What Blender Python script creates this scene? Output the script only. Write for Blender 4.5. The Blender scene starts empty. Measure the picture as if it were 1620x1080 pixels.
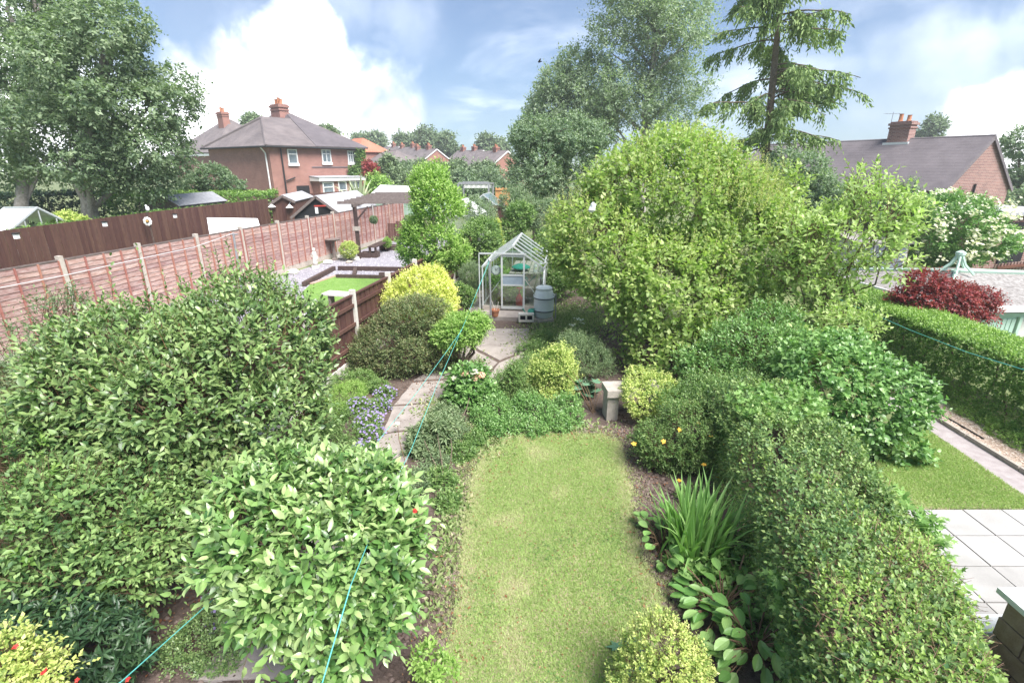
import bpy, math, random
import numpy as np
from mathutils import Vector, Matrix

SC = bpy.context.scene
COL = SC.collection
R = math.radians

# ------------------------------------------------------------------ camera, sky, sun, exposure
EYE = 4.3                       # an upstairs window
FPX, HZ = 800.0, 262.0          # focal length and horizon row of the 1620 x 1080 photograph
TH = math.atan((540 - HZ) / FPX)
CT, ST = math.cos(TH), math.sin(TH)
cam = bpy.data.cameras.new('camera')
cam.sensor_width = 36.0
cam.lens = 36.0 * FPX / 1620.0
cam.clip_start, cam.clip_end = 0.05, 3000
camo = bpy.data.objects.new('camera', cam)
COL.objects.link(camo)
camo.location = (0, 0, EYE)
camo.rotation_euler = (math.pi / 2 - TH, 0, 0)
SC.camera = camo

SUN_EL, SUN_AZ = R(56), R(140)   # azimuth clockwise from the view direction: behind, to the right
sd = Vector((math.sin(SUN_AZ) * math.cos(SUN_EL), math.cos(SUN_AZ) * math.cos(SUN_EL), math.sin(SUN_EL)))
sun = bpy.data.lights.new('sun', 'SUN')
sun.energy, sun.angle, sun.color = 2.3, R(36), (1.0, 0.965, 0.92)
suno = bpy.data.objects.new('sun', sun)
COL.objects.link(suno)
suno.rotation_euler = sd.to_track_quat('Z', 'Y').to_euler()

SC.view_settings.view_transform = 'Standard'
SC.view_settings.look = 'None'
SC.view_settings.gamma = 1.0
SC.view_settings.use_curve_mapping = False
SC.view_settings.exposure = 2.18
SC.cycles.max_bounces = 10
SC.cycles.transparent_max_bounces = 16
SC.cycles.diffuse_bounces = 6
SC.cycles.caustics_reflective = SC.cycles.caustics_refractive = False
SC.cycles.use_denoising = True

def ray(px, py):
    x = (px - 810) / FPX; u = -(py - 540) / FPX
    return Vector((x, CT + u * ST, -ST + u * CT))
def at(px, py, Y):              # the point seen there at forward distance Y metres
    d = ray(px, py)
    return Vector((0, 0, EYE)) + d * (Y / d.y)
def gd(px, py, z=0.0):          # the point seen there at height z
    d = ray(px, py); t = (z - EYE) / d.z
    return Vector((d.x * t, d.y * t, z))

world = bpy.data.worlds.new('World'); SC.world = world; world.use_nodes = True
nt = world.node_tree; nt.nodes.clear()
def N(tree, typ, **kw):
    n = tree.nodes.new(typ)
    for k, v in kw.items():
        if k == 'op': n.operation = v
        elif k == 'blend': n.blend_type = v
        elif hasattr(n, k): setattr(n, k, v)
        else: n.inputs[k].default_value = v
    return n
def LK(tree, a, b): tree.links.new(a, b)
def mth(tree, op, a, b=None, c=None, clamp=False):
    n = tree.nodes.new('ShaderNodeMath'); n.operation = op; n.use_clamp = clamp
    for i, q in enumerate((a, b, c)):
        if q is None: continue
        if isinstance(q, (int, float)): n.inputs[i].default_value = q
        else: tree.links.new(q, n.inputs[i])
    return n.outputs[0]
def build_sky():
    sky = N(nt, 'ShaderNodeTexSky', sky_type='NISHITA', sun_disc=False)
    sky.sun_elevation, sky.sun_rotation = SUN_EL, SUN_AZ
    sky.altitude, sky.air_density, sky.dust_density, sky.ozone_density = 50, 1.0, 0.1, 1.6
    tc = N(nt, 'ShaderNodeTexCoord')
    dirv = tc.outputs['Generated']
    sep = N(nt, 'ShaderNodeSeparateXYZ'); LK(nt, dirv, sep.inputs[0])
    # cloud sheet seen in perspective
    zz = mth(nt, 'ADD', mth(nt, 'MAXIMUM', sep.outputs[2], 0.0), 0.22)
    cx = mth(nt, 'DIVIDE', sep.outputs[0], zz); cy = mth(nt, 'DIVIDE', sep.outputs[1], zz)
    cmb = N(nt, 'ShaderNodeCombineXYZ'); LK(nt, cx, cmb.inputs[0]); LK(nt, cy, cmb.inputs[1])
    n1 = N(nt, 'ShaderNodeTexNoise', Scale=1.25, Detail=8.0, Roughness=0.55, Distortion=0.35)
    LK(nt, cmb.outputs[0], n1.inputs['Vector'])
    m1 = N(nt, 'ShaderNodeMapRange', interpolation_type='SMOOTHSTEP')
    m1.inputs[1].default_value, m1.inputs[2].default_value = 0.47, 0.72
    LK(nt, n1.outputs[0], m1.inputs[0])
    # cumulus heaps with billowed edges
    n2 = N(nt, 'ShaderNodeTexNoise', Scale=9.0, Detail=10.0, Roughness=0.56, Distortion=0.25)
    LK(nt, dirv, n2.inputs['Vector'])
    total = mth(nt, 'MULTIPLY', m1.outputs[0], 0.17)
    heaps = [(320, 150, .045, 1), (385, 135, .06, 1), (450, 110, .07, 1), (510, 100, .05, 1), (550, 150, .08, 1), (590, 205, .055, 1), (470, 190, .125, 1), (340, 230, .11, 1), (550, 235, .08, 1), (250, 235, .07, 1),
             (605, 205, .075, 1), (625, 235, .05, 1), (500, 60, .05, 1), (330, 30, .07, .1), (420, 5, .09, .1), (540, -10, .09, .1), (620, 20, .06, .08),
             (1420, 85, .04, .13), (1480, 70, .05, .16), (1545, 85, .05, .16), (1400, 140, .04, .1), (1610, 60, .05, .13),
             (1590, 190, .03, 1), (1640, 215, .08, 1), (1600, 260, .06, 1), (-300, 120, .38, 1), (2700, 60, .35, 1)]  # last two heaps, outside the view, are added to keep the light neutral
    for hx, hy, r, amp in heaps:
        d = ray(hx, hy).normalized()
        vs = N(nt, 'ShaderNodeVectorMath', operation='DISTANCE'); LK(nt, dirv, vs.inputs[0]); vs.inputs[1].default_value = d
        q = mth(nt, 'ADD', vs.outputs['Value'], mth(nt, 'MULTIPLY', mth(nt, 'SUBTRACT', n2.outputs[0], 0.5), -0.17))
        mr = N(nt, 'ShaderNodeMapRange', interpolation_type='SMOOTHSTEP')
        mr.inputs[1].default_value, mr.inputs[2].default_value = r + .05, r * 0.3
        LK(nt, q, mr.inputs[0])
        total = mth(nt, 'MAXIMUM', total, mth(nt, 'MULTIPLY', mth(nt, 'POWER', mr.outputs[0], 2.2), amp))
    mixc = N(nt, 'ShaderNodeMixRGB'); mixc.use_clamp = False
    LK(nt, total, mixc.inputs[0])
    tintn = N(nt, 'ShaderNodeMixRGB', blend='MULTIPLY'); tintn.inputs[0].default_value = 1.0
    LK(nt, sky.outputs[0], tintn.inputs[1]); tintn.inputs[2].default_value = (0.245, 0.335, 0.43, 1)
    add = N(nt, 'ShaderNodeMixRGB', blend='ADD'); add.inputs[0].default_value = 1.0     # thin veil of cloud over the blue
    LK(nt, tintn.outputs[0], add.inputs[1]); add.inputs[2].default_value = (0.38, 0.45, 0.52, 1)
    LK(nt, add.outputs[0], mixc.inputs[1])
    n3 = N(nt, 'ShaderNodeTexNoise', Scale=5.0, Detail=9.0, Roughness=0.55); LK(nt, dirv, n3.inputs['Vector'])
    cr = N(nt, 'ShaderNodeMixRGB'); n3r = N(nt, 'ShaderNodeMapRange'); n3r.inputs[1].default_value, n3r.inputs[2].default_value = 0.36, 0.6; LK(nt, n3.outputs[0], n3r.inputs[0]); LK(nt, n3r.outputs[0], cr.inputs[0])
    cr.inputs[1].default_value = (5.0, 5.15, 5.4, 1); cr.inputs[2].default_value = (19, 19, 19, 1)
    LK(nt, cr.outputs[0], mixc.inputs[2])
    bg = N(nt, 'ShaderNodeBackground', Strength=0.06)
    LK(nt, mixc.outputs[0], bg.inputs[0])
    out = N(nt, 'ShaderNodeOutputWorld'); LK(nt, bg.outputs[0], out.inputs[0])
build_sky()

# ------------------------------------------------------------------ helpers: materials
def mat(name, c1, c2=None, scale=8.0, rough=0.8, bump=0.0, bscale=None, vary=0.0, detail=6.0, stretch=(1, 1, 1), c3=None, spec=0.3, metal=0.0):
    m = bpy.data.materials.new(name); m.use_nodes = True
    t = m.node_tree; b = t.nodes['Principled BSDF']
    b.inputs['Roughness'].default_value = rough
    b.inputs['Specular IOR Level'].default_value = spec
    b.inputs['Metallic'].default_value = metal
    g = N(t, 'ShaderNodeNewGeometry'); mp = N(t, 'ShaderNodeMapping'); mp.inputs['Scale'].default_value = stretch
    LK(t, g.outputs['Position'], mp.inputs['Vector'])
    n = N(t, 'ShaderNodeTexNoise', Scale=scale, Detail=detail, Roughness=0.62); LK(t, mp.outputs[0], n.inputs['Vector'])
    r = N(t, 'ShaderNodeValToRGB')
    r.color_ramp.elements[0].position, r.color_ramp.elements[1].position = 0.32, 0.68
    r.color_ramp.elements[0].color = (*c1, 1); r.color_ramp.elements[1].color = (*(c2 or c1), 1)
    if c3:
        e = r.color_ramp.elements.new(0.82); e.color = (*c3, 1)
    LK(t, n.outputs[0], r.inputs[0])
    colr = r.outputs[0]
    if vary:
        oi = N(t, 'ShaderNodeObjectInfo'); hs = N(t, 'ShaderNodeHueSaturation')
        LK(t, mth(t, 'ADD', mth(t, 'MULTIPLY', oi.outputs['Random'], vary * 2), 1 - vary), hs.inputs['Value'])
        LK(t, mth(t, 'ADD', mth(t, 'MULTIPLY', oi.outputs['Random'], 0.02), 0.49), hs.inputs['Hue'])
        LK(t, colr, hs.inputs['Color']); colr = hs.outputs[0]
    LK(t, colr, b.inputs['Base Color'])
    if bump:
        n2 = N(t, 'ShaderNodeTexNoise', Scale=bscale or scale * 3, Detail=6.0, Roughness=0.65); LK(t, mp.outputs[0], n2.inputs['Vector'])
        bp = N(t, 'ShaderNodeBump', Strength=min(bump, 1.0), Distance=0.02); LK(t, n2.outputs[0], bp.inputs['Height']); LK(t, bp.outputs[0], b.inputs['Normal'])
    return m

def leafmat(name, dark, mid, light, tip=None, rough=0.42, trans=0.3, spec=0.45):
    if name.endswith(('leaf', 'needles')) and not name.startswith(('golden', 'red', 'dry')):   # cool the greens a little
        dark, mid, light, tip = [c and (c[0] * 1.02, c[1] * 1.05, c[2] * 1.1 + .004) for c in (dark, mid, light, tip)]
    m = bpy.data.materials.new(name); m.use_nodes = True
    t = m.node_tree; b = t.nodes['Principled BSDF']; out = t.nodes['Material Output']
    b.inputs['Roughness'].default_value = rough; b.inputs['Specular IOR Level'].default_value = spec
    a = N(t, 'ShaderNodeAttribute', attribute_name='tint')
    r = N(t, 'ShaderNodeValToRGB')
    r.color_ramp.elements[0].position, r.color_ramp.elements[1].position = 0.05, 1.0
    r.color_ramp.elements[0].color = (*dark, 1); r.color_ramp.elements[1].color = (*light, 1)
    e = r.color_ramp.elements.new(0.55); e.color = (*mid, 1)
    LK(t, a.outputs['Fac'], r.inputs[0])
    a2 = N(t, 'ShaderNodeAttribute', attribute_name='tip')
    mx = N(t, 'ShaderNodeMixRGB'); LK(t, a2.outputs['Fac'], mx.inputs[0]); LK(t, r.outputs[0], mx.inputs[1])
    mx.inputs[2].default_value = (*(tip or light), 1)
    LK(t, mx.outputs[0], b.inputs['Base Color'])
    tr = N(t, 'ShaderNodeBsdfTranslucent')
    g = N(t, 'ShaderNodeMixRGB', blend='MULTIPLY'); g.inputs[0].default_value = 1.0
    LK(t, mx.outputs[0], g.inputs[1]); g.inputs[2].default_value = (1.25, 1.5, 0.75, 1); LK(t, g.outputs[0], tr.inputs[0])
    ms = N(t, 'ShaderNodeMixShader'); ms.inputs[0].default_value = trans
    LK(t, b.outputs[0], ms.inputs[1]); LK(t, tr.outputs[0], ms.inputs[2]); LK(t, ms.outputs[0], out.inputs[0])
    return m

def brickmat(name, c1, c2, mortar, bw, bh, ang=0.0):
    # brick courses on far walls: u along the wall's direction, v up
    m = bpy.data.materials.new(name); m.use_nodes = True
    t = m.node_tree; b = t.nodes['Principled BSDF']; b.inputs['Roughness'].default_value = 0.9
    g = N(t, 'ShaderNodeNewGeometry'); sp = N(t, 'ShaderNodeSeparateXYZ'); LK(t, g.outputs['Position'], sp.inputs[0])
    sn = N(t, 'ShaderNodeSeparateXYZ'); LK(t, g.outputs['True Normal'], sn.inputs[0])
    u = mth(t, 'SUBTRACT', mth(t, 'MULTIPLY', sp.outputs[1], sn.outputs[0]), mth(t, 'MULTIPLY', sp.outputs[0], sn.outputs[1]))
    c = N(t, 'ShaderNodeCombineXYZ'); LK(t, u, c.inputs[0]); LK(t, sp.outputs[2], c.inputs[1])
    bt = N(t, 'ShaderNodeTexBrick', Scale=1.0); LK(t, c.outputs[0], bt.inputs['Vector'])
    bt.inputs['Color1'].default_value = (*c1, 1); bt.inputs['Color2'].default_value = (*c2, 1); bt.inputs['Mortar'].default_value = (*mortar, 1)
    bt.inputs['Brick Width'].default_value = bw; bt.inputs['Row Height'].default_value = bh; bt.inputs['Mortar Size'].default_value = bh * 0.09
    n = N(t, 'ShaderNodeTexNoise', Scale=0.9, Detail=5.0); LK(t, g.outputs['Position'], n.inputs['Vector'])
    hs = N(t, 'ShaderNodeHueSaturation'); LK(t, mth(t, 'ADD', mth(t, 'MULTIPLY', n.outputs[0], 0.6), 0.7), hs.inputs['Value']); LK(t, bt.outputs[0], hs.inputs['Color'])
    LK(t, hs.outputs[0], b.inputs['Base Color'])
    return m

def rooftile(name, c1, c2, course=0.3):
    m = bpy.data.materials.new(name); m.use_nodes = True
    t = m.node_tree; b = t.nodes['Principled BSDF']; b.inputs['Roughness'].default_value = 0.88
    g = N(t, 'ShaderNodeNewGeometry'); sp = N(t, 'ShaderNodeSeparateXYZ'); LK(t, g.outputs['Position'], sp.inputs[0])
    n = N(t, 'ShaderNodeTexNoise', Scale=0.7, Detail=8.0, Roughness=0.7); LK(t, g.outputs['Position'], n.inputs['Vector'])
    r = N(t, 'ShaderNodeValToRGB'); r.color_ramp.elements[0].position, r.color_ramp.elements[1].position = .3, .7
    r.color_ramp.elements[0].color = (*c1, 1); r.color_ramp.elements[1].color = (*c2, 1); LK(t, n.outputs[0], r.inputs[0])
    w = mth(t, 'FRACT', mth(t, 'MULTIPLY', sp.outputs[2], 1.0 / (course * 0.55)))
    bp = N(t, 'ShaderNodeBump', Strength=0.9, Distance=0.04, invert=True); LK(t, w, bp.inputs['Height']); LK(t, bp.outputs[0], b.inputs['Normal'])
    ln = N(t, 'ShaderNodeTexNoise', Scale=14.0, Detail=2.0); LK(t, g.outputs['Position'], ln.inputs['Vector'])
    lich = N(t, 'ShaderNodeMapRange'); lich.inputs[1].default_value, lich.inputs[2].default_value = 0.66, 0.74; LK(t, ln.outputs[0], lich.inputs[0])
    mx = N(t, 'ShaderNodeMixRGB'); LK(t, mth(t, 'MULTIPLY', lich.outputs[0], 0.4), mx.inputs[0]); LK(t, r.outputs[0], mx.inputs[1]); mx.inputs[2].default_value = (.3, .3, .27, 1)
    LK(t, mx.outputs[0], b.inputs['Base Color'])
    return m

def glassmat(name, tintc=(0.85, 0.93, 0.9), refl=0.16):
    m = bpy.data.materials.new(name); m.use_nodes = True
    t = m.node_tree; t.nodes.clear()
    tr = N(t, 'ShaderNodeBsdfTransparent'); tr.inputs[0].default_value = (*tintc, 1)
    gl = N(t, 'ShaderNodeBsdfGlossy', Roughness=0.06); gl.inputs[0].default_value = (.9, .95, .95, 1)
    fr = N(t, 'ShaderNodeLayerWeight', Blend=0.25)
    f = mth(t, 'ADD', mth(t, 'MULTIPLY', fr.outputs['Facing'], 0.45), refl, clamp=True)
    df = N(t, 'ShaderNodeBsdfTranslucent'); df.inputs[0].default_value = (.8, .85, .82, 1)      # a thin whitish translucent layer over the panes
    m0 = N(t, 'ShaderNodeMixShader'); m0.inputs[0].default_value = .07; LK(t, tr.outputs[0], m0.inputs[1]); LK(t, df.outputs[0], m0.inputs[2])
    mx = N(t, 'ShaderNodeMixShader'); LK(t, f, mx.inputs[0]); LK(t, m0.outputs[0], mx.inputs[1]); LK(t, gl.outputs[0], mx.inputs[2])
    out = N(t, 'ShaderNodeOutputMaterial'); LK(t, mx.outputs[0], out.inputs[0])
    return m

# ------------------------------------------------------------------ helpers: objects
LOC = {}
def thing(name, label, cat, loc=(0, 0, 0), group=None):
    o = bpy.data.objects.new(name, None); o.empty_display_size = 0.2
    COL.objects.link(o); o.location = loc; LOC[o.name] = Vector(loc)
    o['label'] = label; o['category'] = cat
    if group: o['group'] = group
    return o
def tag(o, label=None, cat=None, group=None, kind=None):
    if label: o['label'] = label
    if cat: o['category'] = cat
    if group: o['group'] = group
    if kind: o['kind'] = kind
    return o
def link(name, me, parent=None):
    o = bpy.data.objects.new(name, me); COL.objects.link(o)
    if parent is not None: o.parent = parent
    return o
def wloc(p):
    v = Vector((0, 0, 0))
    while p is not None:
        v = v + p.location; p = p.parent
    return v

class MB:
    def __init__(s): s.v = []; s.f = []
    def add(s, vs, fs):
        k = len(s.v); s.v += [tuple(v) for v in vs]; s.f += [tuple(i + k for i in f) for f in fs]; return s
    def hexa(s, p):   # 8 corners: bottom 4 (ccw), top 4
        return s.add(p, [(3, 2, 1, 0), (4, 5, 6, 7), (0, 1, 5, 4), (1, 2, 6, 5), (2, 3, 7, 6), (3, 0, 4, 7)])
    def box(s, c, size, u=(1, 0), tilt=0.0):   # centre, (along u, across, up), u = horizontal direction
        u = Vector((u[0], u[1], 0)).normalized(); w = Vector((-u.y, u.x, 0)); c = Vector(c); z = Vector((0, 0, 1))
        a, b, h = size[0] / 2, size[1] / 2, size[2] / 2
        p = [c + u * i * a + w * j * b + z * k * h for k in (-1, 1) for i, j in ((-1, -1), (1, -1), (1, 1), (-1, 1))]
        return s.hexa(p)
    def bar(s, a, b, w, h=None, up=(0, 0, 1)):
        a, b = Vector(a), Vector(b); h = h or w; d = (b - a).normalized(); up = Vector(up)
        if abs(d.dot(up)) > 0.97: up = Vector((0, 1, 0))
        x = d.cross(up).normalized(); y = x.cross(d).normalized()
        p = []
        for q in (a, b):
            p += [q + x * w / 2 * i + y * h / 2 * j for i, j in ((-1, -1), (1, -1), (1, 1), (-1, 1))]
        return s.hexa(p)
    def tube(s, pts, rad, n=6, cap=True):
        pts = [Vector(p) for p in pts]; k = len(pts)
        if not hasattr(rad, '__len__'): rad = [rad] * k
        vs = []; ref = Vector((0.3, 0.2, 1)).normalized()
        for i, p in enumerate(pts):
            d = (pts[min(i + 1, k - 1)] - pts[max(i - 1, 0)]).normalized()
            r0 = ref if abs(d.dot(ref)) < 0.95 else Vector((1, 0, 0))
            x = d.cross(r0).normalized(); y = d.cross(x)
            vs += [p + (x * math.cos(2 * math.pi * j / n) + y * math.sin(2 * math.pi * j / n)) * rad[i] for j in range(n)]
        fs = [(i * n + j, i * n + (j + 1) % n, (i + 1) * n + (j + 1) % n, (i + 1) * n + j) for i in range(k - 1) for j in range(n)]
        if cap: fs += [tuple(range(n)), tuple(range((k - 1) * n, k * n))[::-1]]
        return s.add(vs, fs)
    def lathe(s, c, prof, n=20):   # prof: (radius, z)
        c = Vector(c); vs = []
        for r, z in prof: vs += [c + Vector((r * math.cos(2 * math.pi * j / n), r * math.sin(2 * math.pi * j / n), z)) for j in range(n)]
        k = len(prof)
        fs = [(i * n + j, i * n + (j + 1) % n, (i + 1) * n + (j + 1) % n, (i + 1) * n + j) for i in range(k - 1) for j in range(n)]
        fs += [tuple(range(n))[::-1], tuple(range((k - 1) * n, k * n))]
        return s.add(vs, fs)
    def prism(s, poly, z0, z1):   # poly: xy ccw
        n = len(poly)
        vs = [(p[0], p[1], z0) for p in poly] + [(p[0], p[1], z1) for p in poly]
        fs = [tuple(range(n))[::-1], tuple(range(n, 2 * n))] + [(i, (i + 1) % n, n + (i + 1) % n, n + i) for i in range(n)]
        return s.add(vs, fs)
    def ball(s, c, r, seg=10, rings=6, squash=1.0, jit=0.0, rnd=None):
        c = Vector(c); vs = []; fs = []
        for i in range(rings + 1):
            a = math.pi * i / rings
            for j in range(seg):
                q = 1 + (rnd.uniform(-jit, jit) if rnd else 0)
                vs.append(c + Vector((math.sin(a) * math.cos(2 * math.pi * j / seg) * r * q, math.sin(a) * math.sin(2 * math.pi * j / seg) * r * q, math.cos(a) * r * squash * q)))
        for i in range(rings):
            for j in range(seg): fs.append((i * seg + j, (i + 1) * seg + j, (i + 1) * seg + (j + 1) % seg, i * seg + (j + 1) % seg))
        return s.add(vs, fs)
    def slab(s, quad, th):   # sloped sheet with thickness, quad ccw from outside
        q = [Vector(p) for p in quad]; n = (q[1] - q[0]).cross(q[2] - q[0]).normalized()
        k = len(q)
        vs = [p - n * th for p in q] + q
        fs = [tuple(range(k))[::-1], tuple(range(k, 2 * k))] + [(i, (i + 1) % k, k + (i + 1) % k, k + i) for i in range(k)]
        return s.add(vs, fs)
    def build(s, name, m, parent=None, smooth=False, base=None):
        off = base if base is not None else (wloc(parent) if parent is not None else Vector((0, 0, 0)))
        me = bpy.data.meshes.new(name)
        me.from_pydata([(v[0] - off[0], v[1] - off[1], v[2] - off[2]) for v in s.v], [], s.f)
        me.materials.append(m)
        if smooth: me.polygons.foreach_set('use_smooth', [True] * len(me.polygons))
        me.update()
        return link(name, me, parent)

def bare(name, mb, m, label, cat, group=None, smooth=False):   # a thing that is one mesh, its origin at its base
    c = np.array(mb.v); b = Vector((c[:, 0].mean(), c[:, 1].mean(), c[:, 2].min()))
    o = mb.build(name, m, None, smooth, base=b); o.location = b
    return tag(o, label, cat, group)

def struct(name, mb, m):
    o = mb.build(name, m); o['kind'] = 'structure'; return o

# ------------------------------------------------------------------ helpers: leaves
TRI2 = (np.array([(0, 0, 0), (-.5, .42, .07), (.5, .42, .07), (0, 1, -.12)]), np.array([(0, 2, 3), (0, 3, 1)]))
TRI8 = (np.array([(0, 0, 0), (-.40, .25, .045), (0, .28, -.01), (.40, .25, .045), (-.42, .60, .02), (0, .62, -.035), (.42, .60, .02), (0, 1, -.17)]),
        np.array([(0, 2, 1), (0, 3, 2), (1, 2, 5), (1, 5, 4), (2, 3, 6), (2, 6, 5), (4, 5, 7), (5, 6, 7)]))
# a hand-shaped leaf of five lobes
_l = [(0, 0, 0)]
for _a, _r in ((-100, .5), (-75, .33), (-48, .85), (-24, .42), (0, 1.0), (24, .42), (48, .85), (75, .33), (100, .5)):
    _l.append((math.sin(R(_a)) * _r, .25 + math.cos(R(_a)) * _r * .75, .02 - .1 * _r * _r))
PALM = (np.array(_l), np.array([(0, i, i + 1) for i in range(1, 9)])[:, ::-1])
# a round leaf, slightly dished
_l = [(0, .45, -.05)] + [(math.sin(2 * math.pi * i / 10) * .5, .5 - math.cos(2 * math.pi * i / 10) * .5, .03 * math.cos(4 * math.pi * i / 10)) for i in range(10)]
ROUND = (np.array(_l), np.array([(0, 1 + i, 1 + (i + 1) % 10) for i in range(10)]))

def unit(a): return a / np.maximum(np.linalg.norm(a, axis=-1, keepdims=True), 1e-9)

def leafmesh(name, P, T, Nn, L, W, tmpl, tint, tip, m, parent, stuff=True):
    tv, tf = tmpl; n = len(P)
    T = unit(T); B = unit(np.cross(T, Nn)); Nn = np.cross(B, T)
    off = np.array(wloc(parent)) if parent is not None else np.zeros(3)
    V = (P - off)[:, None, :] + B[:, None, :] * (W[:, None] * tv[None, :, 0])[..., None] + T[:, None, :] * (L[:, None] * tv[None, :, 1])[..., None] + Nn[:, None, :] * (L[:, None] * tv[None, :, 2])[..., None]
    nv, nf = len(tv), len(tf)
    F = (tf[None] + (np.arange(n) * nv)[:, None, None]).reshape(-1)
    me = bpy.data.meshes.new(name)
    me.vertices.add(n * nv); me.vertices.foreach_set('co', V.reshape(-1).astype(np.float32))
    me.loops.add(len(F)); me.loops.foreach_set('vertex_index', F.astype(np.int32))
    me.polygons.add(n * nf); me.polygons.foreach_set('loop_start', np.arange(0, len(F), 3, dtype=np.int32))
    me.attributes.new('tint', 'FLOAT', 'FACE').data.foreach_set('value', np.repeat(tint, nf).astype(np.float32))
    me.attributes.new('tip', 'FLOAT', 'FACE').data.foreach_set('value', np.repeat(tip, nf).astype(np.float32))
    me.materials.append(m); me.update(); me.validate()
    o = link(name, me, parent)
    if stuff: o['kind'] = 'stuff'
    return o

def wob(rs, k=5, f=1.0):
    K = rs.normal(0, f, (k, 3)); ph = rs.uniform(0, 6.28, k)
    return lambda P: np.sin(P @ K.T + ph).sum(1) / k * 1.5

def ell(rs, blobs, n, lump=.12, inner=.35, zmin=.03, freq=2.2, gap=0.0, gfreq=1.5, hide=.45):
    """points on and just under the skin of a heap of ellipsoids: positions and outward normals"""
    B = np.array(blobs, float); C, Rd = B[:, :3], B[:, 3:6]
    w = (Rd[:, 0] * Rd[:, 1] * Rd[:, 2]) ** (2 / 3); w /= w.sum()
    lw, lw2, gw = wob(rs, 6, freq), wob(rs, 7, freq * 3.2), wob(rs, 6, gfreq)
    Ps, Ns, got = [], [], 0
    for _ in range(40):
        k = max(int((n - got) * 2.2), 200)
        i = rs.choice(len(B), k, p=w); u = unit(rs.normal(0, 1, (k, 3)))
        S = C[i] + u * Rd[i]
        q = 1 + lump * lw(S) + .75 * lump * lw2(S) + rs.normal(0, .04, k)
        depth = np.where(rs.random(k) < .3, rs.random(k) * inner, rs.random(k) ** 2 * .12)
        P = C[i] + u * Rd[i] * (q * (1 - depth))[:, None]
        Nn = unit(u / Rd[i])
        ok = P[:, 2] > zmin
        if len(B) > 1:
            D = np.linalg.norm((P[:, None] - C[None]) / Rd[None], axis=2); D[np.arange(k), i] = 9
            ok &= D.min(1) > .86
        if gap: ok &= gw(P) > -1 + 2 * gap * (.5 + .5 * rs.random(k))
        away = (Nn * unit(np.array([0, 0, EYE]) - P)).sum(1) < -.25
        ok &= ~away | (rs.random(k) < hide)
        Ps.append(P[ok]); Ns.append(Nn[ok]); got += ok.sum()
        if got >= n: break
    return np.concatenate(Ps)[:n], np.concatenate(Ns)[:n]

def hedgebox(rs, path, half, z0, z1, n, lump=.05, inner=.15, freq=3.0, roundness=.12, taper=None):
    """points on the top and sides of a clipped hedge along a polyline"""
    path = [Vector((p[0], p[1], 0)) for p in path]
    seg = [(path[i], path[i + 1]) for i in range(len(path) - 1)]
    ln = np.array([(b - a).length for a, b in seg]); pr = ln / ln.sum()
    i = rs.choice(len(seg), n, p=pr); t = rs.random(n)
    A = np.array([list(a) for a, b in seg])[i]; Bq = np.array([list(b) for a, b in seg])[i]
    c = A + (Bq - A) * t[:, None]; d = unit(Bq - A); w = np.stack([-d[:, 1], d[:, 0], d[:, 2]], 1)
    H = z1 - z0; per = 2 * half + 2 * H
    s = rs.random(n) * per
    top = s < 2 * half
    sgn = np.where(s < 2 * half + H, 1.0, -1.0)
    off = np.where(top, s - half, sgn * half); zz = np.where(top, z1, z0 + rs.random(n) * H)
    Nn = np.where(top[:, None], np.array([0, 0, 1.0]) + w * (off / half)[:, None] * .35, w * sgn[:, None] + np.array([0, 0, .15]))
    edge = np.maximum(0, np.abs(off) / half - .7) / .3
    zz = zz - np.where(top, roundness * edge ** 2, 0)
    off = off * np.where(~top, 1 - np.maximum(0, (zz - z0) / H - .8) / .2 * roundness / half * .7, 1)
    off = off * np.interp(c[:, 1], taper[0], taper[1]) if taper else off
    P = c + w * off[:, None]; P[:, 2] += zz
    P += unit(Nn) * (lump * wob(rs, 7, freq)(P) - inner * rs.random(n) ** 2.2)[:, None]
    return P, unit(Nn)

def sprays(rs, P, Nn, per, L, W, slen, up=.45, wild=.5, spread=70, droop=0.0, flat=.5, young=1.3):
    """leaves set round the shoots that start at P and grow out along Nn"""
    n = len(P)
    d = unit(Nn * .7 + np.array([0, 0, up]) + rs.normal(0, wild, (n, 3)) * .6)
    d2 = np.repeat(d, per, 0); k = np.tile(np.arange(per), n); m = n * per
    SL = np.repeat(slen * (.55 + .75 * rs.random(n) + .7 * rs.random(n) ** 6), per)
    Q = np.repeat(P, per, 0) + d2 * (SL * (k + .2) / per)[:, None]
    Q[:, 2] -= droop * SL * (k / per) ** 2
    ref = np.where(np.abs(d2[:, 2:3]) < .9, np.array([0, 0, 1.0]), np.array([1.0, 0, 0]))
    e1 = unit(np.cross(d2, ref)); e2 = np.cross(d2, e1)
    a = k * 2.4 + np.repeat(rs.uniform(0, 6.28, n), per) + rs.normal(0, .3, m)
    sp = np.radians(spread * rs.uniform(.6, 1.15, m)) * (1 - .45 * k / per)
    T = unit((e1 * np.cos(a)[:, None] + e2 * np.sin(a)[:, None]) * np.sin(sp)[:, None] + d2 * np.cos(sp)[:, None] - np.array([0, 0, droop * .6]))
    Nl = unit(d2 * (1 - flat) + np.array([0, 0, flat]) + rs.normal(0, .28, (m, 3)))
    ll = L * rs.uniform(.65, 1.15, m) * (1 - .3 * k / per)
    ww = ll * (W / L) * rs.uniform(.85, 1.15, m)
    shoot = np.repeat(rs.normal(0, .2, n) + .16 * wob(rs, 6, 1.6 / max(L * 9, .5))(P), per)
    sz = np.repeat(rs.uniform(.72, 1.25, n), per); ll, ww = ll * sz, ww * sz
    tint = np.clip(.5 + shoot + rs.normal(0, .17, m), 0, 1)
    tip = np.clip((k / per - .45) * 1.6, 0, 1) * np.repeat(rs.random(n) ** young, per)
    return Q, T, Nl, ll, ww, tint, tip, d

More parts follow.
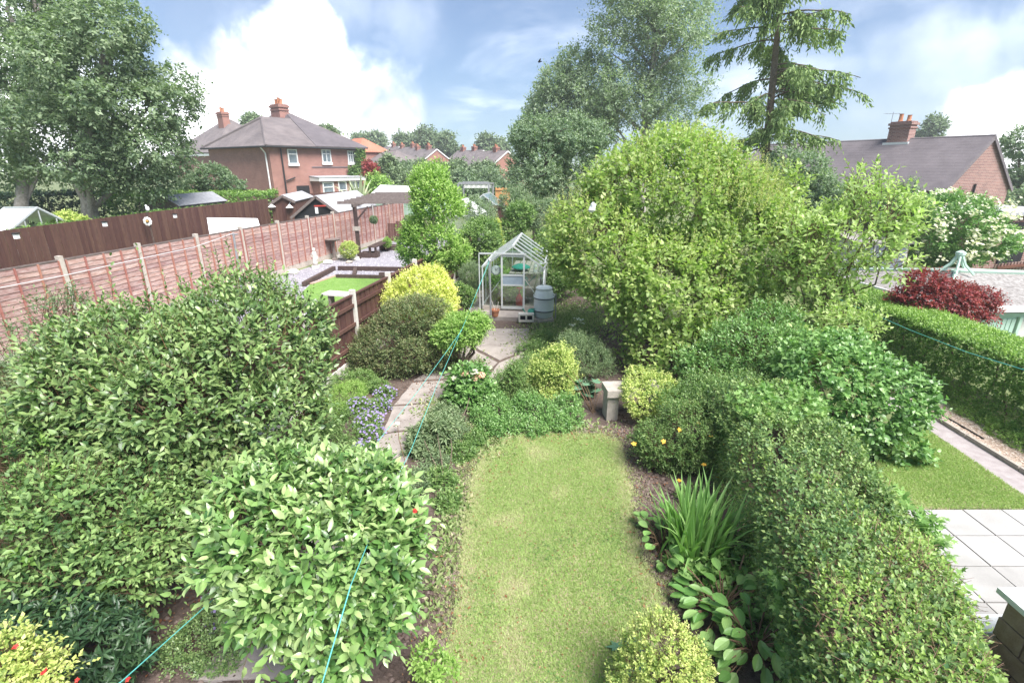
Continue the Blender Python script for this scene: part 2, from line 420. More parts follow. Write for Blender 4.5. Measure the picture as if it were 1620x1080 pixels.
def twigs(rs, P, d, slen, r, m, parent, frac=.5, name='twig'):
    idx = np.nonzero(rs.random(len(P)) < frac)[0]
    P, d = P[idx], d[idx]; n = len(P)
    A = P - d * slen * .8; E = P + d * slen * .95
    x = unit(np.cross(d, np.array([.31, .9, .2]))); y = np.cross(d, x)
    off = np.array(wloc(parent)); V = []
    for q, rr in ((A, r), (E, r * .4)):
        for a in (0, 2.09, 4.19): V.append(q + (x * math.cos(a) + y * math.sin(a)) * rr - off)
    V = np.stack(V, 1)
    fb = np.array([(0, 1, 4), (0, 4, 3), (1, 2, 5), (1, 5, 4), (2, 0, 3), (2, 3, 5)])
    F = (fb[None] + (np.arange(n) * 6)[:, None, None]).reshape(-1)
    me = bpy.data.meshes.new(name); me.vertices.add(n * 6); me.vertices.foreach_set('co', V.reshape(-1).astype(np.float32))
    me.loops.add(len(F)); me.loops.foreach_set('vertex_index', F.astype(np.int32))
    me.polygons.add(n * 6); me.polygons.foreach_set('loop_start', np.arange(0, len(F), 3, dtype=np.int32))
    me.materials.append(m); me.update(); me.validate()
    o = link(name, me, parent); o['kind'] = 'stuff'; return o

def single_leaves(data, idx, tmpl, m, parent, name='leaf'):
    """the leaves that show largest, each an object of its own (six shared meshes)"""
    Q, T, Nl, ll, ww, tint, tip = data[:7]
    tv, tf = tmpl; protos = []
    for a in (.25, .5, .75):
        for b in (0.0, .6):
            me = bpy.data.meshes.new(name)
            me.from_pydata([tuple(v) for v in tv], [], [tuple(int(i) for i in f) for f in tf])
            me.attributes.new('tint', 'FLOAT', 'FACE').data.foreach_set('value', [a] * len(tf))
            me.attributes.new('tip', 'FLOAT', 'FACE').data.foreach_set('value', [b] * len(tf))
            me.materials.append(m); protos.append(me)
    off = wloc(parent)
    T = unit(T); B = unit(np.cross(T, Nl)); Nz = np.cross(B, T)
    for i in idx:
        me = protos[(0 if tint[i] < .4 else 1 if tint[i] < .6 else 2) * 2 + (1 if tip[i] > .3 else 0)]
        o = bpy.data.objects.new(name, me); COL.objects.link(o); o.parent = parent
        b, t, nz, p = B[i] * ww[i], T[i] * ll[i], Nz[i] * ll[i], Q[i]
        o.matrix_local = Matrix(((b[0], t[0], nz[0], p[0] - off[0]), (b[1], t[1], nz[1], p[1] - off[1]), (b[2], t[2], nz[2], p[2] - off[2]), (0, 0, 0, 1)))

def PB(px, py, Y, rpx, rpy, dep=None):   # an ellipsoid seen there, radii in photo pixels, depth in metres
    d = ray(px, py); t = Y / d.y; c = Vector((0, 0, EYE)) + d * t; s = t / FPX
    return (c.x, c.y, c.z, rpx * s, dep if dep else rpx * s, rpy * s)

BARK = mat('bark', (.10, .075, .05), (.2, .16, .12), 14, .95, .6, 40)
TWIG = mat('twig_bark', (.13, .08, .05), (.2, .13, .08), 20, .9)

def stems(rs, base, tops, r0, parent, m=None, name='stem', n=6):
    """several tapering limbs from the base to points in the crown"""
    out = []
    for t in tops:
        mb = MB(); a = Vector(base) + Vector((rs.normal(0, r0 * .6), rs.normal(0, r0 * .6), 0)); b = Vector(t)
        pts = []
        for i in range(6):
            q = i / 5; p = a.lerp(b, q); s = math.sin(q * 3.14) * (b - a).length * .06
            pts.append(p + Vector((rs.normal(0, 1) * s, rs.normal(0, 1) * s, s * .6)))
        mb.tube(pts, [r0 * (1 - .8 * i / 5) for i in range(6)], n)
        out.append(mb.build(name, m or BARK, parent, True))
    return out

def clumped(rs, blobs, k=6, r=.36, out=.64):
    # side shoots: smaller heaps breaking the skin of each big one
    res = []
    for b in blobs:
        res.append((b[0], b[1], b[2], b[3] * .82, b[4] * .82, b[5] * .82)); kk = k
        for i in range(kk):
            u = rs.normal(0, 1, 3); u[2] = abs(u[2]) * .9 - .15; u[1] -= .25; u /= np.linalg.norm(u); q = r * rs.uniform(.65, 1.25)
            res.append((b[0] + u[0] * b[3] * out, b[1] + u[1] * b[4] * out, b[2] + u[2] * b[5] * out, b[3] * q, b[4] * q, b[5] * q))
    return res

def plant(name, label, cat, base, blobs, n, leaf, m, seed, per=7, slen=.18, tmpl=TRI2, lump=.12, inner=.35, gap=0, up=.45, wild=.5, spread=70, droop=0, flat=.5,
          nstem=3, r0=.03, tw=0.0, group=None, singles=0, freq=2.2, gfreq=1.5, twm=None, zmin=None, hide=.45, sat=6, young=1.3):
    rs = np.random.RandomState(seed)
    base = Vector(base); t = thing(name, label, cat, base, group)
    if sat: blobs = clumped(rs, blobs, sat)
    P, Nn = ell(rs, blobs, n, lump, inner, base.z + .02 if zmin is None else zmin, freq, gap, gfreq, hide)
    data = sprays(rs, P, Nn, per, leaf[0], leaf[1], slen, up, wild, spread, droop, flat, young)
    Q, T, Nl, ll, ww, tint, tip, d = data
    keep = np.ones(len(Q), bool)
    if singles:
        cv = np.array([0, 0, EYE]) - Q; dist = np.linalg.norm(cv, axis=1)
        score = ll * ww / dist ** 2 * (np.abs((Nl * unit(cv)).sum(1)) + .2)
        # outermost leaves only: those in front of the plant's middle as the eye sees it
        score[(np.repeat(Nn, per, 0) * unit(cv)).sum(1) < .35] = 0
        idx = np.argsort(-score)[:singles * 2]; idx = rs.choice(idx, singles, replace=False)
        keep[idx] = False
        single_leaves(data, idx, tmpl, m, t)
    leafmesh('foliage', Q[keep], T[keep], Nl[keep], ll[keep], ww[keep], tmpl, tint[keep], tip[keep], m, t)
    if tw: twigs(rs, P, d, slen, tw, twm or TWIG, t)
    if nstem:
        bb = np.array(blobs); ii = rs.choice(len(bb), nstem)
        stems(rs, base, [Vector(bb[i, :3]) + Vector(rs.normal(0, .25, 3) * bb[i, 3:6]) for i in ii], r0, t)
    return t
rnd = random.Random(7)
# ------------------------------------------------------------------ materials
M = {}
M['earth'] = mat('garden_earth', (.07, .052, .04), (.16, .12, .09), 7, .95, .9, 45, c3=(.22, .17, .13))
M['soil'] = mat('dug_soil', (.085, .062, .052), (.17, .125, .105), 16, .95, 1.0, 70)
M['rough_grass'] = mat('rough_grass', (.10, .14, .05), (.2, .22, .1), 1.3, .9, .6, 40)
M['lawn_base'] = mat('lawn_thatch', (.26, .27, .13), (.40, .33, .22), 3.0, .95, .8, 120)
M['concrete'] = mat('path_concrete', (.25, .215, .195), (.39, .345, .315), 3.2, .9, .35, 50, c3=(.45, .41, .38))
M['concrete_post'] = mat('post_concrete', (.42, .36, .31), (.56, .50, .44), 9, .9, .4, 60)
M['slab'] = mat('patio_slab', (.31, .30, .285), (.42, .405, .39), 1.6, .85, .35, 80, vary=.12, c3=(.24, .24, .2))
M['gravel_base'] = mat('gravel_base', (.42, .31, .24), (.6, .48, .4), 40, .95, 1.0, 90)
M['slate'] = mat('slate_chippings', (.22, .21, .24), (.40, .38, .42), 24, .9, 1.0, 60, c3=(.55, .53, .56))
M['fake_lawn'] = mat('smooth_lawn', (.15, .28, .06), (.22, .35, .10), 5, .9, .4, 200)
M['lap'] = mat('lap_slat', (.33, .17, .145), (.52, .39, .36), 5, .85, .6, 40, vary=.16, stretch=(1, 1, 5))
M['batten'] = mat('batten_wood', (.33, .13, .10), (.42, .20, .16), 8, .8, .3, vary=.1)
M['brownboard'] = mat('brown_stained_board', (.085, .042, .034), (.14, .07, .057), 6, .75, .4, 30, vary=.22, stretch=(6, 6, .6))
M['darkwood'] = mat('dark_stained_timber', (.06, .04, .035), (.11, .075, .065), 8, .7, .4, 30, vary=.15)
M['greywood'] = mat('weathered_timber', (.14, .11, .10), (.22, .18, .165), 8, .85, .4, 30)
M['felt'] = mat('grey_roof_felt', (.30, .30, .32), (.42, .42, .44), 5, .95, .3, 120)
M['whiteroof'] = mat('white_painted_roof', (.78, .78, .78), (.86, .86, .86), 3, .6)
M['white'] = mat('white_paint', (.74, .74, .73), (.82, .82, .81), 6, .5)
M['render'] = mat('pale_render', (.62, .60, .55), (.74, .72, .68), 4, .85, .3, 90)
M['mint'] = mat('mint_green_paint', (.42, .58, .48), (.5, .66, .56), 5, .6)
M['black'] = mat('black_paint', (.02, .02, .022), (.035, .035, .035), 5, .6)
M['dark'] = mat('dark_interior', (.015, .015, .018), (.03, .028, .03), 5, .8)
M['metal'] = mat('aluminium', (.55, .57, .58), (.66, .68, .68), 10, .45, metal=.35)
M['pipe'] = mat('galvanised_pipe', (.33, .33, .35), (.42, .42, .44), 12, .5, metal=.5)
M['glass'] = glassmat('horticultural_glass')
M['winglass'] = mat('window_glass', (.10, .13, .15), (.24, .28, .31), 1.2, .08, spec=.7)
M['hbrick'] = brickmat('red_brick_wall', (.33, .145, .115), (.25, .105, .085), (.40, .30, .26), .23, .078)
M['bbrick'] = brickmat('mottled_brick_gable', (.30, .15, .125), (.19, .09, .08), (.45, .38, .34), .25, .086)
M['fbrick'] = mat('distant_brick', (.31, .15, .12), (.37, .19, .15), .6, .9)
M['tile'] = rooftile('grey_brown_roof_tile', (.115, .097, .098), (.21, .178, .172))
M['tile2'] = rooftile('dark_roof_tile', (.095, .082, .088), (.165, .143, .15))
M['redtile'] = rooftile('orange_red_roof_tile', (.42, .15, .09), (.5, .2, .13))
M['pot'] = mat('terracotta', (.42, .17, .09), (.5, .23, .13), 10, .8)
M['stone'] = mat('weathered_stone', (.33, .29, .25), (.50, .45, .40), 10, .9, .6, 60, c3=(.55, .5, .45))
M['palestone'] = mat('pale_cast_stone', (.60, .56, .50), (.72, .69, .64), 9, .85, .4, 60)
M['barrel'] = mat('grey_green_plastic', (.60, .66, .67), (.66, .71, .72), 4, .45)
M['barrelband'] = mat('dark_band', (.10, .12, .13), (.13, .15, .16), 4, .5)
M['greenplastic'] = mat('teal_plastic', (.03, .27, .2), (.04, .3, .23), 4, .4)
M['red'] = mat('red_plastic', (.45, .05, .04), (.5, .07, .05), 4, .4)
M['rope'] = mat('teal_clothes_line', (.08, .42, .38), (.16, .52, .47), 60, .7)
M['wire'] = mat('grey_wire', (.5, .5, .5), (.6, .6, .6), 10, .6)
M['orange'] = mat('orange_new_timber', (.52, .25, .10), (.6, .32, .14), 6, .7)
M['blockbrick'] = mat('brown_block', (.26, .17, .145), (.38, .27, .235), 12, .9, .6, 60, vary=.12)
M['mortar'] = mat('mortar', (.34, .30, .28), (.42, .38, .35), 20, .95)
M['moss_roof'] = mat('lichened_sheet_roof', (.17, .155, .145), (.38, .36, .345), 11, .95, .8, 40, c3=(.10, .095, .085))
M['topiary'] = mat('grey_green_topiary', (.16, .24, .17), (.28, .36, .28), 30, .9, 1.0, 80)

L = {}
L['camellia'] = leafmat('camellia_leaf', (.05, .12, .03), (.14, .27, .06), (.27, .40, .12), (.52, .60, .26), .3, .14, .55)
L['camdark'] = leafmat('dark_camellia_leaf', (.07, .135, .04), (.165, .255, .075), (.28, .37, .14), (.38, .45, .16), .34, .18, .5)
L['weigela'] = leafmat('soft_green_leaf', (.055, .12, .035), (.14, .235, .065), (.26, .37, .115), (.36, .46, .16), .48, .2, .3)
L['olive'] = leafmat('loose_grey_green_leaf', (.10, .16, .07), (.19, .26, .12), (.30, .36, .19), (.34, .38, .19), .5, .3, .3)
L['rhodo'] = leafmat('dark_rhododendron_leaf', (.02, .05, .02), (.04, .085, .03), (.07, .12, .045), None, .4, .12)
L['lilac'] = leafmat('lilac_leaf', (.18, .28, .07), (.31, .41, .11), (.43, .50, .165), (.50, .53, .21), .42, .42)
L['lilactop'] = leafmat('browned_tip', (.33, .39, .13), (.45, .48, .19), (.54, .51, .25), (.56, .50, .27), .6, .4, .2)
L['golden'] = leafmat('golden_privet_leaf', (.42, .48, .11), (.68, .68, .20), (.80, .78, .32), (.82, .78, .36), .45, .32, .3)
L['goldgreen'] = leafmat('variegated_leaf', (.20, .31, .07), (.46, .52, .14), (.66, .66, .24), (.72, .70, .28), .45, .28, .3)
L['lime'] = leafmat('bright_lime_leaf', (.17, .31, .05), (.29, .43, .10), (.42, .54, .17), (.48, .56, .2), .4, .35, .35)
L['pale'] = leafmat('pale_young_leaf', (.24, .34, .09), (.37, .47, .16), (.50, .58, .24), (.56, .60, .28), .42, .38, .3)
L['laurel'] = leafmat('glossy_laurel_leaf', (.08, .18, .04), (.15, .29, .07), (.25, .40, .12), (.35, .48, .17), .34, .25, .5)
L['midgreen'] = leafmat('mid_green_leaf', (.085, .17, .04), (.16, .26, .07), (.25, .35, .11), (.34, .43, .14), .45, .32)
L['purplish'] = leafmat('mottled_shrub_leaf', (.075, .13, .035), (.16, .215, .075), (.28, .28, .13), (.42, .37, .18), .45, .28)
L['hedge'] = leafmat('hedge_leaf', (.07, .15, .05), (.17, .265, .08), (.27, .37, .115), (.40, .48, .14), .42, .26, .35)
L['privet'] = leafmat('privet_leaf', (.075, .16, .03), (.14, .26, .05), (.23, .35, .08), (.38, .50, .12), .42, .3)
L['ivy'] = leafmat('ivy_leaf', (.12, .24, .06), (.20, .34, .09), (.31, .45, .14), None, .4, .3, .3)
L['birch'] = leafmat('birch_leaf', (.10, .155, .075), (.18, .245, .125), (.28, .34, .185), (.31, .37, .19), .5, .32)
L['poplar'] = leafmat('poplar_leaf', (.16, .22, .135), (.27, .335, .20), (.38, .43, .29), (.40, .45, .30), .5, .38, .3)
L['oak'] = leafmat('oak_leaf', (.11, .17, .09), (.19, .26, .145), (.29, .355, .205), (.34, .40, .23), .5, .32, .3)
L['spruce'] = leafmat('spruce_needles', (.10, .165, .06), (.19, .27, .09), (.29, .37, .13), (.36, .46, .16), .6, .25, .3)
L['distant'] = leafmat('distant_leaf', (.11, .17, .08), (.17, .23, .11), (.24, .30, .15), (.28, .34, .17), .6, .2)
L['acer'] = leafmat('red_maple_leaf', (.16, .02, .03), (.29, .045, .05), (.40, .09, .085), (.46, .13, .11), .45, .3)
L['blade'] = leafmat('sword_leaf', (.13, .25, .07), (.21, .36, .10), (.33, .48, .17), None, .4, .3, .35)
L['phormium'] = leafmat('striped_strap_leaf', (.24, .29, .14), (.38, .42, .24), (.5, .52, .34), None, .45, .2)
L['bergenia'] = leafmat('broad_leathery_leaf', (.10, .23, .05), (.17, .32, .075), (.27, .43, .13), (.33, .47, .16), .4, .24, .35)
L['grass'] = leafmat('grass_blade', (.26, .39, .11), (.40, .50, .19), (.52, .56, .28), (.60, .56, .37), .6, .3, .2)
L['white_petal'] = leafmat('white_petal', (.72, .72, .68), (.8, .8, .76), (.84, .84, .8), None, .6, .3)
L['cream_petal'] = leafmat('cream_blossom', (.6, .58, .42), (.7, .68, .55), (.8, .78, .68), None, .6, .3)
L['mauve_petal'] = leafmat('mauve_petal', (.30, .22, .52), (.40, .31, .62), (.5, .42, .7), None, .6, .3)
L['orange_petal'] = leafmat('orange_yellow_petal', (.75, .38, .03), (.8, .46, .05), (.85, .55, .08), None, .6, .3)
L['red_petal'] = leafmat('red_petal', (.5, .02, .02), (.6, .04, .03), (.65, .08, .06), None, .5, .2)
L['pink_petal'] = leafmat('salmon_petal', (.7, .34, .22), (.75, .45, .32), (.8, .6, .48), None, .6, .3)
L['litter'] = leafmat('dry_leaf', (.16, .06, .03), (.26, .12, .06), (.38, .24, .14), None, .8, .1, .2)

# ------------------------------------------------------------------ ground
def fx(y): return -3.48 + .172 * (y - 10.75) / .985      # the near board fence, x at y
def lx(y): return -10.0 + 2.21 / 11.38 * (y - 11.17)     # the lap panel fence
def sm(a, b, v):
    t = np.clip((v - a) / (b - a), 0, 1); return t * t * (3 - 2 * t)
def gz(x, y):
    x, y = np.asarray(x, float), np.asarray(y, float)
    near = 1 - sm(45, 70, y)
    z = .42 * sm(.02, .35, fx(np.minimum(y, 26)) - x) + .28 * sm(-.2, .3, lx(np.minimum(y, 34)) - x)
    return z * near + .25 * (1 - near)

def ground():
    xs = np.concatenate([np.linspace(-330, -60, 10), np.linspace(-50, -16, 18), np.linspace(-15.5, 14, 90), np.linspace(15, 60, 20), np.linspace(80, 330, 10)])
    ys = np.concatenate([np.linspace(-30, -2, 6), np.linspace(0, 30, 60), np.linspace(31, 80, 40), np.linspace(90, 420, 22)])
    X, Y = np.meshgrid(xs, ys); Z = gz(X, Y) - .02
    v = np.stack([X, Y, Z], -1).reshape(-1, 3); w = len(xs)
    f = [(j * w + i, j * w + i + 1, (j + 1) * w + i + 1, (j + 1) * w + i) for j in range(len(ys) - 1) for i in range(w - 1)]
    me = bpy.data.meshes.new('ground'); me.from_pydata(v.tolist(), [], f); me.materials.append(M['rough_grass']); me.polygons.foreach_set('use_smooth', [True] * len(f))
    link('ground', me)['kind'] = 'structure'
ground()

def inpoly(pts, poly):
    x, y = pts[:, 0], pts[:, 1]; c = np.zeros(len(x), bool); n = len(poly)
    for i in range(n):
        (x1, y1), (x2, y2) = poly[i][:2], poly[(i + 1) % n][:2]
        c ^= ((y1 > y) != (y2 > y)) & (x < (x2 - x1) * (y - y1) / (y2 - y1 + 1e-12) + x1)
    return c
def gpoly(px, z=0.0): return [(gd(a, b, z).x, gd(a, b, z).y) for a, b in px]
def edge_dist(P, poly):
    d = np.full(len(P), 99.0); n = len(poly)
    for i in range(n):
        a, b = np.array(poly[i][:2]), np.array(poly[(i + 1) % n][:2]); e = b - a
        t = np.clip(((P[:, :2] - a) @ e) / (e @ e), 0, 1)
        d = np.minimum(d, np.linalg.norm(P[:, :2] - a - t[:, None] * e, axis=1))
    return d
def ragged(poly, step=.12, amp=.04, seed=1):   # an outline broken up as a cut turf edge is
    r = random.Random(seed); out = []
    for i in range(len(poly)):
        a, b = Vector(poly[i]).to_2d(), Vector(poly[(i + 1) % len(poly)]).to_2d(); k = max(1, int((b - a).length / step))
        for j in range(k):
            p = a.lerp(b, j / k); out.append((p.x + r.uniform(-amp, amp), p.y + r.uniform(-amp, amp)))
    return out

# bare earth of the garden, dug over and lumpy
def soil_bed():
    nx, ny = 120, 190
    X, Y = np.meshgrid(np.linspace(-5.0, 4.6, nx), np.linspace(1.2, 18.5, ny))
    X = np.maximum(X, fx(Y) + .03) if True else X
    P = np.stack([X, Y, np.zeros_like(X)], -1).reshape(-1, 3)
    rs = np.random.RandomState(3)
    z = .012 + .012 * wob(rs, 8, 9)(P) + .010 * wob(rs, 8, 24)(P)
    P[:, 2] = np.maximum(z, .001)
    f = [(j * nx + i, j * nx + i + 1, (j + 1) * nx + i + 1, (j + 1) * nx + i) for j in range(ny - 1) for i in range(nx - 1)]
    me = bpy.data.meshes.new('soil_bed'); me.from_pydata(P.tolist(), [], f); me.materials.append(M['soil'])
    link('soil_bed', me)['kind'] = 'structure'
soil_bed()

LAWN = gpoly([(700, 1079), (722, 950), (732, 850), (742, 765), (765, 722), (802, 695), (880, 687), (955, 688), (984, 705), (994, 760), (1003, 830), (1022, 900), (1050, 950), (1038, 1000), (1010, 1079)])
LAWN = [(-.62, 2.2)] + LAWN + [(1.05, 2.2)]
LAWN = LAWN[:1] + LAWN[1:]
LAWNR = ragged(LAWN, .08, .06)
struct('lawn', MB().prism(LAWNR, .0, .026), M['lawn_base'])

def grass_blades(poly, n, z, seed, h=(.02, .05), dry=True, name='grass', pad=.06, m='grass'):
    rs = np.random.RandomState(seed); p = np.array([q[:2] for q in poly]); lo, hi = p.min(0) - pad, p.max(0) + pad
    P = lo + (hi - lo) * rs.random((int(n * 1.5), 2)); ins = inpoly(P, poly); ed = edge_dist(P, poly)
    P = P[ins | (ed < pad * rs.random(len(P)) ** 2.2)][:n]; ed = edge_dist(P, poly) * np.where(inpoly(P, poly), 1, 0)
    k = len(P); P3 = np.column_stack([P, np.full(k, z)])
    patch = wob(rs, 9, 2.2)(P3) * .5 + wob(rs, 9, 7)(P3) * .4
    bare = np.clip(patch * 1.5 - .25, 0, 1) + np.clip((.26 - ed) / .26, 0, 1) * .7 * (wob(rs, 5, 3)(P3) * .5 + .7)
    keep = rs.random(k) > bare * .62; P3, bare, patch, k = P3[keep], bare[keep], patch[keep], int(keep.sum())
    T = unit(rs.normal(0, .75, (k, 3)) * [1, 1, .2] + [0, 0, 1.0]); Nl = unit(rs.normal(0, 1, (k, 3)))
    ll = rs.uniform(*h, k); ww = ll * 0 + rs.uniform(.006, .011, k)
    tint = np.clip(.45 + patch * .3 + rs.normal(0, .2, k), 0, 1); tip = np.clip(bare * rs.uniform(.2, 1.4, k), 0, 1) if dry else np.zeros(k)
    leafmesh(name, P3, T, Nl, ll, ww, (np.array([(-.5, 0, 0), (.5, 0, 0), (0, 1, 0)]), np.array([(0, 1, 2)])), tint, tip, L[m], None)
grass_blades(LAWN, 200000, .022, 11, pad=.3)

# concrete path in irregular poured slabs
def path():
    px = [[(300, 1079), (372, 1003), (590, 1003), (540, 1079)], [(374, 1000), (470, 890), (614, 890), (592, 1000)], [(472, 887), (536, 800), (634, 796), (615, 887)],
          [(538, 797), (577, 745), (642, 737), (635, 793)], [(579, 742), (604, 690), (664, 682), (644, 734)], [(606, 687), (622, 645), (690, 640), (666, 679)],
          [(624, 642), (652, 607), (715, 602), (693, 637)], [(654, 604), (700, 577), (748, 570), (718, 599)], [(702, 575), (738, 548), (788, 575), (760, 603), (722, 599), (750, 570)],
          [(740, 546), (764, 521), (838, 521), (838, 553), (790, 572)], [(790, 575), (838, 556), (836, 610), (764, 606)], [(734, 604), (762, 608), (834, 613), (828, 628), (770, 624)],
          [(748, 512), (756, 498), (760, 505), (762, 518)], [(733, 497), (748, 474), (766, 474), (758, 496), (746, 510)], [(748, 471), (756, 450), (767, 450), (766, 471)]]
    root = struct('path', MB().prism(gpoly([(300, 1079), (470, 888), (580, 742), (624, 642), (735, 548), (764, 519), (840, 519), (836, 626), (760, 606), (700, 640), (645, 737), (594, 1000), (542, 1079)])[::1], -.01, .02), M['soil'])
    for i, q in enumerate(px):
        w = gpoly(q); c = sum((Vector(p) for p in w), Vector((0, 0))) / len(w)
        w = [tuple(c + (Vector(p) - c) * .985) for p in w]
        a = sum(w[k][0] * w[(k + 1) % len(w)][1] - w[(k + 1) % len(w)][0] * w[k][1] for k in range(len(w)))
        if a < 0: w = w[::-1]
        h = .035 + rnd.uniform(-.006, .006)
        MB().prism(ragged(w, .18, .012, i), 0, h).build('slab', M['concrete'], root)
path()
# broken stones along the path edge
def edging():
    r = random.Random(5)
    pts = [(724, 640), (716, 655), (722, 622), (728, 610), (726, 632), (841, 530), (838, 545), (832, 543), (846, 538), (836, 552), (824, 560)]
    for i, (a, b) in enumerate(pts):
        p = gd(a, b); mb = MB(); mb.ball((p.x, p.y, .03), r.uniform(.05, .10), 7, 4, .4, .3, r)
        bare('stone', mb, M['stone'], 'small pale broken stone lying along the concrete path edge', 'stone', 'broken stones along the path')
edging()

# the neighbour's ground on the right: lawn, strip of tarmac, kerb, gravel, slab patio
NL = gpoly([(1400, 807), (1380, 700), (1453, 673), (1540, 732), (1625, 792), (1648, 807)])
struct('neighbour_lawn', MB().prism(ragged(NL, .12, .02, 2)[::-1], -.01, .03), M['lawn_base'])
grass_blades(NL, 60000, .028, 21, (.02, .045), False, pad=.03)
STRIP = gpoly([(1455, 672), (1400, 640), (1408, 628), (1466, 656), (1625, 757), (1760, 845), (1700, 843)])
struct('tarmac_path', MB().prism(STRIP[::-1], -.01, .022), mat('grey_pink_tarmac', (.30, .26, .26), (.40, .36, .36), 8, .9, .4, 90))
def kerb():
    a, b = gd(1404, 618), gd(1720, 812); d = (b - a); n = max(1, int(d.length / .9)); root = struct('kerb', MB().bar(a - Vector((0, 0, .05)), b - Vector((0, 0, .05)), .04, .06), M['soil'])
    for i in range(n):
        p, q = a + d * ((i + .01) / n), a + d * ((i + .99) / n)
        MB().bar(p + Vector((0, 0, .03)), q + Vector((0, 0, .03)), .06, .12).build('kerb_stone', M['stone'], root)
kerb()
GRAV = gpoly([(1400, 612), (1440, 606), (1460, 618), (1625, 712), (1760, 790), (1720, 808)])
struct('gravel_bed', MB().prism(GRAV[::-1], -.01, .02), M['gravel_base'])
def pebbles():
    rs = np.random.RandomState(4); p = np.array(GRAV); P = p.min(0) + (p.max(0) - p.min(0)) * rs.random((9000, 2)); P = P[inpoly(P, GRAV)]
    k = len(P); P = np.column_stack([P, np.full(k, .024)])
    t = (np.array([(-.5, 0, 0), (0, -.4, 0), (.5, 0, 0), (0, .45, 0), (0, 0, .35)]), np.array([(0, 1, 4), (1, 2, 4), (2, 3, 4), (3, 0, 4)]))
    a = rs.random(k) * 6.28; T = np.stack([np.cos(a), np.sin(a), a * 0], 1); s = rs.uniform(.015, .035, k)
    leafmesh('pebbles', P, T, np.tile([0, 0, 1.0], (k, 1)), s, s * rs.uniform(.7, 1.3, k), t, rs.random(k), rs.random(k) * 0,
             leafmat('pale_pebble', (.36, .25, .18), (.6, .46, .36), (.76, .68, .6), None, .8, 0.0, .3), None)
pebbles()
def patio():
    ys = [gd(1500, v).y for v in (809, 851, 901, 957)]; step = (ys[0] - ys[3]) / 3
    x0 = gd(1575, 851).x; root = struct('patio', MB().prism([(4.2, .5), (9.5, .5), (9.5, ys[0]), (4.2, ys[0])], -.01, .02), M['soil'])
    for i in range(-4, 7):
        for j in range(10):
            y1 = ys[0] - j * step; xa = x0 + i * step * 1.02
            if xa < 4.15 or xa > 8.6: continue
            h = .04 + rnd.uniform(-.003, .003)
            MB().prism([(xa + .008, y1 - step + .008), (xa + step * 1.02 - .008, y1 - step + .008), (xa + step * 1.02 - .008, y1 - .008), (xa + .008, y1 - .008)], 0, h).build('slab', M['slab'], root)
patio()
mb = MB(); mb.bar(gd(1464, 641, .03), gd(1556, 694, .03), .025)
bare('rod', mb, M['black'], 'thin dark rod lying on the pale gravel beside the clipped hedge', 'rod')
bare('slab_step', MB().box((gd(1564, 992, .35).x, gd(1564, 992, .35).y, .2), (.42, .2, .4)), M['white'], 'white painted step beside the brown block wall', 'step')

# ------------------------------------------------------------------ brown block wall, bottom right
def block_wall():
    c = gd(1583, 935, 1.0); x0, y0 = c.x + .06, c.y - .02
    t = thing('block_wall', 'low brown block wall with white coping on the slab patio', 'wall', (x0, y0, 0))
    MB().box((x0 + .6, y0 - .7, .475), (1.16, 1.36, .95)).build('core', M['mortar'], t)
    for r_ in range(5):
        z = .095 + r_ * .19; off = .22 * (r_ % 2)
        for k in range(-1, 4):
            a, b = y0 - .02 - (k * .44 + off), y0 - .02 - (k * .44 + off) - .425
            a, b = min(a, y0), max(b, y0 - 1.4)
            if a - b > .05: MB().box((x0 + .011, (a + b) / 2, z), (.05, a - b, .175)).build('brick', M['blockbrick'], t)
    MB().box((x0 + .55, y0 - .65, .98), (1.2, 1.42, .05)).build('coping', M['white'], t)
block_wall()

# ------------------------------------------------------------------ lap panel fence with concrete posts
def lap_fence():
    d = Vector((2.21, 11.38, 0)).normalized(); o = Vector((-10.0, 11.17, 0)); w = Vector((-d.y, d.x, 0))
    t = thing('lap_fence', 'weathered reddish lap panel fence with concrete posts behind the left shrubs', 'fence', (o.x, o.y, .66))
    r = random.Random(2); z0, H = .70, 1.62
    for i in range(-3, 11):
        p = o + d * (1.93 * i)
        lean = d * r.uniform(-.03, .03) + w * r.uniform(-.02, .02)
        MB().hexa([p + w * a + d * b + Vector((0, 0, .4)) for a, b in ((-.055, -.05), (-.055, .05), (.055, .05), (.055, -.05))][::-1] +
                  [p + lean + w * a + d * b + Vector((0, 0, z0 + H + .1)) for a, b in ((-.055, -.05), (-.055, .05), (.055, .05), (.055, -.05))][::-1]).build('post', M['concrete_post'], t)
        if i == 10: break
        a, b = p + d * .055, p + d * 1.875
        MB().bar(a + Vector((0, 0, z0 - .14)), b + Vector((0, 0, z0 - .14)), .045, .26).build('gravel_board', M['concrete_post'], t)
        pan = MB().bar(a + Vector((0, 0, z0 + H + .01)), b + Vector((0, 0, z0 + H + .01)), .05, .03).build('panel', M['greywood'], t)
        n = 14
        for k in range(n):
            za = z0 + k * H / n - .01; zb = za + H / n + .035; vs = []; m = 5
            # a waney edge: the lower edge wanders and stands proud of the slat below
            for s in range(m):
                q = a.lerp(b, s / (m - 1))
                vs += [q - w * .022 + Vector((0, 0, za + r.uniform(-.014, .014))), q - w * .008 + Vector((0, 0, zb)), q - w * -.003 + Vector((0, 0, zb)), q - w * .008 + Vector((0, 0, za))]
            fs = []
            for s in range(m - 1):
                for e in range(4): fs.append((s * 4 + e, s * 4 + (e + 1) % 4, (s + 1) * 4 + (e + 1) % 4, (s + 1) * 4 + e))
            MB().add(vs, fs).build('slat', M['lap'], pan)
        for s in (.012, .25, .5, .75, .988):
            q = a.lerp(b, s) - w * .042
            MB().bar(q + Vector((0, 0, z0)), q + Vector((0, 0, z0 + H)), .032, .03, up=d).build('batten', M['batten'], pan)
lap_fence()

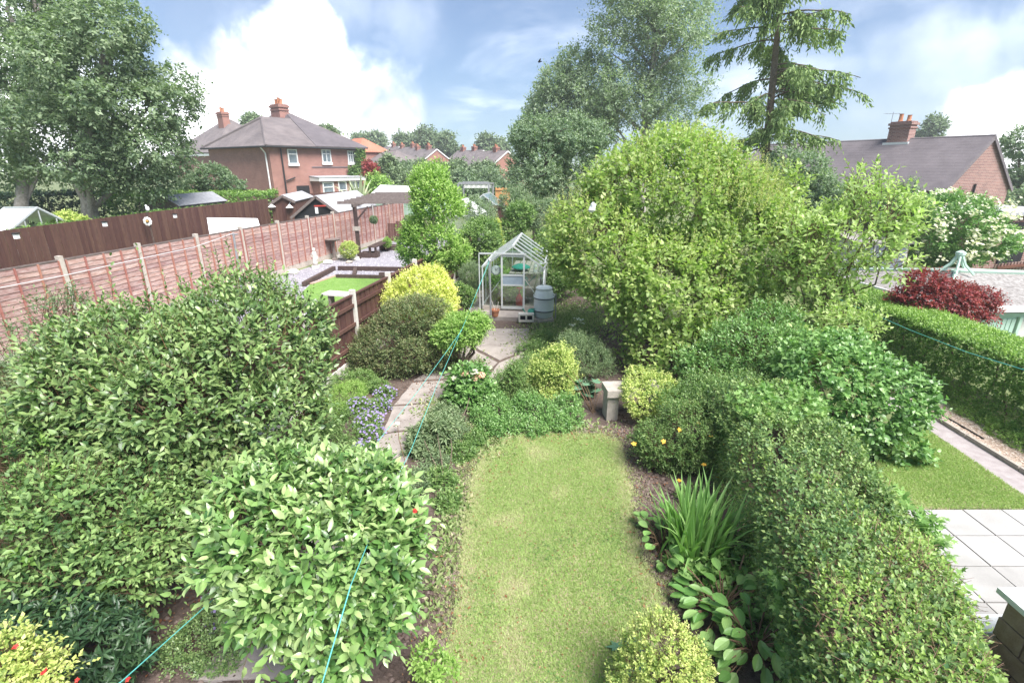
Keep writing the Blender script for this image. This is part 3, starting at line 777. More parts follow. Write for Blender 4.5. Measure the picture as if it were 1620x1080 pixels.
# ------------------------------------------------------------------ near board fence
def board_fence():
    d = Vector((.172, .985, 0)).normalized(); o = Vector((-3.48, 10.75, 0)); w = Vector((d.y, -d.x, 0))   # w points to our side
    t = thing('board_fence', 'brown vertical board fence with white concrete posts beside the golden shrubs', 'fence', (o.x, o.y, 0))
    r = random.Random(12); H = 1.62
    for i in range(-3, 6):
        p = o + d * (1.93 * i)
        MB().box(p + Vector((0, 0, .87)), (.1, .11, 1.76), (d.x, d.y)).build('post', M['palestone'], t)
        a, b = p + d * .06, p + d * 1.87
        MB().bar(a + Vector((0, 0, .12)), b + Vector((0, 0, .12)), .05, .3).build('gravel_board', M['palestone'], t)
        MB().bar(a + Vector((0, 0, H + .02)), b + Vector((0, 0, H + .02)), .07, .035).build('capping', M['brownboard'], t)
        for z in (.55, 1.0, 1.42):
            MB().bar(a + w * .032 + Vector((0, 0, z)), b + w * .032 + Vector((0, 0, z)), .035, .075).build('rail', M['brownboard'], t)
        n = 16
        for k in range(n):
            q = a + (b - a) * ((k + .5) / n)
            MB().box(q - w * (.004 if k % 2 else .014) + Vector((0, 0, .28 + (H - .28) / 2)), (.122, .016, H - .28 - .002 * (k % 3)), (d.x, d.y)).build('board', M['brownboard'], t)
board_fence()

# ------------------------------------------------------------------ tall dark fence of the garden beyond
DF = [Vector((-15.2, 8.5, 0)), Vector((-14.7, 14.7, 0)), Vector((-14.6, 20.9, 0)), Vector((-13.95, 28.2, 0)), Vector((-13.7, 34, 0)), Vector((-12.0, 40, 0))]
def dark_fence():
    t = thing('tall_fence', 'tall dark brown close board fence beyond the lap panel fence', 'fence', (-14.6, 20.9, .7))
    for a, b in zip(DF, DF[1:]):
        n = max(1, int((b - a).length / .125)); d = (b - a).normalized(); w = Vector((d.y, -d.x, 0))
        MB().bar(a + w * -.03 + Vector((0, 0, 1.5)), b + w * -.03 + Vector((0, 0, 1.5)), .04, .09).build('rail', M['darkwood'], t)
        for k in range(n):
            q = a + (b - a) * ((k + .5) / n)
            MB().box(q + w * (.012 if k % 2 else 0) + Vector((0, 0, 1.58)), (.118, .018, 1.9 + .012 * (k % 2)), (d.x, d.y)).build('board', M['brownboard'], t)
dark_fence()
# ------------------------------------------------------------------ houses
def uvz(o, u, v): return lambda a, b, z: Vector((o.x + u.x * a + v.x * b, o.y + u.y * a + v.y * b, z))
def window(t, q, cu, z0, w, h, out, name='window', bars=1, frame=None):
    """q(point along wall, z): frame, panes and sill; cu centre along wall, out: outward normal"""
    fr = MB(); a, b = cu - w / 2, cu + w / 2; th = .07
    P = lambda s, z, k=.03: q(s, z) + out * k
    for s in (a, b): fr.bar(P(s, z0), P(s, z0 + h), th, .08, up=out)
    for z in (z0, z0 + h): fr.bar(P(a - .035, z), P(b + .035, z), th, .082, up=out)
    for k in range(1, bars + 1):
        s = a + (b - a) * k / (bars + 1); fr.bar(P(s, z0), P(s, z0 + h), .05, .07, up=out)
    fr.bar(P(a, z0 + h * .68), P(b, z0 + h * .68), .05, .072, up=out)
    wd = fr.build(name, M['white'], t)
    for k in range(bars + 1):
        s0, s1 = a + (b - a) * k / (bars + 1), a + (b - a) * (k + 1) / (bars + 1)
        MB().hexa([P(s0, z0, .012), P(s1, z0, .012), P(s1, z0, .022), P(s0, z0, .022), P(s0, z0 + h, .012), P(s1, z0 + h, .012), P(s1, z0 + h, .022), P(s0, z0 + h, .022)]).build('pane', M['winglass'], wd)
    MB().bar(P(a - .08, z0 - .07, .06), P(b + .08, z0 - .07, .06), .07, .16, up=(0, 0, 1)).build('sill', M['white'], wd)
    return wd
def chimney(t, c, w, d, z0, z1, u, pots=2, brick='hbrick', rf=None):
    mb = MB(); mb.box((c.x, c.y, (z0 + z1) / 2), (w, d, z1 - z0), u); mb.box((c.x, c.y, z1 - .16), (w + .16, d + .16, .14), u); mb.box((c.x, c.y, z1 - .38), (w + .1, d + .1, .1), u)
    ch = mb.build('chimney', M[brick], rf or t)
    return ch, [MB().lathe((c.x + (k - (pots - 1) / 2) * w / pots * .8 * u[0], c.y + (k - (pots - 1) / 2) * w / pots * .8 * u[1], z1), [(.15, 0), (.12, .1), (.11, .32 + .1 * (k % 2)), (.14, .36 + .1 * (k % 2))], 10) for k in range(pots)]

a_ = at
def big_house():
    t = thing('brick_house', 'red brick house with hipped grey roof and white garden room beyond the sheds', 'house', (-15.3, 34, .4))
    o = Vector((-15.3, 34, 0)); u, v = Vector((-.81, .59, 0)).normalized(), Vector((.59, .81, 0)).normalized()
    q = uvz(o, u, v); E = 5.44
    w = MB().hexa([q(0, 0, .3), q(0, 7, .3), q(8, 7, .3), q(8, 0, .3), q(0, 0, E), q(0, 7, E), q(8, 7, E), q(8, 0, E)]); w.build('wall', M['hbrick'], t)
    e = .3
    zw, zm = a_(407, 187, 38.1).z, a_(440, 178, 40.8).z
    ap, rg = q(4, 2.1, zw), q(4, 4.4, zw)
    c00, c80, c06 = q(-e, -e, E), q(8.3, -e, E), q(-e, 7.2, E)
    rf = MB().slab([c00, c80, ap][::-1], .08).slab([c00, ap, rg, c06][::-1][::-1], .08).slab([c80, q(8.3, 7.2, E), rg, ap], .08).build('roof', M['tile'], t)
    m1, m2 = q(5.2, 4.6, zm), q(6.6, 4.6, zm)
    MB().slab([q(-.3, 3.2, E + .03), m1, q(-.3, 7.5, E + .03)], .08).slab([q(-.3, 7.5, E + .03), m1, m2, q(11, 7.5, E)], .08).slab([q(-.3, 3.2, E + .03), q(11, 3.2, E), m2, m1], .08).build('roof', M['tile2'], t)
    rd = MB()
    for a, b in ((c00, ap), (ap, rg), (c80, ap), (q(-.3, 7.5, E + .03), m1)): rd.tube([a + Vector((0, 0, .04)), b + Vector((0, 0, .04))], .09, 6)
    rd.build('ridge_tile', M['tile'], rf)
    ch, pots = chimney(t, q(5.3, 4.3, 0), 1.15, .75, 7.3, a_(450, 166, 40.8).z, (u.x, u.y), 3, rf=rf)
    for p in pots: pass
    mb = MB()
    for p in pots: mb.add(p.v, p.f)
    mb.build('chimney_pot', M['pot'], rf)
    gt = MB(); gt.tube([q(-.36, -.36, E - .02), q(-.36, 7.2, E - .02)], .06, 6); gt.tube([q(-.36, -.36, E - .02), q(8.3, -.36, E - .02)], .06, 6); gt.build('gutter', M['black'], t)
    MB().tube([q(.3, -.36, E - .05), q(.3, -.09, E - .4), q(.3, -.09, .4)], .045, 6).build('drainpipe', M['white'], t)
    MB().tube([q(-.09, .75, E - .1), q(-.09, .75, 2.6), q(-.09, .9, 1.6), q(-.09, .95, .5)], .05, 6).build('drainpipe', M['black'], t)
    MB().tube([q(-.09, .85, 3.35), q(-.09, 1.5, 3.55)], .04, 6).build('waste_pipe', M['black'], t)
    ff = lambda s, z: q(0, s, z)
    window(t, ff, 1.55, 4.42, .62, .86, -u, bars=0); window(t, ff, 4.1, 4.5, .66, .82, -u); window(t, ff, 6.2, 4.5, .6, .78, -u, bars=2)
    MB().hexa([q(-.03, 2.9, 4.16), q(-.03, 5.8, 4.16), q(.0, 5.8, 4.16), q(.0, 2.9, 4.16), q(-.03, 2.9, 4.23), q(-.03, 5.8, 4.23), q(0, 5.8, 4.23), q(0, 2.9, 4.23)]).build('string_course', M['tile2'], t)
    MB().hexa([q(-.02, 1.55, 1.6), q(-.02, 2.5, 1.6), q(.1, 2.5, 1.6), q(.1, 1.55, 1.6), q(-.02, 1.55, 3.02), q(-.02, 2.5, 3.02), q(.1, 2.5, 3.02), q(.1, 1.55, 3.02)]).build('porch_opening', M['dark'], t)
    # garden room
    d0 = -.9
    gr = MB().hexa([q(d0, 2.75, 1.0), q(d0, 6.2, 1.0), q(-.01, 6.2, 1.0), q(-.01, 2.75, 1.0), q(d0, 2.75, 3.3), q(d0, 6.2, 3.3), q(-.01, 6.2, 3.3), q(-.01, 2.75, 3.3)]).build('garden_room', M['hbrick'], t)
    MB().hexa([q(d0 - .2, 2.6, 3.3), q(d0 - .2, 6.4, 3.3), q(-.01, 6.4, 3.3), q(-.01, 2.6, 3.3), q(d0 - .2, 2.6, 3.5), q(d0 - .2, 6.4, 3.5), q(-.01, 6.4, 3.56), q(-.01, 2.6, 3.56)]).build('fascia', M['white'], gr)
    MB().hexa([q(d0 - .23, 2.57, 3.51), q(d0 - .23, 6.43, 3.51), q(-.02, 6.43, 3.6), q(-.02, 2.57, 3.6), q(d0 - .23, 2.57, 3.55), q(d0 - .23, 6.43, 3.55), q(-.02, 6.43, 3.64), q(-.02, 2.57, 3.64)]).build('flat_roof', M['felt'], gr)
    f2 = lambda s, z: q(d0, s, z)
    window(t, f2, 3.35, 2.25, .8, .95, -u, bars=0); window(t, f2, 4.5, 1.5, .62, 1.72, -u, 'garden_door', 0); window(t, f2, 5.6, 1.9, .9, 1.3, -u, bars=1)
    # climbing plant on the wall
    rs = np.random.RandomState(8); n = 900
    s, z = rs.random(n), rs.random(n); S = np.where(rs.random(n) < .6, 6.45 + s * .7, 5.7 + s * 1.2); Z = np.where(S > 6.4, 3.4 + z * 2.0, 3.3 + z * .9)
    P = np.array([list(q(-.1 - rs.random() * .2, a, b)) for a, b in zip(S, Z)])
    dta = sprays(rs, P, np.tile(-np.array(u), (n, 1)), 5, .16, .13, .15)
    leafmesh('creeper', *dta[:5], TRI2, dta[5], dta[6], L['midgreen'], t)
    return t
def push_back(t, k):     # same view from the eye, true size: further off and larger
    e = Vector((0, 0, EYE)); t.location = e + (t.location - e) * k; t.scale = (k, k, k)
push_back(big_house(), 1.5)

def gable_house(name, label, cat, o, u, Lr, W, z0, E, rise, wall='fbrick', tile='tile', chims=(), group=None, hip=0, wins=(), e=.25):
    """ridge runs along u from corner o; the gable that shows stands at o, across v (right hand side)"""
    u = Vector((u[0], u[1], 0)).normalized(); v = Vector((u.y, -u.x, 0)); o = Vector((o[0], o[1], 0)); q = uvz(o, u, v)
    t = thing(name, label, cat, (o.x, o.y, z0), group)
    mb = MB().hexa([q(0, 0, z0), q(0, W, z0), q(Lr, W, z0), q(Lr, 0, z0), q(0, 0, E), q(0, W, E), q(Lr, W, E), q(Lr, 0, E)][0:1] + [q(Lr, 0, z0), q(Lr, W, z0), q(0, W, z0)] + [q(0, 0, E), q(Lr, 0, E), q(Lr, W, E), q(0, W, E)])
    if not hip:
        for a in (0, Lr):
            mb.add([q(a, 0, E), q(a, W, E), q(a, W / 2, E + rise)] + [q(a + (.01 if a == 0 else -.01), 0, E), q(a + (.01 if a == 0 else -.01), W, E), q(a + (.01 if a == 0 else -.01), W / 2, E + rise)], [(0, 1, 2), (5, 4, 3)])
    mb.build('wall', M[wall], t)
    k = rise / (W / 2); h = hip
    a0, a1 = (-.12, Lr + .12) if not hip else (-e, Lr + e)
    R0, R1 = q(a0 + h, W / 2, E + rise), q(a1 - h, W / 2, E + rise)
    A, B, C, D_ = q(a0, -e, E - k * e), q(a1, -e, E - k * e), q(a1, W + e, E - k * e), q(a0, W + e, E - k * e)
    rb = MB().slab([A, R0, R1, B][::-1], .1).slab([D_, C, R1, R0][::-1], .1)
    if hip: rb.slab([A, D_, R0][::-1], .1).slab([C, B, R1][::-1], .1)
    rf = rb.build('roof', M[tile], t)
    rt = MB().tube([R0 + Vector((0, 0, .05)), R1 + Vector((0, 0, .05))], .1, 6)
    if hip:
        for a, b in ((A, R0), (D_, R0)): rt.tube([a + Vector((0, 0, .05)), b + Vector((0, 0, .05))], .09, 6)
    rt.build('ridge_tile', M[tile], rf)
    fb = MB(); fb.bar(A - Vector((0, 0, .12)), B - Vector((0, 0, .12)), .04, .2)
    if not hip:
        for s in (A, D_): fb.bar(s + Vector((0, 0, -.04)), R0 + Vector((0, 0, -.04)), .05, .18)
    fb.build('fascia', M['white'] if wall == 'fbrick' else M['tile2'], t)
    for (a, b, w, hh, pots) in chims:
        zc = E + rise - abs(b - W / 2) * k
        ch, ps = chimney(t, q(a, b, 0), w, .7, zc - .8, zc + hh, (u.x, u.y), pots, 'bbrick' if wall == 'bbrick' else 'fbrick', rf)
        for p in ps: p.build('chimney_pot', M['pot'], rf)
        if wall == 'bbrick':
            MB().box(q(a, b - .42, zc - .28), (w + .3, .12, .34), (u.x, u.y)).build('flashing', M['white'], rf)
    for (s, z, w, hh, bars) in wins: window(t, lambda a, zz: q(a, 0, zz), s, z, w, hh, -v, bars=bars)
    return t, q

# bungalow on the right
tb, qb = gable_house('bungalow', 'brick bungalow with long dark tiled roof and one stout chimney behind the white blossomed bush', 'house',
                     (24.2, 29.5), (-.425, .905), 15.5, 7.0, -.2, 3.08, 2.75, 'bbrick', 'tile2', [(4.9, 3.5, 1.25, 1.15, 2)], wins=[(6.5, 1.6, 1.6, 1.15, 2), (10.5, 1.6, 1.6, 1.15, 2)])
MB().tube([qb(-.08, 2.9, 1.9), qb(-.08, 2.9, 3.3)], .06, 6).build('vent_pipe', M['black'], tb)
MB().tube([qb(9.2, 1.3, 4.1), qb(9.2, 1.3, 4.55)], .08, 8).build('soil_pipe', M['black'], tb)
MB().box(qb(9.3, 1.1, 4.0), (.7, .5, .1), (-.425, .905)).build('lead_flashing', M['white'], tb)
def aerial():
    t = thing('tv_aerial', 'thin rooftop aerial standing beside the bungalow chimney', 'aerial', qb(5.6, 3.5, 5.8))
    b = qb(5.7, 3.5, 0)
    MB().tube([(b.x, b.y, 5.7), (b.x, b.y, 7.6)], .018, 5).build('mast', M['pipe'], t)
    mb = MB().bar((b.x - .5, b.y, 7.5), (b.x + .5, b.y, 7.5), .02)
    for k in range(6): mb.bar((b.x - .5 + k * .2, b.y - .2, 7.5), (b.x - .5 + k * .2, b.y + .2, 7.5), .012)
    mb.build('rod', M['pipe'], t)
aerial()
# house behind the birch
gable_house('brick_house', 'house with steep grey roof and chimney half hidden behind the birch', 'house', (at(338, 237, 52).x, 52), (-.81, .59), 9, 8, .3, 5.6, 3.1, chims=[(3.6, 3.2, 1.1, 1.4, 2)], hip=3.9)
push_back(bpy.data.objects['brick_house.001'], 1.5)
MB_red = gable_house('brick_house', 'orange red tiled house end behind the big grey roofed house', 'house', (at(566, 238, 72).x, 72), (-.75, .66), 7, 5, .3, at(560, 239, 72).z, at(545, 218, 72).z - at(560, 239, 72).z, tile='redtile', hip=2.6)
far = [ # label, px of near corner, distance, ridge dir, length, width, eave row, ridge row, chimneys, hip
    ('house with purple grey hipped roof beside the orange tiled house end', 603, 78, (-.70, .71), 8, 7, 259, 232, [(4, 3.5, 1, .8, 2)], 2.6),
    ('wide low grey roofed house behind the small round tree', 648, 72, (-.8, .6), 7, 6, 258, 239, [], 2.6),
    ('far grey gabled house, leftmost of the row below the skyline trees', 634, 128, (-.62, .78), 8, 7, 251, 232, [(3, 3.5, 1, .8, 2)], 0),
    ('far grey roofed house with twin chimneys in the middle of the row', 662, 115, (-.62, .78), 9, 7, 254, 233, [(2, 3.5, 1, .8, 2), (7, 3.5, 1, .8, 2)], 0),
    ('far house whose pale roof ends in a brick gable left of the tree gap', 692, 104, (-.62, .78), 9, 7, 256, 236, [(3, 3.5, 1, .8, 2), (7.5, 3.5, 1, .8, 2)], 0),
    ('far brick gabled house with two chimneys in the tree gap', 765, 104, (-.62, .78), 9, 7, 258, 238, [(3, 3.5, 1, .8, 2), (7, 3.5, 1, .8, 2)], 0),
    ('grey roofed brick gable house beside the dark oak', 803, 84, (-.6, .8), 8, 6.5, 263, 239, [(3, 3.2, .9, .7, 2)], 0)]
for lab, px, Y, u, Ln, W, re_, rr, ch, hip in far:
    c = at(px, 262, Y); d = Vector((u[0], u[1])).normalized(); E = at(px, re_, Y).z; rise = at(px, rr, Y).z - E
    v = Vector((d.y, -d.x)); cx, cy = c.x - v.x * W * .5, c.y - v.y * W * .5
    t_, q_ = gable_house('brick_house', lab, 'house', (cx, cy), u, Ln, W, 0, E, rise, chims=ch, hip=hip, group='brick houses beyond the gardens')
    for s in (2.2, 6.0): window(t_, lambda a, zz, q_=q_: q_(a, 0, zz), s, E - 1.7, 1.3, 1.2, -Vector((v.x, v.y, 0)), bars=1)

# ------------------------------------------------------------------ sheds and other garden buildings
def shed(name, label, FL, FR, FA, back, zg, wall, roof, cat='shed', over=.12, door=None):
    c = (FL + FR) / 2; t = thing(name, label, cat, (c.x, c.y, zg)); b = back
    mb = MB()
    fl, fr = Vector((FL.x, FL.y, zg)), Vector((FR.x, FR.y, zg))
    mb.add([fl, fr, fr + Vector((b.x, b.y, 0)), fl + Vector((b.x, b.y, 0)), FL, FR, FR + b, FL + b, FA, FA + b], [(0, 1, 5, 8, 4), (1, 2, 6, 5), (2, 3, 7, 9, 6), (3, 0, 4, 7)])
    w = mb.build('wall', M[wall], t)
    ub = b.normalized(); fo = -ub * over
    sl, sr = (FL - FA) * .1, (FR - FA) * .1
    up = Vector((0, 0, .03))
    rf = MB().slab([FA + fo + up, FL + sl + fo + up, FL + sl + b - fo + up, FA + b - fo + up], .04).slab([FR + sr + fo + up, FA + fo + up, FA + b - fo + up, FR + sr + b - fo + up], .04).build('roof', M[roof], t)
    bb = MB()
    for e, s in ((FL, sl), (FR, sr)): bb.bar(FA + fo * 1.1, e + s + fo * 1.1, .025, .12)
    bb.build('barge_board', M['greywood'] if wall != 'render' else M['white'], t)
    if wall in ('brownboard', 'darkwood', 'black', 'lap'):
        n = 7; r = (FR - FL)
        for k in range(n):
            p = FL + r * ((k + .5) / n); h = max(FL.z, FR.z) + 0
            mb = MB().box((p.x - ub.x * .012, p.y - ub.y * .012, (zg + min(FL.z, FR.z)) / 2), (r.length / n * .93, .02, min(FL.z, FR.z) - zg), (r.x, r.y)); mb.build('board', M[wall], t)
    return t
a = at
FA, BA = a(257, 311, 25), a(333, 305, 28.5)
shed('garden_shed', 'old timber shed with grey felt roof rising behind the tall dark fence', a(230, 331, 25), a(283, 326, 25), FA, BA - FA, .6, 'greywood', 'felt')
FA = a(447.7, 310, 27); 
brown = shed('garden_shed', 'narrow brown shed with door at the end of the tall dark fence', a(429, 323, 27), a(467, 319, 27), FA, a(476, 304, 29.2) - FA, .7, 'brownboard', 'felt')
FA = a(501.5, 311, 25.5)
black = shed('playhouse', 'black open fronted shed with wide grey felt roof beyond the pergola', a(466, 342, 25.5), a(534, 335, 25.5), FA, a(562, 303, 28.5) - FA, .7, 'black', 'felt')
sk = a(562, 317, 27.2)
MB().box(sk + Vector((0, -.1, .1)), (.7, .5, .05), (1, .4)).build('roof_light', M['whiteroof'], black)
MB().bar(a(497, 326, 25.2), a(515, 325.5, 25.2), .06).build('rail', M['red'], black)
MB().box(a(501, 333, 25.2), (.14, .03, .3)).build('hanging_tool', M['white'], black)
# white roofed summerhouse and the white greenhouse
A0, A1 = a(333, 347, 21.4), a(402, 348, 22.2)
d_ = (A1 - A0); nrm = Vector((d_.y, -d_.x, 0)).normalized()
FR_ = A1 + nrm * 1.8 - Vector((0, 0, .7)); FL_ = A1 - nrm * 1.8 - Vector((0, 0, .7))
shed('summerhouse', 'white roofed summerhouse showing above the lap panel fence', FR_, FL_, A1, -d_, .7, 'render', 'whiteroof')
def white_greenhouse():
    A1, A0 = a(59, 329.5, 18.0), a(8, 329.5, 18.6); d = A1 - A0; nr = Vector((d.y, -d.x, 0)).normalized()
    t = thing('glasshouse', 'small white roofed greenhouse behind the tall fence, far left', 'greenhouse', (A1.x, A1.y, .7))
    e = .95; dz = Vector((0, 0, .68))
    n_, f_ = nr * e - dz, -nr * e - dz
    MB().slab([A1, A0, A0 + n_, A1 + n_], .02).slab([A0, A1, A1 + f_, A0 + f_], .02).build('roof', M['whiteroof'], t)
    fr = MB(); g = Vector((0, 0, .7 - A1.z + .68))
    for p in (A1, A0):
        fr.bar(p + Vector((0, 0, .03)), p + n_ + Vector((0, 0, .03)), .05); fr.bar(p + Vector((0, 0, .03)), p + f_ + Vector((0, 0, .03)), .05); fr.bar(p + n_, p + n_ + g, .05); fr.bar(p + f_, p + f_ + g, .05); fr.bar(p + n_, p + f_, .04)
        for s in (.25, .5, .75): fr.bar(p + n_.lerp(f_, s) + g, p + n_.lerp(f_, s) + Vector((0, 0, .6 * (1 - abs(s - .5) * 2))), .03)
    fr.bar(A0 + Vector((0, 0, .03)), A1 + Vector((0, 0, .03)), .05); fr.build('frame', M['metal'], t)
    MB().add([A1 + n_ + g, A1 + f_ + g, A1 + f_, A1, A1 + n_], [(0, 1, 2, 3, 4)]).build('glass', M['glass'], t)
    MB().hexa([A0 + n_ + g, A1 + n_ + g, A1 + n_ + g - nr * .02, A0 + n_ + g - nr * .02, A0 + n_, A1 + n_, A1 + n_ - nr * .02, A0 + n_ - nr * .02]).build('glass', M['glass'], t)
white_greenhouse()
# long white roof, tiny roofs, metal frame and orange fence in the distance
FA, BA = a(690, 297, 41), a(604, 294, 43)
nr = Vector((BA - FA)).cross(Vector((0, 0, 1))).normalized()
shed('garage', 'long low building with white sheet roof beyond the pergola', FA + nr * -1.6 - Vector((0, 0, .75)), FA + nr * 1.6 - Vector((0, 0, .75)), FA, BA - FA, .5, 'mint', 'whiteroof', 'garage')
def tiny_gh(px, py, Y, w, h, Ln, label):
    A1 = a(px, py, Y); t = thing('glasshouse', label, 'greenhouse', (A1.x, A1.y, .2)); b = Vector((.15, 1, 0)).normalized() * Ln; r = Vector((w / 2, 0, -h))
    l = Vector((-w / 2, 0, -h))
    MB().slab([A1, A1 + l, A1 + l + b, A1 + b], .02).slab([A1 + r, A1, A1 + b, A1 + r + b], .02).build('roof', M['whiteroof'] if w > 2.2 else M['glass'], t)
    fr = MB()
    for p in (A1, A1 + b):
        fr.bar(p, p + l, .06); fr.bar(p, p + r, .06); fr.bar(p + l, Vector(((p + l).x, (p + l).y, .2)), .06); fr.bar(p + r, Vector(((p + r).x, (p + r).y, .2)), .06); fr.bar(p + l, p + r, .05)
    for k in range(1, 5):
        fr.bar(A1 + b * k / 5, A1 + b * k / 5 + l, .04); fr.bar(A1 + b * k / 5, A1 + b * k / 5 + r, .04)
    fr.bar(A1, A1 + b, .06); fr.build('frame', M['metal'], t)
    MB().add([A1 + l, A1 + r, Vector(((A1 + r).x, A1.y, .2)), Vector(((A1 + l).x, A1.y, .2)), A1], [(3, 2, 1, 4, 0)]).build('glass', M['glass'], t)
tiny_gh(764, 308, 33, 1.9, .75, 2.4, 'far pale glasshouse peeping over the round shrub by the orange fence')
tiny_gh(722, 318, 29, 2.3, .8, 2.6, 'white roofed glasshouse half hidden by the tall bright green shrub')
def metal_frame():
    t = thing('frame_shelter', 'grey metal framed garden shelter in front of the distant hedge', 'shelter', (a(750, 318, 40).x, 40, .2))
    fr = MB(); pts = [(725, 290, 40), (733, 290, 43), (773, 290, 40), (780, 290, 43)]
    for px, py, Y in pts:
        p = a(px, py, Y); MB().bar(p, (p.x, p.y, .2), .13).build('post', M['pipe'], t)
    P = [a(*p) for p in pts]
    for i, j in ((0, 2), (1, 3), (0, 1), (2, 3)): fr.bar(P[i], P[j], .14)
    for k in range(1, 6): fr.bar(P[0].lerp(P[2], k / 6) + Vector((0, 0, .1)), P[1].lerp(P[3], k / 6) + Vector((0, 0, .1)), .08)
    fr.build('top_frame', M['pipe'], t)
    MB().bar(P[1] - Vector((0, 0, .2)), P[3] - Vector((0, 0, .2)), .05, .35).build('white_banner', M['white'], t)
metal_frame()
def far_panels():
    t = thing('timber_fence', 'bright orange new timber fence panel beside the dark oak trunk', 'fence', (a(794, 325, 38).x, 38, .2))
    for k in range(9):
        p = a(785 + k * 2.6, 297 + (k % 2), 38); MB().box((p.x, p.y, (p.z + .2) / 2), (.115, .03, p.z - .2)).build('board', M['orange'], t)
    p0, p1 = a(785, 300, 37.95), a(806, 300, 37.95); MB().bar(p0, p1, .05, .1).build('rail', M['orange'], t)
    t = thing('timber_fence', 'short brown fence panel below the orange timber fence', 'fence', (a(786, 335, 30).x, 30, .2))
    for k in range(8):
        p = a(776 + k * 3.3, 325, 30); MB().box((p.x, p.y, (p.z + .2) / 2), (.118, .03, p.z - .2)).build('board', M['brownboard'], t)
    p0, p1 = a(776, 328, 29.95), a(800, 328, 29.95); MB().bar(p0, p1, .05, .1).build('rail', M['brownboard'], t)
far_panels()

# ------------------------------------------------------------------ garage with lichened roof, right
def garage():
    z = 0.0; Fz = 2.05
    c = [gd(1408, 462, 2.0), gd(1505, 487, 2.0)]
    # plan: long side from far left to near right, then the door side running off to the right
    Pn = a(1502, 482, 12.6); Pn.z = 0; Pf = Pn + Vector((-.12, 1, 0)).normalized() * 4.6; Pr = Pn + Vector((1, .06, 0)).normalized() * 5.0; Pb = Pr + (Pf - Pn)
    t = thing('garage', 'pale rendered garage with lichened roof and mint green door beyond the clipped hedge', 'garage', (Pn.x, Pn.y, 0))
    E = a(1502, 482, 12.6).z; up = Vector((0, 0, E))
    mb = MB().hexa([Pn, Pr, Pb, Pf, Pn + up, Pr + up, Pb + up, Pf + up]); mb.build('wall', M['render'], t)
    ap = (Pn + Pr + Pf + Pb) / 4; ap = Vector((a(1513, 425, 14.3).x, 14.3, a(1513, 430, 14.3).z))
    rdg = Vector((ap.x + 2.9, ap.y + .2, ap.z - .12))
    o = .25; d1 = (Pf - Pn).normalized(); d2 = (Pr - Pn).normalized()
    q = [Pn + up - d1 * o - d2 * o, Pr + up - d1 * o + d2 * o, Pb + up + d1 * o + d2 * o, Pf + up + d1 * o - d2 * o]
    rf = MB().slab([q[0], q[1], rdg, ap], .06).slab([q[1], q[2], rdg], .06).slab([q[2], q[3], ap, rdg], .06).slab([q[3], q[0], ap], .06).build('roof', M['moss_roof'], t)
    rb = MB().tube([ap + Vector((0, 0, .04)), rdg + Vector((0, 0, .04))], .07, 6)
    for k in (q[0], q[3]): rb.tube([ap + Vector((0, 0, .03)), k + Vector((0, 0, .03))], .055, 6)
    rb.build('ridge_capping', M['mint'], rf)
    fn = MB()
    for k in range(5):
        an = k * 2 * math.pi / 5 + .3; fn.tube([ap + Vector((math.cos(an) * .42, math.sin(an) * .42, -.02)), ap + Vector((math.cos(an) * .18, math.sin(an) * .18, .22)), ap + Vector((math.cos(an) * .06, math.sin(an) * .06, .48))], .035, 5)
    fn.lathe(ap + Vector((0, 0, .44)), [(.07, 0), (.12, .05), (.12, .12), (.03, .17)], 10); fn.build('roof_finial', M['mint'], rf)
    MB().bar(q[0] - Vector((0, 0, .07)), q[1] - Vector((0, 0, .07)), .05, .16).build('fascia', M['white'], t)
    MB().bar(q[0] - Vector((0, 0, .07)), q[3] - Vector((0, 0, .07)), .05, .16).build('fascia', M['white'], t)
    d0 = Pn + d2 * .75 - d1 * .03
    dr = MB().hexa([d0, d0 + d2 * 1.2, d0 + d2 * 1.2 + d1 * .03, d0 + d1 * .03] + [p + Vector((0, 0, E - .35)) for p in (d0, d0 + d2 * 1.2, d0 + d2 * 1.2 + d1 * .03, d0 + d1 * .03)]).build('door', M['mint'], t)
    for k in range(9): MB().bar(d0 + d2 * (.07 + k * .13) - d1 * .012, d0 + d2 * (.07 + k * .13) - d1 * .012 + Vector((0, 0, E - .4)), .115, .02, up=d1).build('plank', M['mint'], dr)
    fr = MB()
    for s in (-.06, 1.26): fr.bar(d0 + d2 * s - d1 * .03, d0 + d2 * s - d1 * .03 + Vector((0, 0, E - .3)), .09, .06, up=d1)
    fr.bar(d0 - d2 * .1 - d1 * .03 + Vector((0, 0, E - .28)), d0 + d2 * 1.3 - d1 * .03 + Vector((0, 0, E - .28)), .06, .1); fr.build('door_frame', M['mint'], t)
    MB().bar(d0 - d2 * .22 - d1 * .04 + Vector((0, 0, .95)), d0 - d2 * .22 - d1 * .04 + Vector((0, 0, 1.3)), .04).build('handle', M['black'], t)
    w0 = Pn + d1 * 2.4 - d2 * .02
    wd = MB().hexa([w0 + Vector((0, 0, .9)), w0 + d2 * .03 + Vector((0, 0, .9)), w0 + d1 * 1.5 + d2 * .03 + Vector((0, 0, .9)), w0 + d1 * 1.5 + Vector((0, 0, .9))] + [p + Vector((0, 0, E - .15)) for p in (w0, w0 + d2 * .03, w0 + d1 * 1.5 + d2 * .03, w0 + d1 * 1.5)]).build('window', M['dark'], t)
    fr = MB()
    for k in range(4): fr.bar(w0 + d1 * (k * .5) - d2 * .02 + Vector((0, 0, .9)), w0 + d1 * (k * .5) - d2 * .02 + Vector((0, 0, E - .12)), .05)
    for z in (.9, 1.4, E - .14): fr.bar(w0 - d2 * .022 + Vector((0, 0, z)), w0 + d1 * 1.5 - d2 * .022 + Vector((0, 0, z)), .045)
    fr.build('glazing_bar', M['white'], wd)
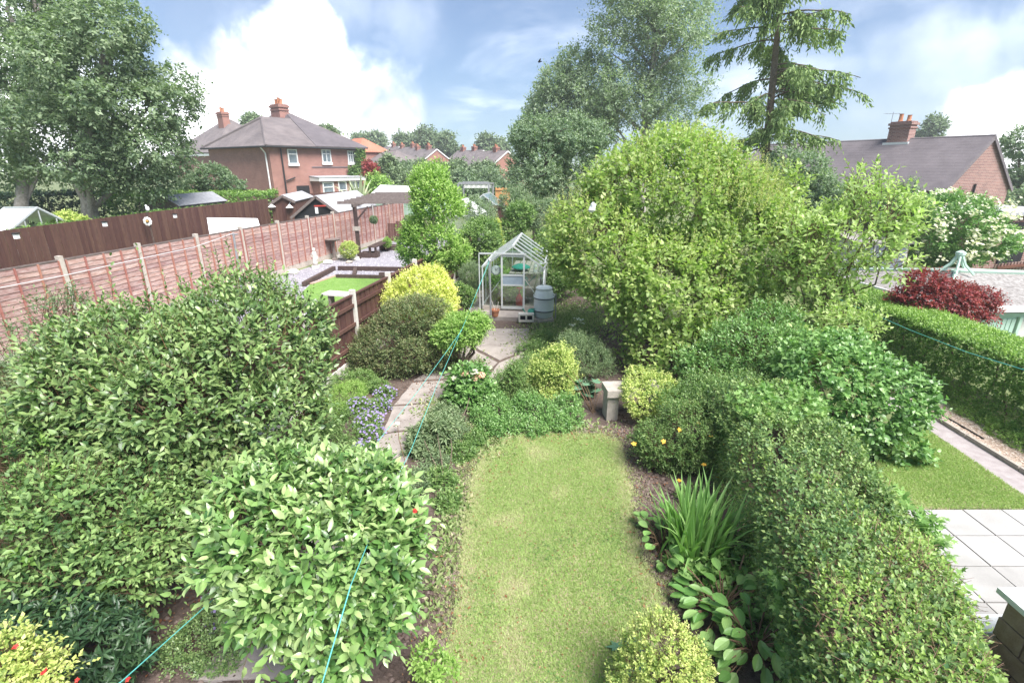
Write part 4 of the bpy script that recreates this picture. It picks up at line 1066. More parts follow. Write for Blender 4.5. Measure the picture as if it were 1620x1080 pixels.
    # lean-to with a glazed front, further left
    p = a(1352, 425, 17.5); t2 = thing('outbuilding', 'small pale outbuilding with grey windows left of the lichened garage roof', 'shed', (p.x, p.y, 0))
    MB().box((p.x + .9, p.y + 1.2, .9), (1.8, 2.2, 1.8)).build('wall', M['render'], t2)
    MB().slab([(p.x - .15, p.y - .05, 1.82), (p.x + 2.0, p.y - .05, 1.82), (p.x + 2.0, p.y + 2.5, 2.1), (p.x - .15, p.y + 2.5, 2.1)], .06).build('roof', M['moss_roof'], t2)
    for k in range(3): MB().box((p.x + .35 + k * .55, p.y + .085, 1.25), (.46, .03, .8)).build('pane', M['winglass'], t2)
    # brick outhouse and fence at the far right edge
    p = a(1545, 420, 22); t3 = thing('outhouse', 'brick outhouse with dark doorway at the far right edge', 'outhouse', (p.x, p.y, 0))
    MB().box((p.x + 2.2, p.y + 2.2, 1.15), (4.4, 4, 2.3)).build('wall', M['bbrick'], t3)
    MB().box((p.x + 2.2, p.y + 2.2, 2.36), (4.8, 4.4, .12)).build('flat_roof', M['felt'], t3)
    MB().box((p.x + 1.5, p.y + .17, 1.0), (1.0, .06, 2.0)).build('door', M['dark'], t3)
    t4 = thing('panel_fence', 'pale vertical board fence below the brick outhouse, right edge', 'fence', (a(1600, 450, 18).x, 18, 0))
    for k in range(18):
        p = a(1578 + k * 5.2, 418 - k * .6, 18.5 - k * .05); MB().box((p.x, p.y, p.z / 2), (.13, .03, p.z), (1, -.2)).build('board', M['lap'], t4)
    MB().bar(a(1578, 424, 18.45), a(1668, 414, 17.6), .05, .1).build('rail', M['batten'], t4)
    # white car roof / van top showing at the edge
    p = a(1600, 372, 24); MB_ = MB(); MB_.box((p.x + 1.6, p.y + 1, p.z - .15), (3.6, 1.9, .3)); MB_.box((p.x + 1.6, p.y + 1, (p.z - .3) / 2), (3.3, 1.7, p.z - .3))
    bare('garden_store', MB_, M['white'], 'white flat topped store by the bungalow gable, right edge', 'store')
garage()
# ------------------------------------------------------------------ the left neighbour's garden
Z1 = .45
def left_garden():
    q = [(lx(12) + .1, 12), (fx(12) - .4, 12), (fx(24) - .4, 24), (fx(31) - .4, 31), (lx(31) + .1, 31)]
    struct('slate_chippings', MB().prism(q, .2, Z1), M['slate'])
    rs = np.random.RandomState(9); n = 26000
    P = np.column_stack([rs.uniform(-10, -1, n), 14 + 16 * rs.random(n) ** 1.3, np.full(n, Z1 + .002)]); P = P[inpoly(P, q)]; k = len(P); ang = rs.random(k) * 6.28
    t = (np.array([(-.5, -.1, 0), (.5, 0, 0), (.1, .5, 0), (0, .1, .3)]), np.array([(0, 1, 3), (1, 2, 3), (2, 0, 3)]))
    s = rs.uniform(.03, .07, k)
    leafmesh('slate_chips', P, np.stack([np.cos(ang), np.sin(ang), ang * 0], 1), np.tile([0, 0, 1.0], (k, 1)), s, s, t, rs.random(k), rs.random(k) * 0,
             leafmat('slate_chip', (.2, .19, .22), (.36, .34, .38), (.58, .56, .6), None, .8, 0, .3), None)
    lp = [(gd(*p, .47).x, gd(*p, .47).y) for p in ((478, 462), (492, 449), (530, 435), (612, 437), (640, 440), (628, 470), (560, 500), (490, 490))]
    struct('smooth_lawn', MB().prism(lp[::-1], .3, .475), M['fake_lawn'])
    rs = np.random.RandomState(10)
    grass_blades(lp, 30000, .47, 31, (.015, .035), False, pad=.0, m='lime', name='lawn_grass')
left_garden()
def sleepers():
    rows = [((480, 446), (528, 421), .16), ((532, 434), (634, 436), .14), ((535, 421), (660, 423), .16), ((560, 433), (562, 423), .14), ((600, 431), (660, 432), .1)]
    labs = ['dark timber sleeper running back along the left edge of the smooth green lawn', 'dark timber sleeper along the back edge of the smooth green lawn',
            'long dark sleeper edging the slate chippings behind the lawn steps', 'short dark sleeper closing the lawn step at its left end', 'low dark sleeper step between lawn and slate chippings']
    for (p, q, h), lab in zip(rows, labs):
        A, B = gd(*p, Z1 + h), gd(*q, Z1 + h)
        bare('sleeper', MB().bar(A - Vector((0, 0, h / 2 + .02)), B - Vector((0, 0, h / 2 + .02)), .13, h + .04), M['darkwood'], lab, 'sleeper', 'timber sleepers round the lawn')
    e = [gd(492, 449, .49), gd(530, 436, .49), gd(612, 438, .49)]
    mb = MB()
    for i in range(2):
        n = int((e[i + 1] - e[i]).length / .24)
        for k in range(n): mb.bar(e[i].lerp(e[i + 1], (k + .04) / n), e[i].lerp(e[i + 1], (k + .96) / n), .12, .05)
    o = bare('brick_edging', mb, mat('pink_edging', (.5, .3, .26), (.58, .4, .35), 9, .9), 'thin pinkish brick edging round the smooth green lawn', 'edging')
sleepers()
def pergola():
    B = gd(569, 409, Z1); t = thing('pergola', 'dark timber pergola with slatted top over the slate chippings', 'pergola', (B.x, B.y, Z1))
    ztop = a(560, 327, B.y).z
    d = Vector((1, .12, 0)).normalized(); e = Vector((.172, .985, 0)).normalized()
    posts = [B, B + e * 5.0 , B + d * 3.4 + e * 1.2, B + d * 3.4 + e * 5.0]
    P2 = gd(612, 377, Z1); posts = [B, P2, B + d * 3.3, P2 + d * 3.2]
    for p in posts: MB().bar((p.x, p.y, Z1), (p.x, p.y, ztop), .14).build('post', M['darkwood'], t)
    for p, q in ((posts[0], posts[1]), (posts[2], posts[3])):
        x = (q - p).normalized()
        MB().bar(Vector((p.x, p.y, ztop + .07)) - x * .4, Vector((q.x, q.y, ztop + .07)) + x * .4, .07, .16).build('beam', M['greywood'], t)
    for p, q in ((posts[0], posts[2]), (posts[1], posts[3])):
        x = (q - p).normalized(); MB().bar(Vector((p.x, p.y, ztop - .55)) + x * .05, Vector((p.x, p.y, ztop)) + x * .55, .07).build('brace', M['darkwood'], t)
    for k in range(8):
        s = -.08 + 1.16 * k / 7; p0 = posts[0].lerp(posts[1], s); p1 = posts[2].lerp(posts[3], s); y = (p1 - p0).normalized()
        MB().bar(Vector((p0.x, p0.y, ztop + .2)) - y * .55, Vector((p1.x, p1.y, ztop + .2)) + y * .4, .07, .11).build('rafter', M['greywood'], t)
    MB().box((B.x + .02, B.y - .09, Z1 + 1.3), (.3, .05, .18)).build('plaque', M['stone'], t)
    for (px, py, Y, lab) in ((591, 348, B.y + .6, 'grey green topiary ball hanging under the pergola beam, left one'), (645, 347, B.y + .9, 'grey green topiary ball hanging beside the dark screen, right one')):
        c = a(px, py, Y); tb = thing('topiary_ball', lab, 'topiary ball', (c.x, c.y, c.z - .17), 'topiary balls on the pergola'); rs = np.random.RandomState(int(px))
        MB().ball(c, .15, 14, 9).build('ball', M['topiary'], tb); MB().tube([c + Vector((0, 0, .14)), (c.x, c.y, ztop + .1)], .012, 4).build('chain', M['wire'], tb)
        u = unit(rs.normal(0, 1, (400, 3))); dd = sprays(rs, np.array(c) + u * .15, u, 3, .05, .03, .04); leafmesh('foliage', *dd[:5], TRI2, dd[5], dd[6], L['olive'], tb)
pergola()
def screen():
    t = thing('screen_fence', 'dark stained board screen at the back of the pergola', 'fence', (gd(632, 378, Z1).x, gd(632, 378, Z1).y, Z1))
    p, q = gd(615, 382, Z1), gd(675, 380, Z1)
    for k in range(14):
        c = p.lerp(q, (k + .5) / 14); h = 1.05 if k > 2 else .95
        MB().box((c.x, c.y, Z1 + h / 2), ((q - p).length / 14 * .94, .03, h), (q.x - p.x, q.y - p.y)).build('board', M['brownboard'], t)
screen()
def bench_and_planters():
    c0, c1 = gd(588, 391, Z1 + .45), gd(606, 383, Z1 + .45); t = thing('garden_bench', 'low dark timber bench on the slate chippings behind the pergola post', 'bench', ((c0.x + c1.x) / 2, c0.y, Z1))
    d = (c1 - c0).normalized(); w = Vector((d.y, -d.x, 0))
    for k in (-1, 0, 1): MB().bar(c0 + w * .13 * k, c1 + d * .3 + w * .13 * k, .12, .05).build('seat', M['darkwood'], t)
    for p in (c0 + d * .1, c1 + d * .2):
        for k in (-1, 1): MB().bar(p + w * .13 * k - Vector((0, 0, .03)), p + w * .13 * k - Vector((0, 0, .45)), .09).build('leg', M['darkwood'], t)
    def planter(px, py, w, h, dp, lab):
        p = gd(px, py, Z1); t = thing('planter', lab, 'planter', (p.x, p.y, Z1), 'dark timber planters')
        for dx, dy, sx, sy in ((0, 0, w, .05), (0, dp, w, .05), (-w / 2, dp / 2, .05, dp - .06), (w / 2, dp / 2, .05, dp - .06)): MB().box((p.x + dx, p.y + dy, Z1 + h / 2), (sx, sy, h)).build('side', M['darkwood'], t)
        MB().box((p.x, p.y + dp / 2, Z1 + h * .4), (w - .06, dp - .06, h * .8)).build('soil', M['soil'], t); return p
    planter(614, 396, .8, .2, .6, 'low dark planter right of the timber bench'); planter(584, 408, .7, .22, .5, 'low dark planter in front of the timber bench'); planter(637, 382, .6, .3, .6, 'square dark planter against the board screen')
    p = gd(611, 392, Z1 + .2); plant('box_ball', 'small clipped green ball in the low planter right of the bench', 'shrub', (p.x, p.y, Z1 + .15), [(p.x, p.y + .2, Z1 + .4, .24, .24, .24)], 500, (.06, .035), L['lime'], 5, 4, .05, nstem=1)
    p = gd(553, 412, Z1); plant('yellow_shrub', 'small yellow shrub beside the bird bath and pergola post', 'shrub', (p.x, p.y, Z1), [(p.x, p.y, Z1 + .45, .4, .35, .35)], 500, (.09, .04), L['goldgreen'], 6, 5, .1, gap=.25, nstem=2)
    p = gd(530, 411, Z1); t = thing('bird_bath', 'dark bird bath on a slim stem in front of the lap fence', 'bird bath', (p.x, p.y, Z1))
    MB().lathe((p.x, p.y, Z1), [(.17, 0), (.15, .05), (.06, .1), (.05, .6), (.07, .78)], 14).build('stem', M['greywood'], t); MB().lathe((p.x, p.y, Z1 + .78), [(.08, 0), (.3, .07), (.34, .11), (.31, .12), (.1, .08)], 18).build('bowl', M['greywood'], t)
    p = gd(499.5, 424, Z1); t = thing('statue', 'pale cast stone figure of a robed lady against a fence post', 'statue', (p.x, p.y, Z1))
    MB().box((p.x, p.y, Z1 + .06), (.22, .22, .12)).build('plinth', M['palestone'], t)
    body = MB().lathe((p.x, p.y, Z1 + .12), [(.11, 0), (.105, .12), (.085, .26), (.075, .36), (.095, .43), (.085, .5), (.035, .535), (.032, .56)], 14); body.ball((p.x, p.y, Z1 + .72), .055, 10, 8, 1.15)
    body.tube([(p.x - .085, p.y, Z1 + .6), (p.x - .11, p.y - .03, Z1 + .48), (p.x - .02, p.y - .1, Z1 + .44)], [.03, .026, .02], 6); body.tube([(p.x + .085, p.y, Z1 + .6), (p.x + .12, p.y - .02, Z1 + .46), (p.x + .1, p.y - .07, Z1 + .34)], [.03, .026, .02], 6)
    body.ball((p.x, p.y + .02, Z1 + .74), .058, 8, 6, 1.0); body.build('figure', M['palestone'], t, True)
    r = random.Random(3)
    labs = ['low cream rock beside the statue on the slate chippings', 'flat cream rock left of the pale statue', 'cream rock heaped below the bird bath', 'dark flat rock before the bird bath', 'pale rock by the foot of the pergola post', 'pale boulder against the lap fence behind the left shrub', 'cream rock between bird bath and pergola post']
    for (px, py, s), lab in zip(((519, 417, .2), (464, 433, .22), (540, 409, .22), (553, 416, .14), (562, 411, .2), (428, 436, .3), (549, 408, .17)), labs):
        p = gd(px, py, Z1); mb = MB(); mb.ball((p.x, p.y, Z1 + s * .3), s, 9, 6, .5, .2, r); bare('rock', mb, M['palestone'] if s > .15 else M['stone'], lab, 'rock', 'rocks on the slate chippings')
    p = gd(541, 402, Z1); t = thing('lantern', 'small black garden lantern beside the bird bath', 'lantern', (p.x, p.y, Z1)); MB().lathe((p.x, p.y, Z1), [(.08, 0), (.08, .04), (.06, .05)], 8).build('base', M['black'], t)
    MB().lathe((p.x, p.y, Z1 + .05), [(.055, 0), (.06, .14)], 8).build('lens', M['white'], t); MB().lathe((p.x, p.y, Z1 + .19), [(.09, 0), (.03, .09), (.01, .12)], 8).build('cap', M['black'], t)
    # white topped rail bench by the near fence
    A, B = gd(515, 463, Z1 + .5), gd(556, 466, Z1 + .5); t = thing('garden_table', 'low table with white top beside the near board fence', 'table', ((A.x + B.x) / 2, A.y, Z1))
    MB().bar(A, B, .4, .05).build('tabletop', M['palestone'], t)
    for s in (.2, .8):
        for w_ in (-.12, .12): p = A.lerp(B, s); MB().bar((p.x, p.y + w_, Z1 + .47), (p.x, p.y + w_, Z1 - .05), .07).build('leg', M['greywood'], t)
bench_and_planters()

# lights, ornaments and cable on the fences
for px, py, Y, lab in ((26, 374, 14.6, 'small white solar lamp at the left end of the tall dark fence'), (166, 355, 17.4, 'small white solar lamp on the tall dark fence, second from left'), (277, 342, 21.6, 'small white solar lamp right of the white ornament on the tall fence')):
    p = a(px, py, Y); t = thing('fence_lamp', lab, 'lamp', (p.x, p.y, p.z - .1), 'lamps on the tall dark fence')
    MB().box(p, (.1, .1, .13)).build('lens', M['white'], t); MB().box(p + Vector((0, 0, .085)), (.14, .14, .03)).build('cap', M['black'], t)
def windmill():
    p = a(235, 350, 20.3); t = thing('garden_windmill', 'white flower shaped spinner on a dark pole against the tall fence', 'ornament', (p.x, p.y, .7))
    MB().tube([(p.x + .05, p.y, .7), (p.x, p.y, p.z + .35)], .035, 6).build('pole', M['darkwood'], t)
    for k in range(9):
        an = k * 2 * math.pi / 9; c = p + Vector((math.cos(an) * .12, -.06, math.sin(an) * .12)); mb = MB(); mb.ball(c, .06, 7, 5, 1.0); mb.v = [(v[0], c.y + (v[1] - c.y) * .3, v[2]) for v in mb.v]; mb.build('petal', M['white'], t)
    MB().ball(p + Vector((0, -.08, 0)), .055, 8, 6).build('hub', M['goldpaint'], t)
    q = p + Vector((.1, -.04, .48)); mb = MB(); mb.ball(q, .07, 8, 6, 1.4); mb.ball(q + Vector((-.04, 0, .11)), .04, 6, 5); mb.build('bird_ornament', M['white'], t)
M['goldpaint'] = mat('brown_yellow', (.35, .2, .05), (.4, .25, .08), 5)
windmill()
for px, py, Y, lab in ((430, 326, 26.9, 'white mushroom lamp on the left post of the narrow brown shed'), (458, 327, 26.9, 'white mushroom lamp on the door side of the narrow brown shed')):
    p = a(px, py, Y); t = thing('shed_lamp', lab, 'lamp', (p.x, p.y, p.z - .1), 'lamps on the brown shed'); MB().lathe(p - Vector((0, 0, .05)), [(.2, 0), (.08, .1), (.04, .16)], 10).build('lamp_shade', M['white'], t); MB().tube([p + Vector((0, 0, .1)), p + Vector((.06, .1, .28))], .025, 5).build('bracket', M['pipe'], t)
def pole_and_wire():
    p = gd(376, 420, .6); p = a(371, 400, 14.6); t = thing('line_pole', 'slim grey metal pole in front of the lap fence', 'pole', (p.x, p.y, .5)); top = a(369, 369, 14.6)
    MB().tube([(p.x, p.y, .5), top], .03, 7).build('post', M['pipe'], t); MB().tube([top - Vector((.12, 0, .03)), top + Vector((.12, 0, -.03))], .02, 6).build('crossbar', M['pipe'], t)
    pts = [a(0, 455, 8.6), a(100, 436, 9.8), a(200, 414, 11.2), a(307, 391, 13.0), top]
    bare('wire_line', MB().tube(pts, .008, 4), M['wire'], 'thin pale wire strung along the lap fence', 'wire')
pole_and_wire()

# ------------------------------------------------------------------ the greenhouse and what stands about it
def greenhouse():
    f = Vector((.105, .994, 0)).normalized(); s = Vector((f.y, -f.x, 0)); O = Vector((.03, 14.9, .14)); W, Ln, E, RZ = 1.84, 3.0, 1.30, 1.93
    q = lambda x, y, z: O + s * x + f * y + Vector((0, 0, z))
    t = thing('greenhouse', 'aluminium framed glass greenhouse at the end of the concrete path', 'greenhouse', O)
    MB().hexa([q(-1.15, -.75, -.15), q(1.2, -.75, -.15), q(1.2, 3.3, -.15), q(-1.15, 3.3, -.15), q(-1.15, -.75, -.01), q(1.2, -.75, -.01), q(1.2, 3.3, -.01), q(-1.15, 3.3, -.01)]).build('plinth', M['concrete'], t)
    h = W / 2; fr = MB(); w = .04
    sill = MB()
    for a0, b0 in (((-h, 0), (h, 0)), ((-h, Ln), (h, Ln)), ((-h, 0), (-h, Ln)), ((h, 0), (h, Ln))): sill.bar(q(*a0, .06), q(*b0, .06), .07, .13)
    sill.build('base_kerb', M['stone'], t)
    for y in (0, Ln):
        for x in (-h, h): fr.bar(q(x, y, 0), q(x, y, E), w)
        fr.bar(q(-h, y, E), q(0, y, RZ), w); fr.bar(q(h, y, E), q(0, y, RZ), w)
        for x in (-.33, .33): fr.bar(q(x, y, .1), q(x, y, E + (1 - .33 / h) * (RZ - E)), w * .9)
        fr.bar(q(-h, y, E), q(h, y, E), w * .8) if y else None
    for x in (-h, h): fr.bar(q(x, 0, E), q(x, Ln, E), .055); fr.bar(q(x, 0, .14), q(x, Ln, .14), w)
    fr.bar(q(0, 0, RZ), q(0, Ln, RZ), .055)
    n = 5
    for k in range(1, n):
        y = Ln * k / n
        for x in (-h, h): fr.bar(q(x, y, 0), q(x, y, E), w * .8); fr.bar(q(x, y, E), q(0, y, RZ), w * .8)
    for x in (-1, 1): fr.bar(q(h * x, 0.02, .16), q(.36 * x, .02, .95), .022); 
    fr.build('frame', M['metal'], t)
    for k in range(n):
        y0, y1 = Ln * k / n + .01, Ln * (k + 1) / n - .01
        for x in (-h, h):
            MB().add([q(x, y0, .12), q(x, y1, .12), q(x, y1, E), q(x, y0, E)], [(0, 1, 2, 3)]).build('pane', M['glass'], t)
            MB().add([q(x, y0, E), q(x, y1, E), q(0, y1, RZ), q(0, y0, RZ)], [(0, 1, 2, 3)]).build('pane', M['glass'], t)
    for y in (0, Ln):
        for xa, xb in ((-h, -.33), (.33, h)):
            za, zb = E + (1 - abs(xa) / h) * (RZ - E), E + (1 - abs(xb) / h) * (RZ - E)
            MB().add([q(xa, y, .12), q(xb, y, .12), q(xb, y, zb), q(xa, y, za)], [(0, 1, 2, 3)]).build('pane', M['glass'], t)
        if y: MB().add([q(-.33, y, .12), q(.33, y, .12), q(.33, y, RZ - .2), q(-.33, y, RZ - .2)], [(0, 1, 2, 3)]).build('pane', M['glass'], t)
        MB().add([q(-.33, y, E + (1 - .33 / h) * (RZ - E)), q(.33, y, E + (1 - .33 / h) * (RZ - E)), q(0, y, RZ)], [(0, 1, 2)]).build('pane', M['glass'], t)
    # sliding door on its rail
    dm = MB(); zt = 1.66
    for x in (-.33, .33): dm.bar(q(x, -.05, .06), q(x, -.05, zt), .055)
    for z in (.08, .78, 1.08, zt): dm.bar(q(-.33, -.05, z), q(.33, -.05, z), .06 if z in (.08, zt) else .045)
    dr = dm.build('door', M['metal'], t)
    for z0, z1 in ((.1, .77), (1.1, zt - .03)): MB().add([q(-.3, -.05, z0), q(.3, -.05, z0), q(.3, -.05, z1), q(-.3, -.05, z1)], [(0, 1, 2, 3)]).build('pane', M['glass'], dr)
    MB().hexa([q(-.3, -.06, .8), q(.3, -.06, .8), q(.3, -.05, .8), q(-.3, -.05, .8), q(-.3, -.06, 1.06), q(.3, -.06, 1.06), q(.3, -.05, 1.06), q(-.3, -.05, 1.06)]).build('door_panel', mat('blue_grey_panel', (.24, .30, .36), (.3, .36, .42), 5, .5), dr)
    MB().bar(q(-1.0, -.09, zt + .06), q(.4, -.09, zt + .06), .045).build('door_rail', M['metal'], t)
    MB().bar(q(-1.0, -.09, zt + .06), q(-1.0, -.09, 0), .03).build('rail_post', M['metal'], t)
    # things inside
    g = thing('staging', 'timber staging shelf inside the greenhouse', 'shelf', q(.45, 1.2, 0))
    for z in (.55, 1.0):
        for k in range(5): MB().bar(q(-.1 + k * .2, .6, z), q(-.1 + k * .2, 2.8, z), .17, .03).build('shelf', M['stone'], g)
    for x in (-.15, .8):
        for y in (.65, 2.7): MB().bar(q(x, y, 0), q(x, y, 1.0), .05).build('leg', M['greywood'], g)
    for (x, y, r, lab) in ((.15, 1.0, .3, 'wide green dish on the greenhouse staging'),): bare('dish', MB().lathe(q(x, y, 1.02), [(.08, 0), (r, .1), (r * .96, .13), (r * .5, .2), (.04, .22)], 18), M['greenplastic'], lab, 'dish')
    bare('watering_can', MB().lathe(q(.25, .9, .58), [(.14, 0), (.15, .2), (.1, .26)], 14).tube([q(.4, .9, .66), q(.6, .88, .86)], .025, 6), M['greenplastic'], 'dark green can on the lower staging shelf inside the greenhouse', 'watering can')
    bare('bottle', MB().lathe(q(.62, .75, 1.02), [(.06, 0), (.06, .2), (.03, .26), (.03, .3)], 12), M['white'], 'white bottle on the greenhouse staging by the gable glass', 'bottle')
    bare('bottle', MB().lathe(q(.78, .9, 1.02), [(.07, 0), (.07, .24), (.03, .3), (.03, .34)], 12), M['white'], 'taller white bottle at the right end of the greenhouse staging', 'bottle')
    t2 = thing('hand_pump', 'red plastic garden sprayer behind the greenhouse door', 'sprayer', q(.16, .3, 0)); MB().lathe(q(.16, .3, 0), [(.1, 0), (.11, .3), (.05, .42)], 14).build('tank', M['red'], t2); MB().bar(q(.16, .3, .4), q(.16, .3, .62), .03).bar(q(.08, .3, .62), q(.24, .3, .62), .035).build('handle', M['red'], t2)
    c = q(-.52, .06, 1.2); t3 = thing('wall_clock', 'round white dial hanging inside the left greenhouse gable', 'dial', c); 
    mb = MB(); mb.lathe((0, 0, 0), [(.14, 0), (.15, .02), (.12, .035)], 20); mb.v = [(c.x + v[0], c.y - v[2], c.z + v[1]) for v in mb.v]; mb.build('case', M['metal'], t3)
    mb = MB(); mb.lathe((0, 0, .037), [(.112, 0), (.112, .004)], 20); mb.v = [(c.x + v[0], c.y - v[2], c.z + v[1]) for v in mb.v]; mb.build('dial_face', M['white'], t3); MB().bar(c + Vector((0, -.046, 0)), c + Vector((.05, -.046, .06)), .01).bar(c + Vector((0, -.046, 0)), c + Vector((-.02, -.046, .07)), .01).build('hand', M['black'], t3)
    b = q(-.45, 1.0, 0); plant('tomato_plant', 'leafy tomato plant on the left inside the greenhouse', 'plant', b, [(*q(-.5, .9, .45), .32, .7, .45), (*q(-.5, 1.9, .5), .3, .5, .5)], 420, (.13, .07), L['lime'], 40, 6, .14, nstem=3, r0=.012)
    b = q(.0, 1.1, 0); plant('tomato_plant', 'leafy tomato plant behind the greenhouse door', 'plant', b, [(*q(-.05, .8, .38), .3, .4, .36)], 330, (.13, .07), L['lime'], 41, 6, .14, nstem=2, r0=.012)
    return q
qg = greenhouse()
def butt():
    p = gd(860, 501, .12); t = thing('water_butt', 'grey green plastic water butt with dark bands beside the greenhouse', 'water butt', (p.x, p.y, 0))
    MB().box((p.x, p.y, .06), (.55, .55, .12)).build('stand', M['stone'], t); z = .12
    MB().lathe((p.x, p.y, z), [(.23, 0), (.265, .06), (.275, .18), (.29, .2), (.29, .24), (.285, .26), (.295, .42), (.285, .55), (.29, .57), (.29, .61), (.275, .63), (.25, .78), (.22, .82)], 28).build('barrel', M['barrel'], t, True)
    for h in (.215, .585): MB().lathe((p.x, p.y, z + h), [(.296, -.018), (.302, -.01), (.302, .01), (.296, .018)], 28).build('band', M['barrelband'], t)
    MB().lathe((p.x, p.y, z + .82), [(.235, 0), (.24, .05), (.2, .085), (.05, .1)], 24).build('lid', M['barrel'], t)
    for sx in (-1, 1): MB().tube([(p.x + sx * .25, p.y - .05, z + .72), (p.x + sx * .3, p.y - .07, z + .68), (p.x + sx * .28, p.y - .07, z + .6)], .018, 6).build('handle', M['barrel'], t)
    bare('downpipe', MB().tube([qg(.93, .1, 1.28), (p.x - .02, p.y + .05, z + .95), (p.x - .02, p.y + .05, z + .9)], .022, 7), M['white'], 'thin white pipe leading from greenhouse gutter to the water butt', 'pipe')
    bare('stake', MB().tube([(p.x + .36, p.y + .1, 0), (p.x + .35, p.y + .1, .8)], .018, 6), M['pipe'], 'slim grey stake standing right of the water butt', 'stake')
butt()
def odds():
    p = gd(783.5, 500, .13); t = thing('flower_pot', 'terracotta pot on the greenhouse step', 'pot', p); MB().lathe(p, [(.085, 0), (.115, .16), (.13, .16), (.13, .21), (.115, .21), (.105, .15)], 18).build('pot', M['pot'], t)
    MB().tube([p + Vector((.02, .02, .1)), p + Vector((-.12, .06, .5))], .008, 4).tube([p + Vector((.02, .02, .1)), p + Vector((.1, .06, .42))], .008, 4).build('cane', M['palestone'], t)
    p = gd(832.5, 513, 0); t = thing('concrete_block', 'hollow concrete block lying in front of the water butt', 'block', (p.x, p.y, 0)); 
    mb = MB()
    for z in (.15, .34): mb.box((p.x, p.y + .1, z - .06), (.44, .2, .045))
    for dx in (-.2, 0, .2): mb.box((p.x + dx, p.y + .1, .185), (.05, .198, .145))
    mb.build('block_shell', M['palestone'], t); MB().box((p.x, p.y + .14, .185), (.34, .1, .14)).build('hollow', M['dark'], t)
    p = gd(840, 502, .13); t = thing('watering_can', 'teal green watering can between the concrete block and the water butt', 'watering can', p)
    MB().lathe(p, [(.1, 0), (.11, .02), (.1, .2), (.07, .24)], 16).build('body', M['greenplastic'], t); MB().tube([p + Vector((-.09, 0, .06)), p + Vector((-.2, -.02, .2)), p + Vector((-.24, -.02, .27))], [.025, .016, .022], 7).build('spout', M['greenplastic'], t); MB().tube([p + Vector((.09, 0, .05)), p + Vector((.17, 0, .15)), p + Vector((.1, 0, .26)), p + Vector((-.02, 0, .26))], .014, 6).build('handle', M['greenplastic'], t)
    p = gd(777, 518, 0); t = thing('washing_pole', 'grey metal washing line pole before the greenhouse', 'pole', p); top = Vector((p.x - .02, p.y, 1.9)); MB().tube([p, top], .028, 8).build('post', M['pipe'], t); MB().lathe(top, [(.04, -.06), (.045, 0), (.02, .04)], 8).build('cap', M['pipe'], t)
    l1 = [(-2.45, .3, 2.4), (-2.3, 1.0, 2.05), (-2.2, 2, 1.63), (-2.24, 3, 1.24), (-1.65, 5, 1.2), (-1.25, 7, 1.24), (-.95, 9, 1.37), (-.76, 11.5, 1.6), tuple(top)]
    l1 = [(-2.2, 1.0, 2.15), tuple(a(190, 1079, 2.0)), tuple(a(340, 945, 3.0)), tuple(a(470, 830, 4.0)), tuple(a(580, 720, 5.3)), tuple(a(660, 620, 7)), tuple(a(730, 523, 9.4)), tuple(top)]
    bare('clothes_line', MB().tube(l1, .0036, 6), M['rope'], 'teal clothes line from the greenhouse pole, the left one over the path', 'rope', 'clothes lines over the garden')
    l2 = [(-1.0, .8, 2.2), tuple(a(510, 1079, 1.85)), tuple(a(555, 925, 2.35)), tuple(a(606, 800, 4.2)), tuple(a(650, 712, 5.4)), tuple(a(690, 612, 7.2)), tuple(a(722, 540, 9.3)), tuple(top - Vector((0, 0, .05)))]
    bare('clothes_line', MB().tube(l2, .0036, 6), M['rope'], 'teal clothes line from the greenhouse pole, the right one crossing the glossy bush', 'rope', 'clothes lines over the garden')
    l3 = [a(1320, 470, 12.5), a(1345, 481, 11.5), a(1440, 522, 9.2), a(1530, 557, 7.6), a(1660, 597, 6.2)]
    bare('clothes_line', MB().tube(l3, .006, 6), M['rope'], 'teal clothes line running along the clipped privet hedge', 'rope', 'clothes lines over the garden')
    # stone bench
    p = gd(965, 668, 0); d = Vector((1, .08, 0)).normalized(); t = thing('stone_bench', 'stone garden bench with slab seat half hidden by the gold shrub', 'bench', (p.x + .4, p.y, 0))
    MB().box((p.x + .40, p.y + .22, .555), (1.0, .42, .13), (d.x, d.y)).build('seat', M['stone'], t)
    for dx in (.03, .72): MB().box((p.x + dx, p.y + .2, .245), (.2, .3, .49), (d.x, d.y)).build('pillar', M['stone'], t)
    # pale things caught in the big bush
    p = a(937, 328, 9.9); mb = MB(); mb.ball(p, .065, 8, 6, 1.2, .4, random.Random(2)); bare('white_cloth', mb, M['white'], 'crumpled pale scrap caught in the big lilac bush', 'scrap')
    p = a(853, 98, 30); t = thing('bird', 'tiny dark bird flying in the blue sky', 'bird', p); mb = MB(); mb.ball(p, .07, 8, 6, .7); mb.tube([p + Vector((.05, 0, 0)), p + Vector((.16, 0, .02))], [.04, .01], 5); mb.build('body', M['dark'], t)
    for sx in (-1, 1): MB().slab([p + Vector((-.05, 0, .02)), p + Vector((.06, 0, .02)), p + Vector((.08, sx * .22, .1)), p + Vector((.03, sx * .25, .1))], .012).build('wing', M['dark'], t)
odds()
